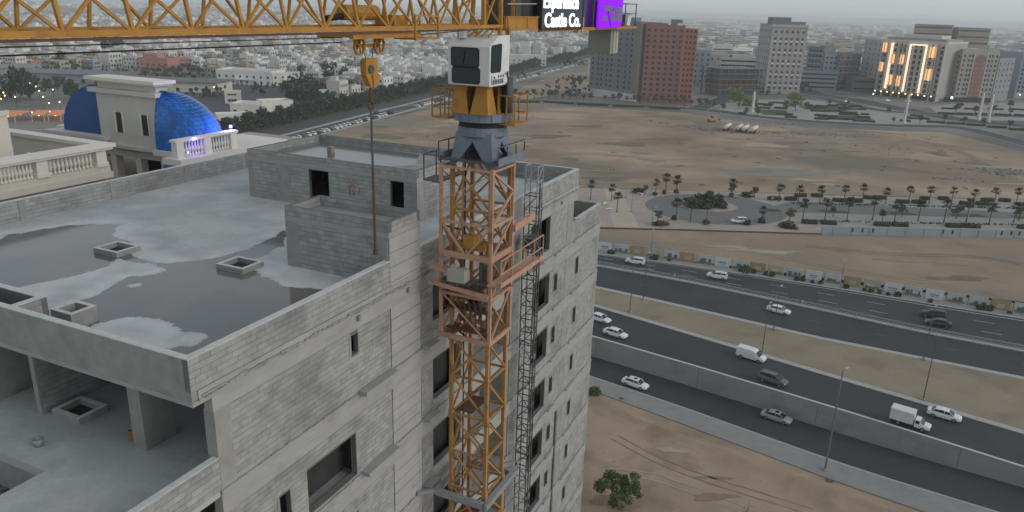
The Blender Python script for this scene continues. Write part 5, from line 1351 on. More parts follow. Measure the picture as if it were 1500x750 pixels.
# plants near the building
b_ = empty('bush', (*(14.4, 113.2), LOW), 0, 'green bush at the corner of the concrete building beside the pavement', 'bush')
ob('foliage', leaf_mesh('foliage', 'leaf_near', [(0, 0, .9, 1.0), (.5, .3, .6, .7), (-.5, 0, .7, .7)], 420, .22, 5), b_)
m = MB(); [m.tube((0, 0, 0), (.3 * math.cos(t), .3 * math.sin(t), .9), .03, .015, 5) for t in (0, 1.5, 3, 4.5)]; put('stem', m, 'trunk', b_)
nt_ = empty('young_tree', (*(14.0, 83.2), LOW), 0, 'young leafy tree on the bare sandy plot beside the building', 'tree'); nt_.scale = (1.55, 1.55, 1.4)
r = random.Random(12); cl = []
for k in range(34):
    t = r.uniform(0, 6.28); d = r.uniform(0, 1.0) ** .55 * 1.75; z = 1.5 + r.uniform(0, 2.5) * (1 - .22 * d); cl.append((d * math.cos(t) + .35, d * math.sin(t), z, r.uniform(.34, .52)))
ob('crown', leaf_mesh('crown', 'leaf_near', cl, 3000, .14, 3), nt_)
m = MB(); m.tube((0, 0, 0), (.12, 0, .9), .075, .06, 7); m.tube((.12, 0, .9), (.25, .05, 1.8), .06, .045, 7)
for c in cl[:14]: m.tube((.25, .05, 1.7), (c[0], c[1], c[2]), .03, .012, 5)
put('trunk', m, 'trunk', nt_)
m = MB(); [m.tube((x, y, 0), (x + dx, y + dy, h), .03, .01, 4) for x, y, dx, dy, h in ((0, 0, .3, .1, 2.0), (0, 0, -.3, .2, 1.1), (.1, .1, .15, -.2, 1.4), (0, 0, .5, .1, .8))]
o = put('dead_sapling', m, 'trunk'); o.location = (*(31.2, 83.0), LOW); tag(o, 'bare dead sapling in the sand right of the young tree', 'sapling')
# the tree rows of the boulevard
for s in range(0, 1180, 7):
    for o_, k in ((33, 0), (37.5, 1)):
        x, y = bl(s - 200 + 4.5 * k, o_); p = px(x, y, 3)
        if -10 < p[0] < 890 and p[1] > 40 and not (740 < p[0] < 775 and k == 5):
            if s > 560 and s % 14: continue
            tree('street', s // 7 + k, x, y, .12, 1.1 + .2 * math.sin(s * 1.3 + k), *(lambda q: ('dark street tree in the %s row of the boulevard belt, %s' % (('roadside', 'back')[k], q), '%s row street trees %s' % (('roadside', 'back')[k], q)))('left of the hook rope' if p[0] < 540 else ('between hook rope and crane' if p[0] < 660 else 'right of the crane')))
lh = MB(); r = random.Random(61); hb = bl(100, 35)
for k in range(5200):
    s_, o_ = r.uniform(-200, 640), 35 + r.gauss(0, 2.3); x, y = bl(s_, o_); c = Vector((x - hb[0], y - hb[1], r.uniform(.3, 3.4))); u = Vector((r.gauss(0, 1), r.gauss(0, 1), r.gauss(0, 1))).normalized() * r.uniform(.6, 1.2); v = u.cross(Vector((r.gauss(0, 1), 1, r.gauss(0, 1)))).normalized() * .7; lh.face([c - u, c + v, c + u, c - v])
o = put('long_hedge', lh, 'leaf_dark'); o.location = (*hb, 0); tag(o, 'long dark continuous hedge filling the gaps under the boulevard trees', 'hedge')
# row of small trees along the street beyond the big lot
for k in range(30):
    x0 = 742 + k * 10.5
    P_ = [(-6.8, 507.9), (19.5, 511.0), (46.3, 506.4), (77.1, 501.1), (107.2, 496.0), (127.0, 486.9)]
    L = resample(P_, 30); x, y = L[k]
    if 12 < k < 14: continue
    tree('park', k, x, y + 9, 0, 1.35 + .3 * math.sin(k * 2.1), 'small dark tree in the row beyond the big sandy lot', 'small trees along the far street')
for k in range(26):
    L = resample([(-5.2, 491.2), (19.1, 499.3), (45.1, 491.2), (75.2, 488.1), (104.2, 481.4)], 26)
    o = ob('hedge', HM[k % 3], None, (*L[k], .1), .05); o.scale = (1.0, 1.3, .8)
    if k % 5: tag(o, 'low dark hedge along the kerb of the far street', 'hedge', 'hedges along the far street')
    else: bpy.data.objects.remove(o)
# garden round the street fork
for k, (p, s, l) in enumerate([((150.8, 533.5), 1.5, 'large bright green tree left of the white obelisk'), ((150.2, 517.7), 1.2, 'bright green tree in front of the large bright tree'), ((151.2, 545.9), 1.2, 'bright green tree at the left end of the fork garden'), ((150.6, 503.1), 1.0, 'low bright tree in front of the white obelisk'), ((178.7, 492.4), 1.4, 'broad bright green tree below the beige tower'), ((174.0, 498.2), .8, 'small bright tree left of the broad bright one'), ((154.0, 503.9), .9, 'bright green bush tree at the foot of the white obelisk')]):
    tree('bright', k, *p, 0, s, l)
r = random.Random(31)
GARDEN = [(123.5, 472.8), (141.8, 449.5), (173.1, 436.6), (214.9, 442.8), (248.8, 447.1), (256.5, 503.9), (247.7, 534.5), (233.8, 546.7), (211.8, 566.3), (168.3, 554.7), (140.5, 522.9)]
sheet('garden_ground', GARDEN, .03, 'park_grey')
for q in ([(155.1, 497.1), (172.8, 494.4), (167.9, 467.3), (151.2, 469.7)], [(198.7, 529.9), (228.4, 533.5), (240.3, 517.7), (210.1, 499.8), (188.0, 505.0)], [(186.4, 477.7), (218.7, 478.8), (214.4, 459.6), (179.9, 455.0)]):
    sheet('lawn', q, .05, 'grass')
GB = Vector((198.1, 480.4))
n_ = 0
for k in range(400):
    x, y = GB.x + r.uniform(-70, 95), GB.y + r.uniform(-45, 65)
    if not inpoly(x, y, GARDEN) or n_ > 52: continue
    n_ += 1
    if n_ % 3: hedge((x, y), (x + r.uniform(4, 12), y - r.uniform(0, 2)), 'dark clipped hedge in the garden below the lit hotel', 'hedges of the fork garden', .03)
    else: tree('park', n_, x, y, 0, r.uniform(.8, 1.5), 'small dark tree in the garden below the lit hotel', 'trees of the fork garden')
G2 = [(265.0, 473.6), (344.4, 481.8), (421.6, 594.7), (371.9, 590.8), (323.9, 569.8), (291.2, 545.2)]
sheet('garden_ground', G2, .034, 'park_grey')
L = resample([(280.5, 502.7), (306.6, 505.3), (351.6, 505.5)], 12) + resample([(298.4, 531.7), (376.6, 543.0)], 10) + resample([(249.2, 455.6), (266.9, 450.9), (296.9, 423.5)], 12)
for k, (x, y) in enumerate(L):
    if k % 2: tree('park', k, x, y + r.uniform(-3, 3), 0, r.uniform(1.1, 1.8), 'dusky tree in the avenue below the arched brick hotel', 'trees of the right avenue')
    else: hedge((x - 5, y), (x + 5, y - 1), 'dark hedge strip in the avenue below the arched brick hotel', 'hedges of the right avenue', .05)

# ================================================================ towers and blocks beyond the lot
def win_mesh(w_, h_, frame='tower_trim', sill=True):
    m = MB(); t = .14
    m.box(-w_ / 2, w_ / 2, -.03, .1, 0, h_, 1)
    m.box(-w_ / 2 - t, -w_ / 2, -.1, .1, 0, h_); m.box(w_ / 2, w_ / 2 + t, -.1, .1, 0, h_); m.box(-w_ / 2 - t, w_ / 2 + t, -.1, .1, h_, h_ + t)
    if sill: m.box(-w_ / 2 - t - .1, w_ / 2 + t + .1, -.22, .1, -.15, 0)
    return m.mesh('window', [frame, 'window_dark'])
WM = {}
def wm(w_, h_, frame):
    k = (w_, h_, frame)
    if k not in WM: WM[k] = win_mesh(*k)
    return WM[k]
class Block:
    """a building on a front line a-b (seen from the camera, left to right), depth d away from it"""
    def __init__(s, name, label, a, b, d, h, m, side=None, roof='roof_grey', cat='building', group=None, z=0):
        a, b = Vector(a), Vector(b); s.L = (b - a).length; s.d, s.h = d, h
        ang = math.atan2(b.y - a.y, b.x - a.x)
        s.root = empty(name, (a.x, a.y, z), ang, label, cat, group)
        m0 = MB(); m0.box(0, s.L, 0, d, 0, h); 
        me = m0.mesh('wall', [m, side or m, roof]); me.polygons.foreach_set('material_index', [0, 2, 0, 1, 0, 1]); ob('wall', me, s.root)
        p = MB()                                       # roof parapet
        for q in ((-.1, s.L + .1, -.1, .3), (-.1, s.L + .1, d - .3, d + .1), (-.1, .3, .3, d - .3), (s.L - .3, s.L + .1, .3, d - .3)): p.box(*q, h - .3, h + 1)
        put('parapet', p, m, s.root)
    def part(s, name, m, *boxes):
        mb = MB(); [mb.box(*q) for q in boxes]; return put(name, mb, m, s.root)
    def windows(s, xs, zs, w_=1.5, h_=1.7, frame='tower_trim', face='f', skip=()):
        me = wm(w_, h_, frame)
        for z in zs:
            for x in xs:
                if (x, z) in skip: continue
                if face == 'f': ob('window', me, s.root, (x, 0, z))
                elif face == 'l': ob('window', me, s.root, (0, x, z), -math.pi / 2)
                else: ob('window', me, s.root, (s.L, x, z), math.pi / 2)
def lin(a, b, n): return [a + (b - a) * i / (n - 1) for i in range(n)]
# grey tower
HG = 50.4
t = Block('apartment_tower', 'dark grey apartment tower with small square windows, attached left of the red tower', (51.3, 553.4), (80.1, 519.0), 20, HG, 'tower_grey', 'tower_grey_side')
t.windows([2.6, 8.0, 11.6, 16.5, 20.5, 27.5, 33.5, 38][:8] if t.L > 40 else lin(2.5, t.L - 3, 7), lin(7.5, HG - 4.2, 12), 1.7, 1.6, 'tower_grey')
t.part('podium', 'offwhite_wall', (-.4, t.L + .2, -1.6, .2, 0, 4.8)); t.windows(lin(3, t.L - 3, 6), [1.2], 2.4, 2.2, 'tower_trim')
t.part('penthouse', 'tower_grey', (t.L * .5, t.L * .75, 5, 12, HG, HG + 3.5)); t.part('corner_pier', 'tower_grey_side', (t.L - 3.4, t.L + .15, -.25, 20.1, .01, HG + 1.01))
# red tower
HR = 49.0
a0, b0 = Vector((83.2, 517.9)), Vector((107.4, 512.6))
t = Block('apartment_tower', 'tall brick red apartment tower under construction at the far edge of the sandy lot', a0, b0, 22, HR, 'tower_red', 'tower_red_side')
nf = 13
zf = lin(4.4, HR - 3.2, nf)
t.windows(lin(2.0, t.L - 2.2, 6), zf, 1.7, 1.6, 'tower_red')
for z in zf: t.part('string_course', 'red_trim', (-.15, t.L + .12, -.2, .1, z - 1.02, z - .86), (t.L - .1, t.L + .2, .1, 22, z - 1.02, z - .86))
t.part('side_wing', 'tower_red_side', (t.L, t.L + 8.5, 1.2, 20, 0, HR - .8)); t.windows([], [], 1, 1)
for i in range(3):
    for z in zf: ob('window', wm(1.6, 1.5, 'tower_red_side'), t.root, (t.L + 1.6 + 2.6 * i, 1.2, z))
for x in (t.L + .2, t.L + 8.4): t.part('corner_pier', 'red_trim', (x - .25, x + .25, 1.0, 1.3, 0, HR - .5))
t.part('penthouse', 'tower_grey', (t.L * .62, t.L * .92, 4, 11, HR, HR + 4.6)); t.part('roof_wall', 'tower_red', (-.1, t.L * .55, 0, 3, HR, HR + 2.2)); t.part('roof_tank', 'white_wall', (t.L * .8, t.L * .8 + 3, 1, 3, HR + 1, HR + 2.4))
# beige tower
HB = 50.9
t = Block('apartment_tower', 'beige grid fronted apartment tower with paired windows right of the concrete frame', (191.6, 600.2), (218.8, 600.6), 30, HB, 'tower_beige', 'tower_beige')
for i in range(5):
    z0 = 4 + i * (HB - 10) / 5
    for x in lin(3.2, t.L - 3.2, 6):
        ob('window', wm(1.7, 2.0, 'tower_trim'), t.root, (x, 0, z0)); ob('window', wm(1.7, 2.0, 'tower_trim'), t.root, (x, 0, z0 + 3.6)); 
        sp = MB(); sp.box(x - .9, x + .9, -.16, .05, z0 + 2.14, z0 + 3.44); put('spandrel', sp, 'white_wall', t.root)
    t.part('cornice', 'tower_trim', (-.3, t.L + .3, -.5, .1, z0 - 1.3, z0 - .7))
t.windows(lin(3.2, t.L - 3.2, 6), [HB - 5.5], 1.7, 2.0); t.part('cornice', 'tower_trim', (-.4, t.L + .4, -.7, .1, HB - 1, HB - .2))
for x in lin(.6, t.L - .6, 7): t.part('pilaster', 'tower_trim', (x - .35, x + .35, -.3, .1, 0, HB - 1.1))
t.windows(lin(4, 26, 5), lin(6, HB - 5, 9), 1.6, 2.0, 'tower_trim', 'l')
t.part('penthouse', 'tower_grey', (1, t.L * .55, 4, 16, HB, HB + 6), ); t.part('penthouse', 'tower_grey', (t.L * .55, t.L - 1, 4, 16, HB, HB + 3))
# concrete frame under construction
HC = 19.9
a0, b0 = Vector((148.3, 569.1)), Vector((182.6, 580.9))
t = empty('open_frame_building', (a0.x, a0.y, 0), math.atan2(b0.y - a0.y, b0.x - a0.x), 'dark open concrete frame with bare floor slabs between the red and beige towers', 'building')
L_ = (b0 - a0).length
for k in range(6):
    z = .3 + k * (HC - .5) / 5; m = MB(); m.box(0, L_, 0, 26, z, z + .35); put('floor_slab', m, 'tower_grey', t)
    if k < 5:
        h_ = (HC - .5) / 5
        for x in lin(.8, L_ - .8, 7):
            for y in (.6, 13, 25): m = MB(); m.box(x - .45, x + .45, y - .45, y + .45, z + .7, z + h_); put('column', m, 'dark_steel', t)
        m = MB(); m.box(1, L_ - 1, 3, 20, z + .45, z + h_); put('void_shade', m, 'dark_steel' if k != 2 else 'rust', t)  # dark fill paints the shade of the open floors
m = MB(); r = random.Random(4)
for k in range(60): x, y = r.uniform(0, L_), r.uniform(0, 26); m.bar((x, y, HC), (x, y, HC + r.uniform(.6, 2.2)), .12)
tag(put('rebar', m, 'rust', t), kind='stuff')
# lit hotel
HL = 42.2
t = Block('hotel', 'hotel front glowing with white fins and warm orange panels', (286.1, 619.5), (314.8, 580.3), 32, HL, 'offwhite_wall', 'tower_beige')
L_ = t.L; fl = (HL - 5) / 9
for k in range(9):
    z = 5 + k * fl
    t.part('balcony_slab', 'tower_trim', (.3, L_ - .3, -1.3, .02, z - .25, z))
    for x in lin(2.5, L_ - 2.5, 12): ob('window', wm(2.2, 2.5, 'hotel_stone'), t.root, (x, 0, z + .3))
    t.windows(lin(4, 28, 6), [z + .6], 1.6, 2.0, 'tower_trim', 'l')
for x in (.3, L_ * .12, L_ * .29, L_ * .41, L_ * .60, L_ * .885, L_ - .3): t.part('fin', 'tower_trim', (x - .45, x + .45, -1.9, .05, .01, HL - .8))
for x in (L_ * .46, L_ * .71): t.part('lit_fin', 'lit_white', (x - .4, x + .4, -2.0, .05, 4.6, HL - 1.6))  # fins glow in place of uplighting
t.part('lit_fin', 'lit_white', (L_ * .46 + .4, L_ * .71 - .4, -2.0, -.9, HL - 2.6, HL - 1.6)); t.part('lit_fin', 'lit_white', (L_ * .155, L_ * .175, -2.0, .05, 6, HL - 1.5))
for (x, k0, k1) in ((.045, 6.9, 8.6), (.035, 3.3, 5), (.20, 4.9, 6.6), (.36, 4.9, 6.6), (.22, 1.0, 2.8), (.36, .9, 2.7), (.80, 6.4, 8.3), (.86, 6.4, 8.3), (.80, 2.4, 4.4), (.86, 2.4, 4.4)):
    x *= L_; t.part('lit_panel', 'lit_warm', (x - 1.25, x - .5, -1.8, .03, 5 + k0 * fl, 5 + k1 * fl), (x + .5, x + 1.25, -1.8, .03, 5 + k0 * fl, 5 + k1 * fl)); t.part('bay_panel', 'bay_uplit', (x - .5, x + .5, -1.75, .03, 5 + k0 * fl, 5 + k1 * fl))  # panels and bays glow in place of uplighting
for x in lin(2.5, L_ - 2.5, 12):
    for k in (8.75,): t.part('crown_light', 'lit_white', (x - .5, x + .5, -1.5, -1.3, 5 + k * fl - 1, 5 + k * fl - .7))
for k in range(9): t.part('bay_light', 'lit_warm', (L_ * .30, L_ * .40, -1.36, -1.31, 5 + k * fl - .24, 5 + k * fl - .12)) if k in (2, 5, 6) else None
t.part('shop_canopy', 'tower_grey', (-.5, L_ + .5, -3, .02, 4.1, 4.7)); t.part('shop_front', 'window_dark', (.5, L_ - .5, -.1, .03, .2, 4.0))
for x in lin(1.5, L_ - 3, 10): t.part('shop_light', 'lamp_warm', (x - .5, x + .5, -3.08, -3.0, 3.3, 4.0))
t.part('roof_screen', 'hotel_stone', (2, L_ - 1, 2, 26, HL, HL + 2.6)); t.part('penthouse', 'offwhite_wall', (L_ * .2, L_ * .8, 10, 24, HL + 2.6, HL + 5))
# arched brick hotel
HA = 36.2
t = Block('hotel', 'stone coloured hotel with a tall arched brick centre right of the lit hotel', (329.7, 584.2), (359.0, 587.4), 36, HA, 'hotel_stone', 'hotel_stone')
L_ = t.L
arch = [(L_ * .36, 3.5), (L_ * .66, 3.5), (L_ * .66, HA - 6)] + [(L_ * (.51 + .15 * math.cos(q)), HA - 6 + 4.6 * math.sin(q)) for q in lin(.2, 2.94, 9)] + [(L_ * .36, HA - 6)]
m = MB(); m.loft([[(x, y, z) for x, z in arch] for y in (-.5, .04)]); put('brick_bay', m, 'hotel_brick', t.root)
for z in lin(5, HA - 8, 8):
    for x in (.42, .60): m = MB(); m.box(L_ * x - 1.2, L_ * x + 1.2, -.62, -.48, z, z + .25); put('ledge', m, 'tower_trim', t.root)
t.windows([L_ * .07, L_ * .2, L_ * .28, L_ * .74, L_ * .83, L_ * .94], lin(5, HA - 3.4, 9), 1.7, 1.9, 'tower_trim')
t.part('pilaster', 'tower_trim', (L_ * .32, L_ * .35, -.4, .03, 3, HA), (L_ * .67, L_ * .70, -.4, .03, 3, HA)); t.part('shop_front', 'window_dark', (-8, L_ - 1, -2.4, -.01, 0, 3.4))
t.part('facade_light', 'lamp_white', (-4, -2.6, -2.6, -2.42, 2.6, 3.8)); t.windows(lin(3, 32, 7), lin(5, HA - 4, 8), 1.7, 1.7, 'hotel_stone', 'l')
t.part('roof_screen', 'hotel_stone', (3, L_ - 3, 4, 30, HA, HA + 2))
t = Block('office_block', 'plain pale grey block close beside the arched brick hotel, dotted with small windows', (363.3, 593.0), (384.3, 607.6), 30, 31.4, 'grey_wall'); t.windows(lin(3, t.L - 3, 4), lin(6, t.h - 4, 6), 1.5, 1.5, 'grey_wall')
t = Block('office_block', 'blue grey glass block at the right edge of the picture', (401.4, 626.5), (431.2, 624.8), 34, 34.6, 'bluegrey_wall'); t.windows(lin(2.5, t.L - 2.5, 9), lin(5, t.h - 3, 9), 1.8, 1.8, 'bluegrey_wall')
for x in (3, 12, 22): t.part('forecourt_light', 'lamp_white', (x, x + .8, -2.2, -2, 3, 3.6))
# mid blocks between the towers
for k, (a, b, top, d, m, lab, nx, nz) in enumerate([
        ((143.2, 636.2), (158.5, 646.7), 76, 26, 'bluegrey_wall', 'pale blue grey apartment block immediately right of the red tower', 3, 6), ((158.5, 646.7), (204.5, 679.2), 84, 30, 'hotel_stone', 'wide dull beige block behind the open concrete frame', 8, 3),
        ((245.8, 667.8), (256.2, 659.3), 72, 30, 'tower_grey', 'dim grey balconied block right of the beige tower', 4, 7), ((257.5, 659.7), (270.0, 660.6), 80, 26, 'bluegrey_wall', 'blue grey block with a tall glazed bay between two dim blocks', 3, 6),
        ((270.1, 657.8), (292.8, 670.4), 80, 30, 'tower_grey', 'dim grey block with bright floor edges left of the lit hotel', 4, 5), ((300.0, 684.5), (298.9, 649.5), 58, 30, 'tower_beige', 'narrow beige block touching the left flank of the lit hotel', 4, 9)]):
    hh = max(8, {0: 28.3, 1: 24.7, 2: 33.3, 3: 28.2, 4: 28.4, 5: 40.1}[k])
    t = Block('office_block', lab, a, b, d, hh, m); t.windows(lin(2.5, t.L - 2.5, nx), lin(4, hh - 3.2, nz), 2, 1.6, m)
    if k in (2, 4):
        for z in lin(3.2, hh - 4, nz): t.part('balcony', 'tower_trim', (1, t.L - 1, -1.4, .02, z - .4, z + .1))
# stepped tan blocks far behind the lit hotel
for k, (a, b, top, lab) in enumerate([((555.1, 1116.7), (596.0, 1093.2), 0, 'long tan stepped building far behind the lit hotel'), ((608.5, 1098.5), (645.2, 1087.6), 0, 'second tan stepped building behind the arched brick hotel')]):
    hh = {0: 52.0, 1: 49.2}[k]; t = Block('office_block', lab, a, b, 60, hh, 'tan_wall')
    for z in lin(4, hh - 4, 6): t.part('window_band', 'window_dark', (1, t.L - 1, -.2, .02, z, z + 2.2))
# ---------------------------------------------------------------- low houses, one mesh per type, windows as parts
hr = random.Random(77)
HT = []
def house_type(i):
    r = random.Random(500 + i); L, W = r.uniform(9, 14), r.uniform(8, 12); n = r.choice((2, 2, 2, 3)); h = 3.4 * n + .4
    m = ['white_wall', 'white_wall', 'offwhite_wall', 'white_wall', 'beige_wall', 'offwhite_wall', 'tan_wall', 'grey_wall', 'white_wall', 'pink_wall', 'offwhite_wall', 'white_wall', 'beige_wall', 'bluegrey_wall'][i % 14]
    b = MB(); b.box(-L / 2, L / 2, -W / 2, W / 2, 0, h); f = len(b.f)
    for q in ((-L / 2, L / 2, -W / 2, -W / 2 + .25), (-L / 2, L / 2, W / 2 - .25, W / 2), (-L / 2, -L / 2 + .25, -W / 2 + .25, W / 2 - .25), (L / 2 - .25, L / 2, -W / 2 + .25, W / 2 - .25)): b.box(*q, h - .02, h + .95)
    if n == 3 or r.random() < .5:
        x0 = r.uniform(-L / 2 + .6, 0); y0 = r.uniform(-W / 2 + 1, 0); b.box(x0, x0 + r.uniform(3.5, L * .45), y0, y0 + r.uniform(3.5, W * .45), h - .01, h + 2.9)
    for _ in range(r.randrange(2, 5)): x, y, s = r.uniform(-L / 2 + 1, L / 2 - 1), r.uniform(-W / 2 + 1, W / 2 - 1), r.uniform(.5, 1.0); b.box(x - s, x + s, y - s, y + s, h, h + r.uniform(.9, 1.8), 1)
    if r.random() < .6: b.box(-L / 2 - 1.2, -L / 2 + L * r.uniform(.3, .6), -W / 2 - 1.3, -W / 2 + .02, 3.3, 3.75)
    b.m[1] = 1
    body = b.mesh('house', [m, 'roof_pale' if m != 'grey_wall' else 'roof_grey'])
    wins = []
    for s in range(n):
        for x in lin(-L / 2 + 2, L / 2 - 2, r.choice((3, 4))): wins.append((x, -W / 2, 3.4 * s + 1.2, 0))
        for y in lin(-W / 2 + 2.2, W / 2 - 2.2, 3): wins.append((L / 2, y, 3.4 * s + 1.2, math.pi / 2))
    wmesh = MB()
    for x, y, z, a in wins:
        c, s_ = math.cos(a), math.sin(a); wmesh.bar((x - .7 * c, y - .7 * s_, z + .75), (x + .7 * c, y + .7 * s_, z + .75), .12, 1.5)
    return dict(body=body, wins=wins, wm=wmesh.mesh('window', 'window_dark'), L=L, W=W, m=m, n=n)
HT = [house_type(i) for i in range(14)]
WD = {'white_wall': 'white', 'offwhite_wall': 'off white', 'beige_wall': 'beige', 'tan_wall': 'tan', 'pink_wall': 'terracotta pink', 'grey_wall': 'grey', 'bluegrey_wall': 'blue grey'}
CLEAR = [lot]
def free(x, y, rad=9):
    p = px(x, y, 0)
    return True
spots = []
def add_field(o0, o1, s0, s1, dx, dy, prob, jit=1.5):
    o = o0
    row = 0
    while o < o1:
        s = s0 + hr.uniform(0, dx)
        while s < s1:
            if hr.random() < prob:
                x, y = bl(s + hr.uniform(-jit, jit), o + hr.uniform(-jit, jit)); spots.append((x, y))
            s += dx * hr.uniform(.9, 1.25)
        row += 1; o += dy * (1.0 if row % 2 else 1.75)
add_field(58, 900, 90, 900, 14.5, 12.5, .9)
add_field(58, 1500, 900, 2600, 20, 19, .72)
OPEN = [[(-206.9, 415.5), (-155.6, 407.6), (-118.4, 463.7), (-116.8, 556.0), (-185.8, 623.6), (-231.3, 571.7), (-261.9, 511.2)], [(-258.7, 370.7), (-214.1, 357.0), (-281.0, 496.4), (-215.1, 555.5), (-272.6, 676.2), (-404.1, 588.1)], [(-36.1, 706.3), (109.1, 883.0), (134.5, 1096.4), (-51.4, 998.4)]]
vis = []
for x, y in spots:
    p = px(x, y, 4)
    if not (-40 < p[0] < 880) or p[1] < 12: continue
    if any(inpoly(x, y, q) for q in OPEN): continue
    vis.append((x * x + y * y, x, y, p))
vis.sort()
far = MB()
FARM = ['white_wall', 'offwhite_wall', 'white_wall', 'beige_wall', 'tan_wall', 'roof_pale', 'grey_wall']
BA = math.atan2(BD.y, BD.x)
def place_house(x, y, near, zone):
    i = hr.randrange(14); T = HT[i]
    rz = BA - math.pi / 2 + hr.choice((0, 0, math.pi / 2)) + hr.uniform(-.04, .04)
    o = ob('house', T['body'], None, (x, y, 0), rz); sz = hr.uniform(.85, 1.15); o.scale = (sz, sz, hr.uniform(.85, 1.15))
    lab = '%s %s storey house %s' % (WD[T['m']], {2: 'two', 3: 'three'}[T['n']], zone)
    tag(o, lab, 'house', lab)
    if near:
        for (wx, wy, wz, a) in T['wins']: ob('window', wm(1.3, 1.5, T['m']), o, (wx, wy, wz), a)
    else:
        tag(ob('window', T['wm'], o), kind='stuff')
    return o
for k, (d, x, y, p) in enumerate(vis):
    if k < 250:
        side = 'left of the hook block' if p[0] < 530 else ('between the hook block and the cab' if p[0] < 660 else 'right of the cab')
        place_house(x, y, k < 45, ('in the dense district ' if p[1] < 75 else 'near the boulevard ') + side)
    else:
        T = HT[hr.randrange(14)]; s = hr.uniform(.8, 1.3); f0 = MB(off=(0, 0, 0), rot=0)
        c, s_ = math.cos(BA), math.sin(BA); L2, W2, h = T['L'] / 2 * s, T['W'] / 2 * s, (3.4 * T['n'] + 1) * s * hr.uniform(.8, 1.2); mi = hr.randrange(7)
        def q(u, v, z): return (x + u * c - v * s_, y + u * s_ + v * c, z)
        base_ = [q(-L2, -W2, 0), q(L2, -W2, 0), q(L2, W2, 0), q(-L2, W2, 0)]; top_ = [q(-L2, -W2, h), q(L2, -W2, h), q(L2, W2, h), q(-L2, W2, h)]
        far.loft([base_, top_], mi)
        far.loft([[q(u * .5, v * .5, h - .01) for u, v in ((-L2, -W2), (L2 * .4, -W2), (L2 * .4, W2), (-L2, W2))], [q(u * .5, v * .5, h + 2.5) for u, v in ((-L2, -W2), (L2 * .4, -W2), (L2 * .4, W2), (-L2, W2))]], (mi + 2) % 7)
        for e in range(3):
            u = L2 * (-.6 + .6 * e); far.loft([[q(u - .7, -W2 - .05, h * .35), q(u + .7, -W2 - .05, h * .35), q(u + .7, -W2 - .05, h * .6), q(u - .7, -W2 - .05, h * .6)], [q(u - .7, -W2 + .1, h * .35), q(u + .7, -W2 + .1, h * .35), q(u + .7, -W2 + .1, h * .6), q(u - .7, -W2 + .1, h * .6)]], 7)
# right hand city behind the towers, and the hazy far city
mid = []
for k in range(1500):
    y = 640 + 2600 * hr.random() ** 1.3; x = hr.uniform(-.1, .78) * y
    p = px(x, y, 6)
    if p[0] < 640 or p[0] > 1530 or (p[0] < 880 and y < 1100): continue
    if x < 80.7 + (y - 904) * .30 + 40 and y < 2200: continue
    mid.append((y, x))
mid.sort(); keep = []
for y, x in mid:
    if all((x - a) ** 2 + (y - b) ** 2 > (30 + y * .006) ** 2 for b, a in keep[-160:]): keep.append((y, x))
for k, (y, x) in enumerate(keep):
    h = hr.choice((9, 11, 13, 16, 20, 14, 10)) * (1.15 if y < 1200 else 1); L2, W2 = hr.uniform(9, 20), hr.uniform(8, 14); a = hr.choice((.12, -.08, .3)) + hr.uniform(-.05, .05)
    if k < 48:
        m = hr.choice(('tower_grey', 'grey_wall', 'hotel_stone', 'bluegrey_wall', 'tower_beige', 'offwhite_wall')); c = Vector((math.cos(a), math.sin(a)))
        col = {'tower_grey': 'dark grey', 'grey_wall': 'grey', 'hotel_stone': 'dull stone', 'bluegrey_wall': 'blue grey', 'tower_beige': 'beige', 'offwhite_wall': 'off white'}[m]; sd_ = px(x, y, 0)[0]
        zone = 'behind the red and grey towers' if sd_ < 1030 else ('behind the beige tower' if sd_ < 1180 else ('behind the lit hotel' if sd_ < 1385 else 'behind the arched brick hotel'))
        lab = '%s mid rise block in the hazy city %s' % (col, zone)
        t = Block('city_block', lab, (x - L2 * c.x, y - L2 * c.y), (x + L2 * c.x, y + L2 * c.y), 2 * W2, h, m, group=lab)
        for z in lin(2, h - 2.6, max(2, int(h / 3.6))): t.part('window_band', 'window_dark', (1, t.L - 1, -.1, .02, z, z + 1.3))
        if k % 2: t.part('stair_head', m, (t.L * .3, t.L * .6, 3, 10, h, h + 3))
    else:
        c, s_ = math.cos(a), math.sin(a); mi = hr.choice((0, 1, 3, 4, 6, 6, 5))
        def q(u, v, z): return (x + u * c - v * s_, y + u * s_ + v * c, z)
        far.loft([[q(-L2, -W2, z), q(L2, -W2, z), q(L2, W2, z), q(-L2, W2, z)] for z in (0, h)], mi)
        far.loft([[q(-L2 * .4, -W2 * .5, z), q(L2 * .3, -W2 * .5, z), q(L2 * .3, W2 * .3, z), q(-L2 * .4, W2 * .3, z)] for z in (h - .01, h + 3)], (mi + 1) % 7)
        for e in range(int(h / 4)): far.loft([[q(-L2 + 1, v, 2 + 3.6 * e), q(L2 - 1, v, 2 + 3.6 * e), q(L2 - 1, v, 3.3 + 3.6 * e), q(-L2 + 1, v, 3.3 + 3.6 * e)] for v in (-W2 - .06, -W2 + .06)], 7)
for k in range(1500):                                   # the rest of the city out to the haze
    y = hr.uniform(2300, 6500); x = hr.uniform(-.75, .75) * y; h = hr.choice((8, 10, 12, 16, 22, 9)); L2, W2 = hr.uniform(12, 40), hr.uniform(10, 24); mi = hr.randrange(7)
    far.box(x - L2, x + L2, y - W2, y + W2, 0, h, mi)
tag(put('distant_city', far, FARM + ['window_dark']), 'pale hazy sprawl of low buildings reaching to the horizon', 'city', kind='stuff')
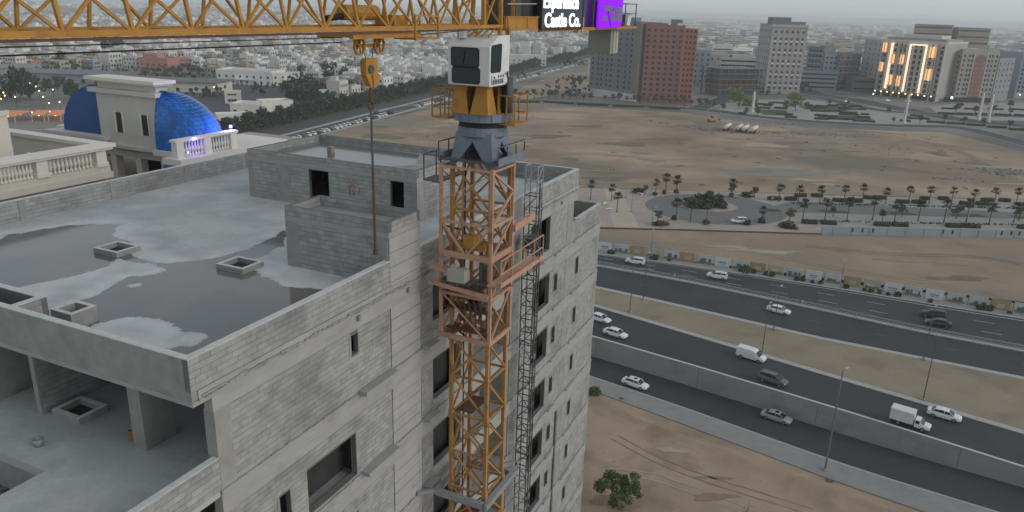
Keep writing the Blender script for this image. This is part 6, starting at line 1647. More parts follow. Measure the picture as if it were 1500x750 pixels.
# tree clumps of the far city
tf = MB(); r = random.Random(6)
for k in range(380):
    y = r.uniform(520, 3800) ; x = r.uniform(-.72, .72) * y
    if k < 150: y = r.uniform(430, 1300); x = r.uniform(-.68, -.02) * y
    if inpoly(x, y, lot): continue
    w2 = r.uniform(6, 16) * (1 + y / 2500)
    for _ in range(34):
        p = Vector((x + r.gauss(0, w2 * .5), y + r.gauss(0, w2 * .3), r.uniform(.5, 6.5))); a = Vector((r.gauss(0, 1), r.gauss(0, 1), r.gauss(0, 1))).normalized() * r.uniform(1.2, 2.6); b = a.cross(Vector((r.gauss(0, 1), 1, r.gauss(0, 1)))).normalized() * 1.5
        tf.face([p - a, p + b, p + a, p - b])
tag(put('distant_trees', tf, 'leaf_dark'), 'scattered dark tree clumps between the far houses', 'trees', kind='stuff')
# ---------------------------------------------------------------- district left of the boulevard: trees, sheds, parking
for k, ((x, y), s, l) in enumerate([((-123.2, 436.0), 2.0, 'big dark tree at the corner of the open yard'), ((-115.9, 441.0), 1.5, 'dark tree overlapping the big yard tree on its right'), ((-133.9, 452.8), 1.4, 'dark tree overlapping the big yard tree on its left'), ((-142.1, 579.2), 1.7, 'tall dark tree behind the white yard shed'), ((-126.9, 568.1), 1.6, 'dark tree just left of the pink arcade building'), ((-166.6, 593.6), 1.3, 'dark tree before the pale villas'), ((-106.8, 496.7), 1.3, 'tree by the white yard shed'), ((-113.0, 479.6), 1.2, 'small tree left of the white yard shed'),
        ((-276.5, 422.7), 2.1, 'palm like tree among the lights at the left edge'), ((-277.0, 435.8), 1.6, 'dark tree among the evening lights on the left'), ((-245.9, 424.2), 1.5, 'olive tree behind the plain blue half dome'), ((-374.8, 634.6), 1.5, 'round dark tree above the long sheds'), ((-417.2, 781.8), 2.4, 'broad dark grove left in the district'), ((-403.5, 788.8), 2.4, 'broad dark grove right in the district'), ((-408.1, 891.0), 1.8, 'grey green grove behind the terracotta house'), ((-151.8, 725.4), 1.2, 'tree left behind the hook block'), ((-73.4, 526.9), 1.1, 'tree right of the hook block above the hedge'), ((-220.8, 637.4), 1.1, 'tree beside the pale villa')]):
    tree('city', k, x, y, 0, s, l)
def simple_block(name, lab, a, b, d, h, m, roof, group=None):
    return Block(name, lab, a, b, d, h, m, roof=roof, group=group)
def shed(name, lab, a, b, d, h, wallm, roofm, over=1.2):
    a, b = Vector(a), Vector(b); e = empty(name, (a.x, a.y, 0), math.atan2(b.y - a.y, b.x - a.x), lab, 'shed'); L = (b - a).length
    m = MB(); m.box(0, L, 0, d, 0, h - .4); put('wall', m, wallm, e)
    m = MB(); m.loft([[(x, -over, h - .2), (x, d / 2, h + d * .05), (x, d + over, h - .2), (x, d + over, h - .9), (x, -over, h - .9)] for x in (-over, L + over)]); put('roof', m, roofm, e)
    for x in lin(L * .1, L * .9, max(3, int(L / 9))): ob('door', wm(2.6, 2.4, wallm), e, (x, 0, .3))
    return e
shed('long_shed', 'long low shed with dark blue grey roof edge behind the blue domes', (-340.6, 529.7), (-272.1, 527.0), 26, 6.5, 'grey_wall', 'shed_roof')
shed('long_shed', 'long pale grey roofed shed at the left edge under the jib', (-389.0, 550.9), (-354.7, 575.1), 30, 6, 'grey_wall', 'roof_grey')
shed('long_shed', 'brown roofed shed with a cream gable right behind the tiled dome', (-269.6, 499.9), (-193.1, 492.7), 24, 7, 'cream', 'shed_brown')
shed('yard_shed', 'white flat roofed shed in the yard among dark trees', (-129.9, 478.8), (-110.1, 491.8), 16, 4, 'white_wall', 'roof_pale')
shed('yard_shed', 'small white shed at the end of the yard beside the street trees', (-100.9, 482.8), (-92.2, 496.7), 10, 4, 'white_wall', 'roof_pale')
shed('arcade_building', 'long dull pink arcade building beside the hook block', (-118.3, 518.4), (-94.0, 606.3), 16, 9, 'pink_wall', 'roof_grey')
shed('shop_row', 'low dark shop row above the street trees right of the hook', (-96.9, 572.3), (-62.8, 605.0), 14, 6, 'tower_grey', 'shed_roof')
shed('low_wall_building', 'long low brick red building along the street trees', (-110.7, 432.9), (-77.3, 521.5), 5, 3, 'pink_wall', 'roof_grey')
yard = sheet('yard', OPEN[0], .04, 'asphalt_far')
for k, (a, b, d, h, m, l) in enumerate([((-216.0, 555.2), (-174.4, 548.0), 22, 9, 'white_wall', 'large pale villa with columns facing the open yard'), ((-173.5, 548.3), (-159.6, 568.2), 18, 8, 'offwhite_wall', 'off white villa right of the large pale villa'), ((-308.1, 632.1), (-282.8, 627.8), 16, 10, 'pink_wall', 'terracotta pink house standing out among the white houses'),
        ((-150.1, 400.6), (-132.8, 399.2), 14, 5, 'cream_light', 'low cream building at the near end of the yard, left one'), ((-136.6, 412.0), (-122.9, 421.0), 12, 5, 'cream_light', 'low cream building at the near end of the yard, right one'), ((-169.0, 443.9), (-161.0, 445.9), 9, 6, 'cream', 'small cream tank house in the yard'), ((-137.3, 351.3), (-123.8, 358.2), 16, 5, 'cream_light', 'low cream building beside the tiled dome balustrade'), ((-178.8, 731.5), (-165.2, 728.5), 18, 11, 'beige_wall', 'tan three storey house left of the hook block'), ((-11.9, 820.7), (30.1, 828.4), 20, 10, 'offwhite_wall', 'pale institute building behind the car park right of the cab')]):
    t = Block('villa' if k < 2 else 'house', l, a, b, d, h, m, roof='roof_pale', cat='house'); t.windows(lin(2.5, t.L - 2.5, max(3, int(t.L / 5))), [1.2] if h < 6 else [1.2, 4.8], 1.6, 1.6, m)
    if k < 2: t.part('porch', 'white_wall', (t.L * .35, t.L * .65, -3, .02, 3.4, 4.1)); [t.part('porch_column', 'white_wall', (x, x + .5, -2.8, -2.3, 0, 3.4)) for x in lin(t.L * .36, t.L * .62, 4)]
    if k == 2: t.part('upper_block', 'pink_wall', (2, t.L * .6, 3, 12, h, h + 4))
shed('long_shed', 'huge pale flat roofed hall far behind the cab on the right', (-23.9, 1132.0), (97.5, 1110.3), 70, 12, 'grey_wall', 'roof_grey')
for k, (a, b) in enumerate([((-243.8, 355.1), (-233.4, 352.9)), ((-229.1, 358.3), (-223.4, 359.5)), ((-222.2, 359.8), (-216.4, 361.0))]):
    a, b = Vector(a), Vector(b); e = empty('parking_canopy', (a.x, a.y, 0), math.atan2(b.y - a.y, b.x - a.x), ['orange lit parking canopy at the left picture edge', 'orange lit parking canopy, left one of the close pair', 'orange lit parking canopy, right one of the close pair'][k], 'canopy'); L = (b - a).length
    m = MB(); m.loft([[(x, 0, 3.0), (x, 9, 4.2), (x, 18, 3.0), (x, 18, 2.9), (x, 9, 4.1), (x, 0, 2.9)] for x in (0, L)]); put('canopy_roof', m, 'lit_canvas', e)
    for x in (.3, L - .3):
        for y in (.5, 17.5): m = MB(); m.bar((x, y, 0), (x, y, 3), .2); put('post', m, 'white_wall', e)
    for y in (2, 9, 16): m = MB(); m.tube((L / 2, y, 2.4), (L / 2, y, 2.8), .25); put('lamp', m, 'lamp_warm', e)

# ================================================================ neighbouring cream buildings with the blue domes
NO = (-47.0, 30.0, -57.5)
cream = empty('cream_building', (*grid(-47, 30), 0), -YA, 'cream building with a white balustraded roof terrace at the left edge', 'building')
def nmb(): return MB(off=NO)
def np_(name, mb, m, par=None, **k): return put(name, mb, m, par or cream, **k)
a = nmb(); a.box(-62, -44.3, 12, 32.8, -57.5, -10.9); np_('wall', a, 'beige_wall')
for k in range(12):
    for u in lin(14, 31, 6): o = ob('window', wm(1.4, 1.8, 'cream'), cream, (-44.3 - NO[0], u - NO[1], -14.5 - 3.5 * k - NO[2]), math.pi / 2)
a = nmb(); a.box(-62, -44.5, 12, 32.6, -10.9, -10.7); np_('roof', a, 'roof_grey')
a = nmb(); a.box(-44.6, -44.0, 12, 33.2, -11.25, -10.85); a.box(-44.5, -44.1, 12, 33.1, -10.85, -10.45); np_('plinth', a, 'cream')
a = nmb(); a.box(-44.75, -43.75, 12, 33.45, -9.25, -9.02); a.box(-44.65, -43.87, 12, 33.3, -9.4, -9.25); np_('cornice', a, 'cream_light')
a = nmb(); a.box(-62, -44.75, 32.5, 33.45, -9.26, -9.03); a.box(-62, -44.65, 32.7, 33.2, -10.85, -9.26); np_('side_parapet', a, 'cream_light')
for u in (12.5, 18.6, 21.8, 25.2, 28.6, 32.55):
    a = nmb(); a.box(-44.5, -44.05, u - .35, u + .35, -10.45, -9.4); a.box(-44.52, -44.0, u - .42, u + .42, -10.45, -10.2); np_('pier', a, 'cream_light')
bal = nmb(); bal.lathe([(.05, 0), (.1, .02), (.1, .1), (.05, .16), (.11, .34), (.06, .56), (.05, .68), (.1, .72), (.1, .8)], NO, n=8)
balm = bal.mesh('baluster', 'cream_light')
for a_, b_ in ((19, 21.4), (22.2, 24.8), (25.6, 28.2), (29.0, 32.1)):
    for u in lin(a_ + .2, b_ - .2, 11): ob('baluster', balm, cream, (-44.28 - NO[0], u - NO[1], -10.45 - NO[2])).scale = (1, 1, 1.31)
a = nmb(); a.box(-56, -48.2, 23, 29.6, -10.7, -7.2); a.box(-56.1, -48.1, 22.9, 29.7, -7.2, -7.05); a.box(-56.1, -48.1, 22.9, 23.1, -7.05, -6.9); a.box(-48.3, -48.1, 23.1, 29.7, -7.05, -6.9); np_('stair_box', a, 'cream')
a = nmb(); a.bar((-47, 31.6, -10.6), (-47.8, 30.2, -9.6), .16); np_('roof_brace', a, 'cream_light')
# domed pavilion building
DO = (-48.0, 42.0, -57.5)
dome = empty('domed_building', (*grid(-48, 42), 0), -YA, 'cream building crowned by a square tower with blue tiled half domes', 'building')
def dmb(): return MB(off=DO)
def dp_(name, mb, m, par=None, **k): return put(name, mb, m, par or dome, **k)
UF_ = 38.0
a = dmb(); a.box(-58, -41.5, 36.5, 60, -57.5, -13.0); dp_('wall', a, 'beige_wall')
for k in range(11):
    for u in lin(39, 58, 6): ob('window', wm(1.4, 1.8, 'cream'), dome, (-41.5 - DO[0], u - DO[1], -17.5 - 3.5 * k - DO[2]), math.pi / 2)
a = dmb(); a.box(-51.1, -45, UF_, UF_ + 1.2, -10.25, -6.6); dp_('tower', a, 'cream_grey')
a = dmb(); a.box(-51.0, -45.1, UF_ + .15, UF_ + 1.1, -6.3, -5.85); dp_('attic', a, 'cream')
a = dmb(); a.box(-51.6, -44.7, UF_ - .3, UF_ + 1.4, -6.62, -6.3); dp_('lower_cornice', a, 'cream_grey')
a = dmb(); a.box(-51.3, -44.7, UF_ - .3, UF_ + 1.3, -5.85, -5.72); a.box(-51.5, -44.5, UF_ - .5, UF_ + 1.4, -5.72, -5.5); dp_('upper_cornice', a, 'cream_light')
for v in (-49.25, -46.65):
    a = dmb(); a.box(v, v + .62, UF_ - .03, UF_ + .05, -9.4, -7.95, 1); a.box(v - .14, v, UF_ - .07, UF_ + .05, -9.45, -7.9); a.box(v + .62, v + .7, UF_ - .07, UF_ + .05, -9.45, -7.9); dp_('window', a, ['cream_light', 'window_dark'])
a = dmb(); a.box(-57, -50.2, UF_ - .5, UF_ + 7, -10.1, -9.85); a.box(-50.2, -44.6, UF_ - .35, UF_ + 7, -10.5, -10.25); dp_('ledge', a, 'cream_grey')
a = dmb(); a.box(-51.1, -44.4, UF_ + .2, UF_ + 7, -11.2, -10.5); dp_('beam', a, 'cream_grey')
for v in (-50.8, -48.2, -45.6): a = dmb(); a.box(v, v + .55, UF_ + .3, UF_ + .9, -13, -11.2); dp_('column', a, 'cream_light')
a = dmb(); a.box(-51, -44.6, UF_ + 3, UF_ + 3.2, -13, -11.2); dp_('loggia_wall', a, 'inside_shade')  # loggia shade is painted into this wall's dark colour
# left half dome: plain painted flank; right half dome: overlapping tiles
def lobe(cv, cu, cz, rv, ru, rz, sgn, n=22, m=14):
    mb = dmb(); rings = []
    for i in range(m + 1):
        e = math.pi / 2 * i / m; rings.append([(cv + sgn * rv * math.cos(e) * math.cos(t), cu + ru * math.cos(e) * math.sin(t), cz + rz * math.sin(e)) for t in lin(0, math.pi, n)])
    mb.loft(rings, cap=False, closed=False)
    mb.face([r_[0] for r_ in rings] + [(cv, cu, cz)]) if sgn < 0 else mb.face([(cv, cu, cz)] + [r_[0] for r_ in rings][::-1])
    return mb
dp_('plain_half_dome', lobe(-51.0, UF_ + .35, -9.85, 4.7, 4.2, 3.7, -1), 'blue_plain')
CV, CU, CZ, RV, RU, RZ = -45.0, UF_ + .45, -10.2, 3.5, 4.2, 3.95
RF = .9
hd = dmb()
def sp_(t, e, k=1.0): return Vector((CV + RV * k * math.cos(e) * math.cos(t), CU + (RU if t > 0 else RF) * k * math.cos(e) * math.sin(t), CZ + RZ * k * math.sin(e)))
hd.loft([[sp_(t, e) for t in lin(-math.pi / 2, math.pi, 40)] for e in lin(0, math.pi / 2, 15)], cap=False, closed=False)
dp_('half_dome', hd, 'blue_plain')
a = dmb()
ROWS = 20
for i in range(ROWS):
    e0, e1 = math.pi / 2 * i / ROWS, math.pi / 2 * (i + 1.25) / ROWS; n = max(8, int(46 * math.cos(e0)))
    for j in range(n):
        t0 = -math.pi / 2 + 1.5 * math.pi * (j + (i % 2) * .5) / n; t1 = t0 + 1.5 * math.pi / n
        if t1 > math.pi: continue
        tm = (t0 + t1) / 2; a.face([sp_(tm, e0 - .008, 1.022), sp_(t1, e0 + .03, 1.016), sp_(t1, e1, 1.004), sp_(t0, e1, 1.004), sp_(t0, e0 + .03, 1.016)])
tag(dp_('tile', a, 'blue_tile'), kind='stuff')
UB0, UB1 = (36.16, -8.92)[0], (40.97, -8.84)[0]
a = dmb(); a.box(-45.2, -42.3, UF_ - .6, UF_ + 8, -10.6, -10.2); a.box(-42.3, -40.6, UB0 - .5, UF_ + 8, -10.6, -10.2); a.box(-43.4, -40.4, UF_ + 1.2, UF_ + 8, -11.3, -10.6); dp_('terrace_ledge', a, 'cream_light')
for (v, u) in ((-41.3, UB0), (-41.3, (UB0 + UB1) / 2), (-41.3, UB1)): a = dmb(); a.box(v - .25, v + .25, u - .3, u + .3, -10.2, -9.1); dp_('pier', a, 'cream_light')
a = dmb(); a.box(-41.6, -41.0, UB0 - .4, UB1 + .4, -9.1, -8.94); dp_('hand_rail', a, 'cream_light')
for u in lin(UB0 + .42, (UB0 + UB1) / 2 - .42, 7) + lin((UB0 + UB1) / 2 + .42, UB1 - .42, 7): ob('baluster', balm, dome, (-41.3 - DO[0], u - DO[1], -10.2 - DO[2])).scale = (1, 1, 1.37)
a = dmb()
for i in range(7):
    for j in range(13): v0, z0 = -44.6 + .34 * j, -10.75 - .42 * i; a.face([(v0, UF_ - .1 - .16 * i, z0), (v0 + .3, UF_ - .1 - .16 * i, z0), (v0 + .3, UF_ - .3 - .16 * i, z0 - .4), (v0, UF_ - .3 - .16 * i, z0 - .4)])
tag(dp_('lower_tile', a, 'blue_tile'), kind='stuff')
a = dmb(); a.box(-44.8, -40, UF_ - .02, UF_ + .1, -13.0, -10.6); dp_('lower_roof', a, 'blue_plain')
a = dmb(); a.box(-57.5, -54, UF_ + 1, UF_ + 4, -11.5, -10.4); dp_('lower_roof', a, 'blue_plain')
a = dmb(); a.box(-59, -54.5, UF_ + 2, UF_ + 8, -10.5, -10.0); dp_('ledge', a, 'cream_light')
for (v, u, z) in ((-41.9, UB1 + .6, -8.9), (-41.75, UB0 + 1.2, -10.1)): a = dmb(); a.lathe([(.02, 0), (.1, .03), (.1, .2), (.02, .22)], (v, u, z), 8); dp_('spot_light', a, 'lamp_blue')
for (v, u, z, e) in ((-41.0, UB0 + 1.2, -9.0, 60), (-41.2, UB1 - .2, -8.8, 260), (-43.4, UF_ - .6, -6.1, 8)):
    l = bpy.data.lights.new('spot_light_glow', 'POINT'); l.energy = e; l.color = (.22, .16, 1); l.shadow_soft_size = .15
    o = bpy.data.objects.new('spot_light_glow', l); COL.objects.link(o); o.parent = dome; o.location = (v - DO[0], u - DO[1], z - DO[2])

# ================================================================ vehicles
def loft_car(st, n=10):
    mb = MB(); rings = []
    for x, w_, zb, zt, r_ in st:
        rings.append([(x, -w_ + r_, zb), (x, w_ - r_, zb), (x, w_, zb + r_), (x, w_ * 1.0, zb + (zt - zb) * .55), (x, w_ - r_ * .8, zt - r_ * .4), (x, w_ - r_ * 2.2, zt), (x, -w_ + r_ * 2.2, zt), (x, -w_ + r_ * .8, zt - r_ * .4), (x, -w_, zb + (zt - zb) * .55), (x, -w_, zb + r_)])
    return mb.loft(rings)
def wheel_mesh(r, w_):
    t = MB(); n = 14
    ring = lambda rr, y: [(rr * math.cos(6.2832 * k / n), y, rr * math.sin(6.2832 * k / n)) for k in range(n)]
    t.loft([ring(r * .62, w_ / 2), ring(r * .95, w_ / 2), ring(r, w_ / 3), ring(r, -w_ / 3), ring(r * .95, -w_ / 2), ring(r * .62, -w_ / 2)], cap=True)
    m = MB(); m.loft([ring(r * .6, w_ / 2 + .01), ring(r * .6, -w_ / 2 - .01)])
    return t.mesh('tyre', 'tyre'), m.mesh('rim', 'rim')
TY, RI = wheel_mesh(.33, .23)
CAR = {}
def car_parts(kind):
    if kind in CAR: return CAR[kind]
    d = {}
    if kind == 'sedan':
        L, W = 4.7, .9
        body = [(-2.32, .78, .42, .82, .10), (-2.2, .86, .3, .98, .12), (-1.5, .9, .22, 1.02, .13), (0, .91, .2, .98, .13), (1.1, .9, .2, .95, .13), (1.9, .86, .24, .86, .13), (2.25, .78, .32, .72, .1), (2.36, .66, .4, .62, .08)]
        glass = [(-1.75, .74, .95, 1.0, .03), (-1.05, .72, .95, 1.38, .08), (-.3, .71, .95, 1.45, .09), (.45, .70, .93, 1.40, .08), (1.3, .74, .9, .97, .03)]
        roof = [(-1.25, .66, 1.26, 1.33, .03), (-.95, .68, 1.36, 1.43, .03), (-.3, .68, 1.42, 1.49, .03), (.45, .66, 1.37, 1.43, .03), (.6, .64, 1.31, 1.37, .03)]; wx, wb, pill = (1.42, -1.36), .33, 1
    elif kind in ('suv', 'mpv', 'hatch'):
        L, W = 4.6, .93; up = .16 if kind == 'suv' else .1
        body = [(-2.28, .82, .46, 1.05, .12), (-2.15, .9, .34, 1.12 + up, .14), (-1.2, .93, .27, 1.12 + up, .14), (.6, .93, .26, 1.05 + up, .14), (1.5, .91, .28, 1.0 + up, .14), (2.1, .84, .34, .86 + up, .12), (2.34, .7, .44, .72, .1)]
        zt = 1.62 if kind == 'suv' else 1.66
        glass = [(-2.12, .76, 1.05, 1.25, .05), (-1.8, .76, 1.05, zt, .09), (-.2, .76, 1.05, zt + .04, .09), (.5, .74, 1.05, zt - .04, .09), (1.45, .78, 1.0, 1.12, .04)]
        roof = [(-2.0, .68, zt - .06, zt + .03, .03), (-.2, .69, zt, zt + .08, .03), (.45, .66, zt - .05, zt + .02, .03)]; wx, wb, pill = (1.45, -1.38), .36, 2
    elif kind == 'van':
        L, W = 5.0, .95
        body = [(-2.5, .88, .45, 1.2, .1), (-2.45, .94, .3, 1.95, .12), (.6, .95, .28, 1.95, .12), (.95, .94, .28, 1.75, .12), (1.55, .92, .28, 1.2, .12), (2.3, .86, .32, 1.0, .12), (2.52, .74, .42, .8, .1)]
        glass = [(.88, .80, 1.2, 1.74, .06), (1.1, .80, 1.15, 1.68, .06), (1.72, .78, 1.08, 1.2, .04)]
        roof = [(.2, .8, 1.93, 1.985, .02), (-2.3, .8, 1.93, 1.985, .02)]; wx, wb, pill = (1.6, -1.5), .34, 0
    d['body'] = loft_car(body); d['window_glass'] = loft_car(glass); d['roof'] = loft_car(roof)
    d['pillar'] = []
    if pill:
        zr = roof[2 if pill == 1 else 1][3] - .05
        for s in (-1, 1):
            for (x0, x1, x2) in (((glass[-1][0] - .05, roof[-1][0], 0), (.05, .0, 0), (glass[0][0] + .05, roof[0][0], 0)) if pill == 1 else ((glass[-1][0] - .05, roof[-1][0], 0), (.1, .05, 0), (-.95, -.95, 0), (glass[0][0] + .08, roof[0][0] + .08, 0))):
                m = MB(); m.bar((x0, s * (glass[2][1] + .015), glass[0][2] + .02), (x1, s * (roof[2 if pill == 1 else 1][1] + .015), zr), .08, .05); d['pillar'].append(m)
    d['wheels'] = [(x, s * (W - .09)) for x in wx for s in (-1, 1)]; d['r'] = wb
    hl, tl = [], []
    for s in (-1, 1):
        m = MB(); m.box(L / 2 - .32, L / 2 - .06, s * .58 - .14, s * .58 + .14, .58 if kind == 'sedan' else .68, .74 if kind == 'sedan' else .86); hl.append(m)
        m = MB(); m.box(-L / 2 - .01, -L / 2 + .2, s * .66 - .14, s * .66 + .14, .74, .9 if kind == 'sedan' else 1.15); tl.append(m)
    d['hl'], d['tl'], d['L'] = hl, tl, L
    CAR[kind] = {k: (v.mesh(k, 'car_white') if isinstance(v, MB) else v) for k, v in d.items()}
    for k in ('pillar', 'hl', 'tl'): CAR[kind][k] = [v.mesh(k, {'pillar': 'car_white', 'hl': 'headlight', 'tl': 'taillight'}[k]) for v in d[k]]
    return CAR[kind]
CM = {}
def colored(me, m, key):
    if (key, m) not in CM: c = me.copy(); c.materials.clear(); c.materials.append(MATS[m]); CM[key, m] = c
    return CM[key, m]
def car(kind, color, p, z, ang, label, group=None, name=None, cat='car', detail=True, sc=1.0):
    c = car_parts(kind); e = empty(name or {'sedan': 'sedan', 'suv': 'sport_utility_car', 'mpv': 'minivan', 'van': 'delivery_van', 'hatch': 'hatchback'}[kind], (*p, z), ang, label, cat, group); e.scale = (sc, sc, sc)
    m = 'car_' + color
    ob('body', colored(c['body'], m, kind + 'b'), e); g = ob('window_glass', colored(c['window_glass'], 'car_glass', kind + 'g'), e); ob('roof', colored(c['roof'], m, kind + 'r'), e)
    for k, me in enumerate(c['pillar']): ob('pillar', colored(me, m, kind + 'p%d' % k), e)
    if not detail: return e
    for x, y in c['wheels']:
        s = c['r'] / .33; w_ = ob('tyre', TY, e, (x, y, c['r'])); w_.scale = (s, 1, s); w_.name = 'wheel'; ob('rim', RI, w_)
    for me in c['hl']: ob('headlight', me, e)
    for me in c['tl']: ob('taillight', me, e)
    if kind == 'sedan' and 'near service road' in label: m_ = MB(); m_.box(-.25, .3, -.34, .34, 1.472, 1.492); put('sunroof', m_, 'car_glass', e)
    if kind in ('mpv', 'suv'):
        for s in (-1, 1): m_ = MB(); m_.bar((-1.7, s * .6, 1.76), (.2, s * .6, 1.76), .05); put('roof_rail', m_, 'galvanised', e)
    for s in (-1, 1): m_ = MB(); m_.box(.72, .9, s * .98 - .08, s * .98 + .08, .98, 1.1); put('wing_mirror', m_, m, e)
    return e
def heading(p, q): return math.atan2(q[1] - p[1], q[0] - p[0])
HN = heading(near_a[25], near_a[40]); HM_ = heading(mn[25], mn[40]); HF = heading(fe[25], fe[40])
car('sedan', 'white', (21.8, 117.0), LOW + .05 + rise(*(21.8, 117.0)), HN, 'white sedan on the near service road closest to the building', None)
car('sedan', 'silver', (42.8, 107.0), LOW + .05 + rise(*(42.8, 107.0)), HN, 'silver grey sedan farther right on the near service road', None)
car('sedan', 'white', (17.4, 136.9), .02, HM_, 'white sedan half behind the building edge on the main road')
car('sedan', 'white', (19.7, 129.9), .02, HM_, 'white sedan driving just beside the retaining wall near the building')
car('van', 'white', (42.6, 121.7), .02, HM_, 'white windowless delivery van on the main road', None, cat='van')
car('mpv', 'grey', (43.6, 112.8), .02, HM_ - .05, 'dark grey minivan with roof rails on the main road', None, cat='minivan')
car('sedan', 'white', (66.6, 103.0), .02, HM_ + .05, 'white sedan overtaking the box truck along the median kerb')
car('sedan', 'white', (54.7, 144.1), .03, HM_ + .08, 'white sedan alone between median strip and guard rail')
car('suv', 'white', (29.6, 172.8), .03, HF + math.pi, 'white sport utility car on the far carriageway near the building')
car('suv', 'white', (47.1, 164.0), .03, HF + math.pi, 'white sport utility car on the far carriageway below the hoarding')
car('sedan', 'dark', (85.1, 139.8), .03, HF + math.pi, 'black sedan nearer the guard rail on the far carriageway')
car('suv', 'dark', (86.3, 144.2), .03, HF + math.pi, 'black car side by side with and beyond the black sedan')
car('hatch', 'white', (65.6, 213.1), .12, math.pi + .05, 'white hatchback parked on the roundabout edge')
# pickup with a white box body
tp = empty('box_truck', (*(60.1, 100.2), .02), HM_ + .02, 'small pickup truck carrying a tall white cargo box', 'truck')
cabm = loft_car([(.55, .86, .4, 1.0, .1), (.6, .88, .38, 1.68, .12), (1.25, .88, .38, 1.66, .12), (1.75, .88, .38, 1.12, .12), (2.5, .84, .4, 1.02, .12), (2.66, .74, .5, .85, .1)]); put('cab', cabm, 'car_white', tp)
m = MB(); m.box(-2.75, 2.4, -.7, .7, .42, .6); put('chassis', m, 'black', tp)
m = loft_car([(1.22, .80, 1.1, 1.62, .05), (1.35, .8, 1.1, 1.6, .05), (1.84, .78, 1.08, 1.14, .03)]); put('windscreen', m, 'car_glass', tp)
for s in (-1, 1): m = MB(); m.box(.7, 1.2, s * .885 - .01, s * .885 + .01, 1.1, 1.55); put('side_window', m, 'car_glass', tp)
m = MB(); m.loft([[(x, y, z) for y, z in ((-.98, .72), (.98, .72), (1.0, .78), (1.0, 2.42), (.95, 2.5), (-.95, 2.5), (-1.0, 2.42), (-1.0, .78))] for x in (-2.8, .42)]); bx = put('cargo_box', m, 'box_white', tp)
for x in lin(-2.75, .38, 7):
    for s in (-1, 1): m = MB(); m.box(x - .03, x + .03, s * 1.0 - .015, s * 1.0 + .015, .8, 2.4); put('box_rib', m, 'coping', bx)
for x, y in ((1.75, .8), (1.75, -.8), (-1.55, .82), (-1.55, -.82)): w_ = ob('wheel', TY, tp, (x, y, .36)); w_.scale = (1.09, 1, 1.09); ob('rim', RI, w_)
for s in (-1, 1): m = MB(); m.box(2.5, 2.68, s * .6 - .14, s * .6 + .14, .72, .9); put('headlight', m, 'headlight', tp)
# row of parked cars beside the boulevard
r = random.Random(15)
for s in range(-34, 620, 4):
    if 62 < s < 96 or 150 < s < 185 or r.random() < .12: continue
    white = r.random() < .72
    p = bl(s, 4.6); q = px(*p, 1)
    if not (380 < q[0] < 870): continue
    car('hatch' if r.random() < .5 else 'sedan', 'white' if white else r.choice(('dark', 'grey')), p, .1, BA + r.choice((1.2, 1.25)), *(lambda c_, q_: ('%s car parked along the boulevard edge, %s' % (c_, q_), '%s cars parked along the boulevard %s' % (c_, q_)))('white' if white else 'dark', 'left of the hook rope' if q[0] < 545 else ('between hook rope and crane' if q[0] < 660 else 'right of the crane')), detail=s < 100)
for s, o_, c, l in ((60, 12, 'dark', 'dark car driving on the boulevard, nearest the hook line'), (260, 22, 'white', 'white car driving on the boulevard right of the cab'), (330, 12, 'dark', 'dark car driving on the boulevard right of the cab'), (520, 20, 'white', 'white car far along the boulevard near the grey tower')):
    car('sedan', c, bl(s, o_), .1, BA, l, detail=False)
# car park beyond the boulevard, right of the cab, and the yard cars
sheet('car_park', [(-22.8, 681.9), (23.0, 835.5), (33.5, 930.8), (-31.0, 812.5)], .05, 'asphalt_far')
for k in range(90):
    u, w_ = r.random(), r.random(); a_, b_, c2 = Vector((-22.1, 696.5)), Vector((24.6, 841.4)), Vector((-25.7, 804.9))
    p = a_ + (b_ - a_) * (int(u * 30) / 30) + (c2 - a_) * (int(w_ * 4) / 4 + .1)
    cl_ = r.choice(('white', 'white', 'silver', 'silver', 'dark', 'red')); car('hatch', cl_, (p.x, p.y), .06, BA + 1.57, '%s car in the crowded car park right of the crane cab' % {'dark': 'black'}.get(cl_, cl_), '%s cars in the car park' % cl_, detail=False)
for k in range(34):
    p = Vector((-132.4, 384.0)) + (Vector((-117.3, 431.3)) - Vector((-132.4, 384.0))) * r.random() + Vector((r.uniform(-14, 10), r.uniform(-14, 14)))
    cl_ = r.choice(('white', 'silver', 'white', 'dark')); car('hatch', cl_, (p.x, p.y), .06, BA + r.choice((0, 1.57)), '%s car standing in the yard behind the street trees' % {'dark': 'black'}.get(cl_, cl_), '%s cars in the yard' % cl_, detail=False)
for k, (x, y) in enumerate([(241.9, 666.6), (241.2, 654.8), (247.3, 665.3), (237.6, 555.9), (274.5, 571.9), (289.5, 571.5)]):
    car('hatch', 'white', (x, y), .09, .3, ['first white car parked right of the beige tower foot', 'second white car parked right of the beige tower foot', 'white car farther right of the beige tower foot', 'white car on the street left of the lit hotel', 'white car before the lit hotel door', 'white car before the right half of the lit hotel'][k], detail=False)
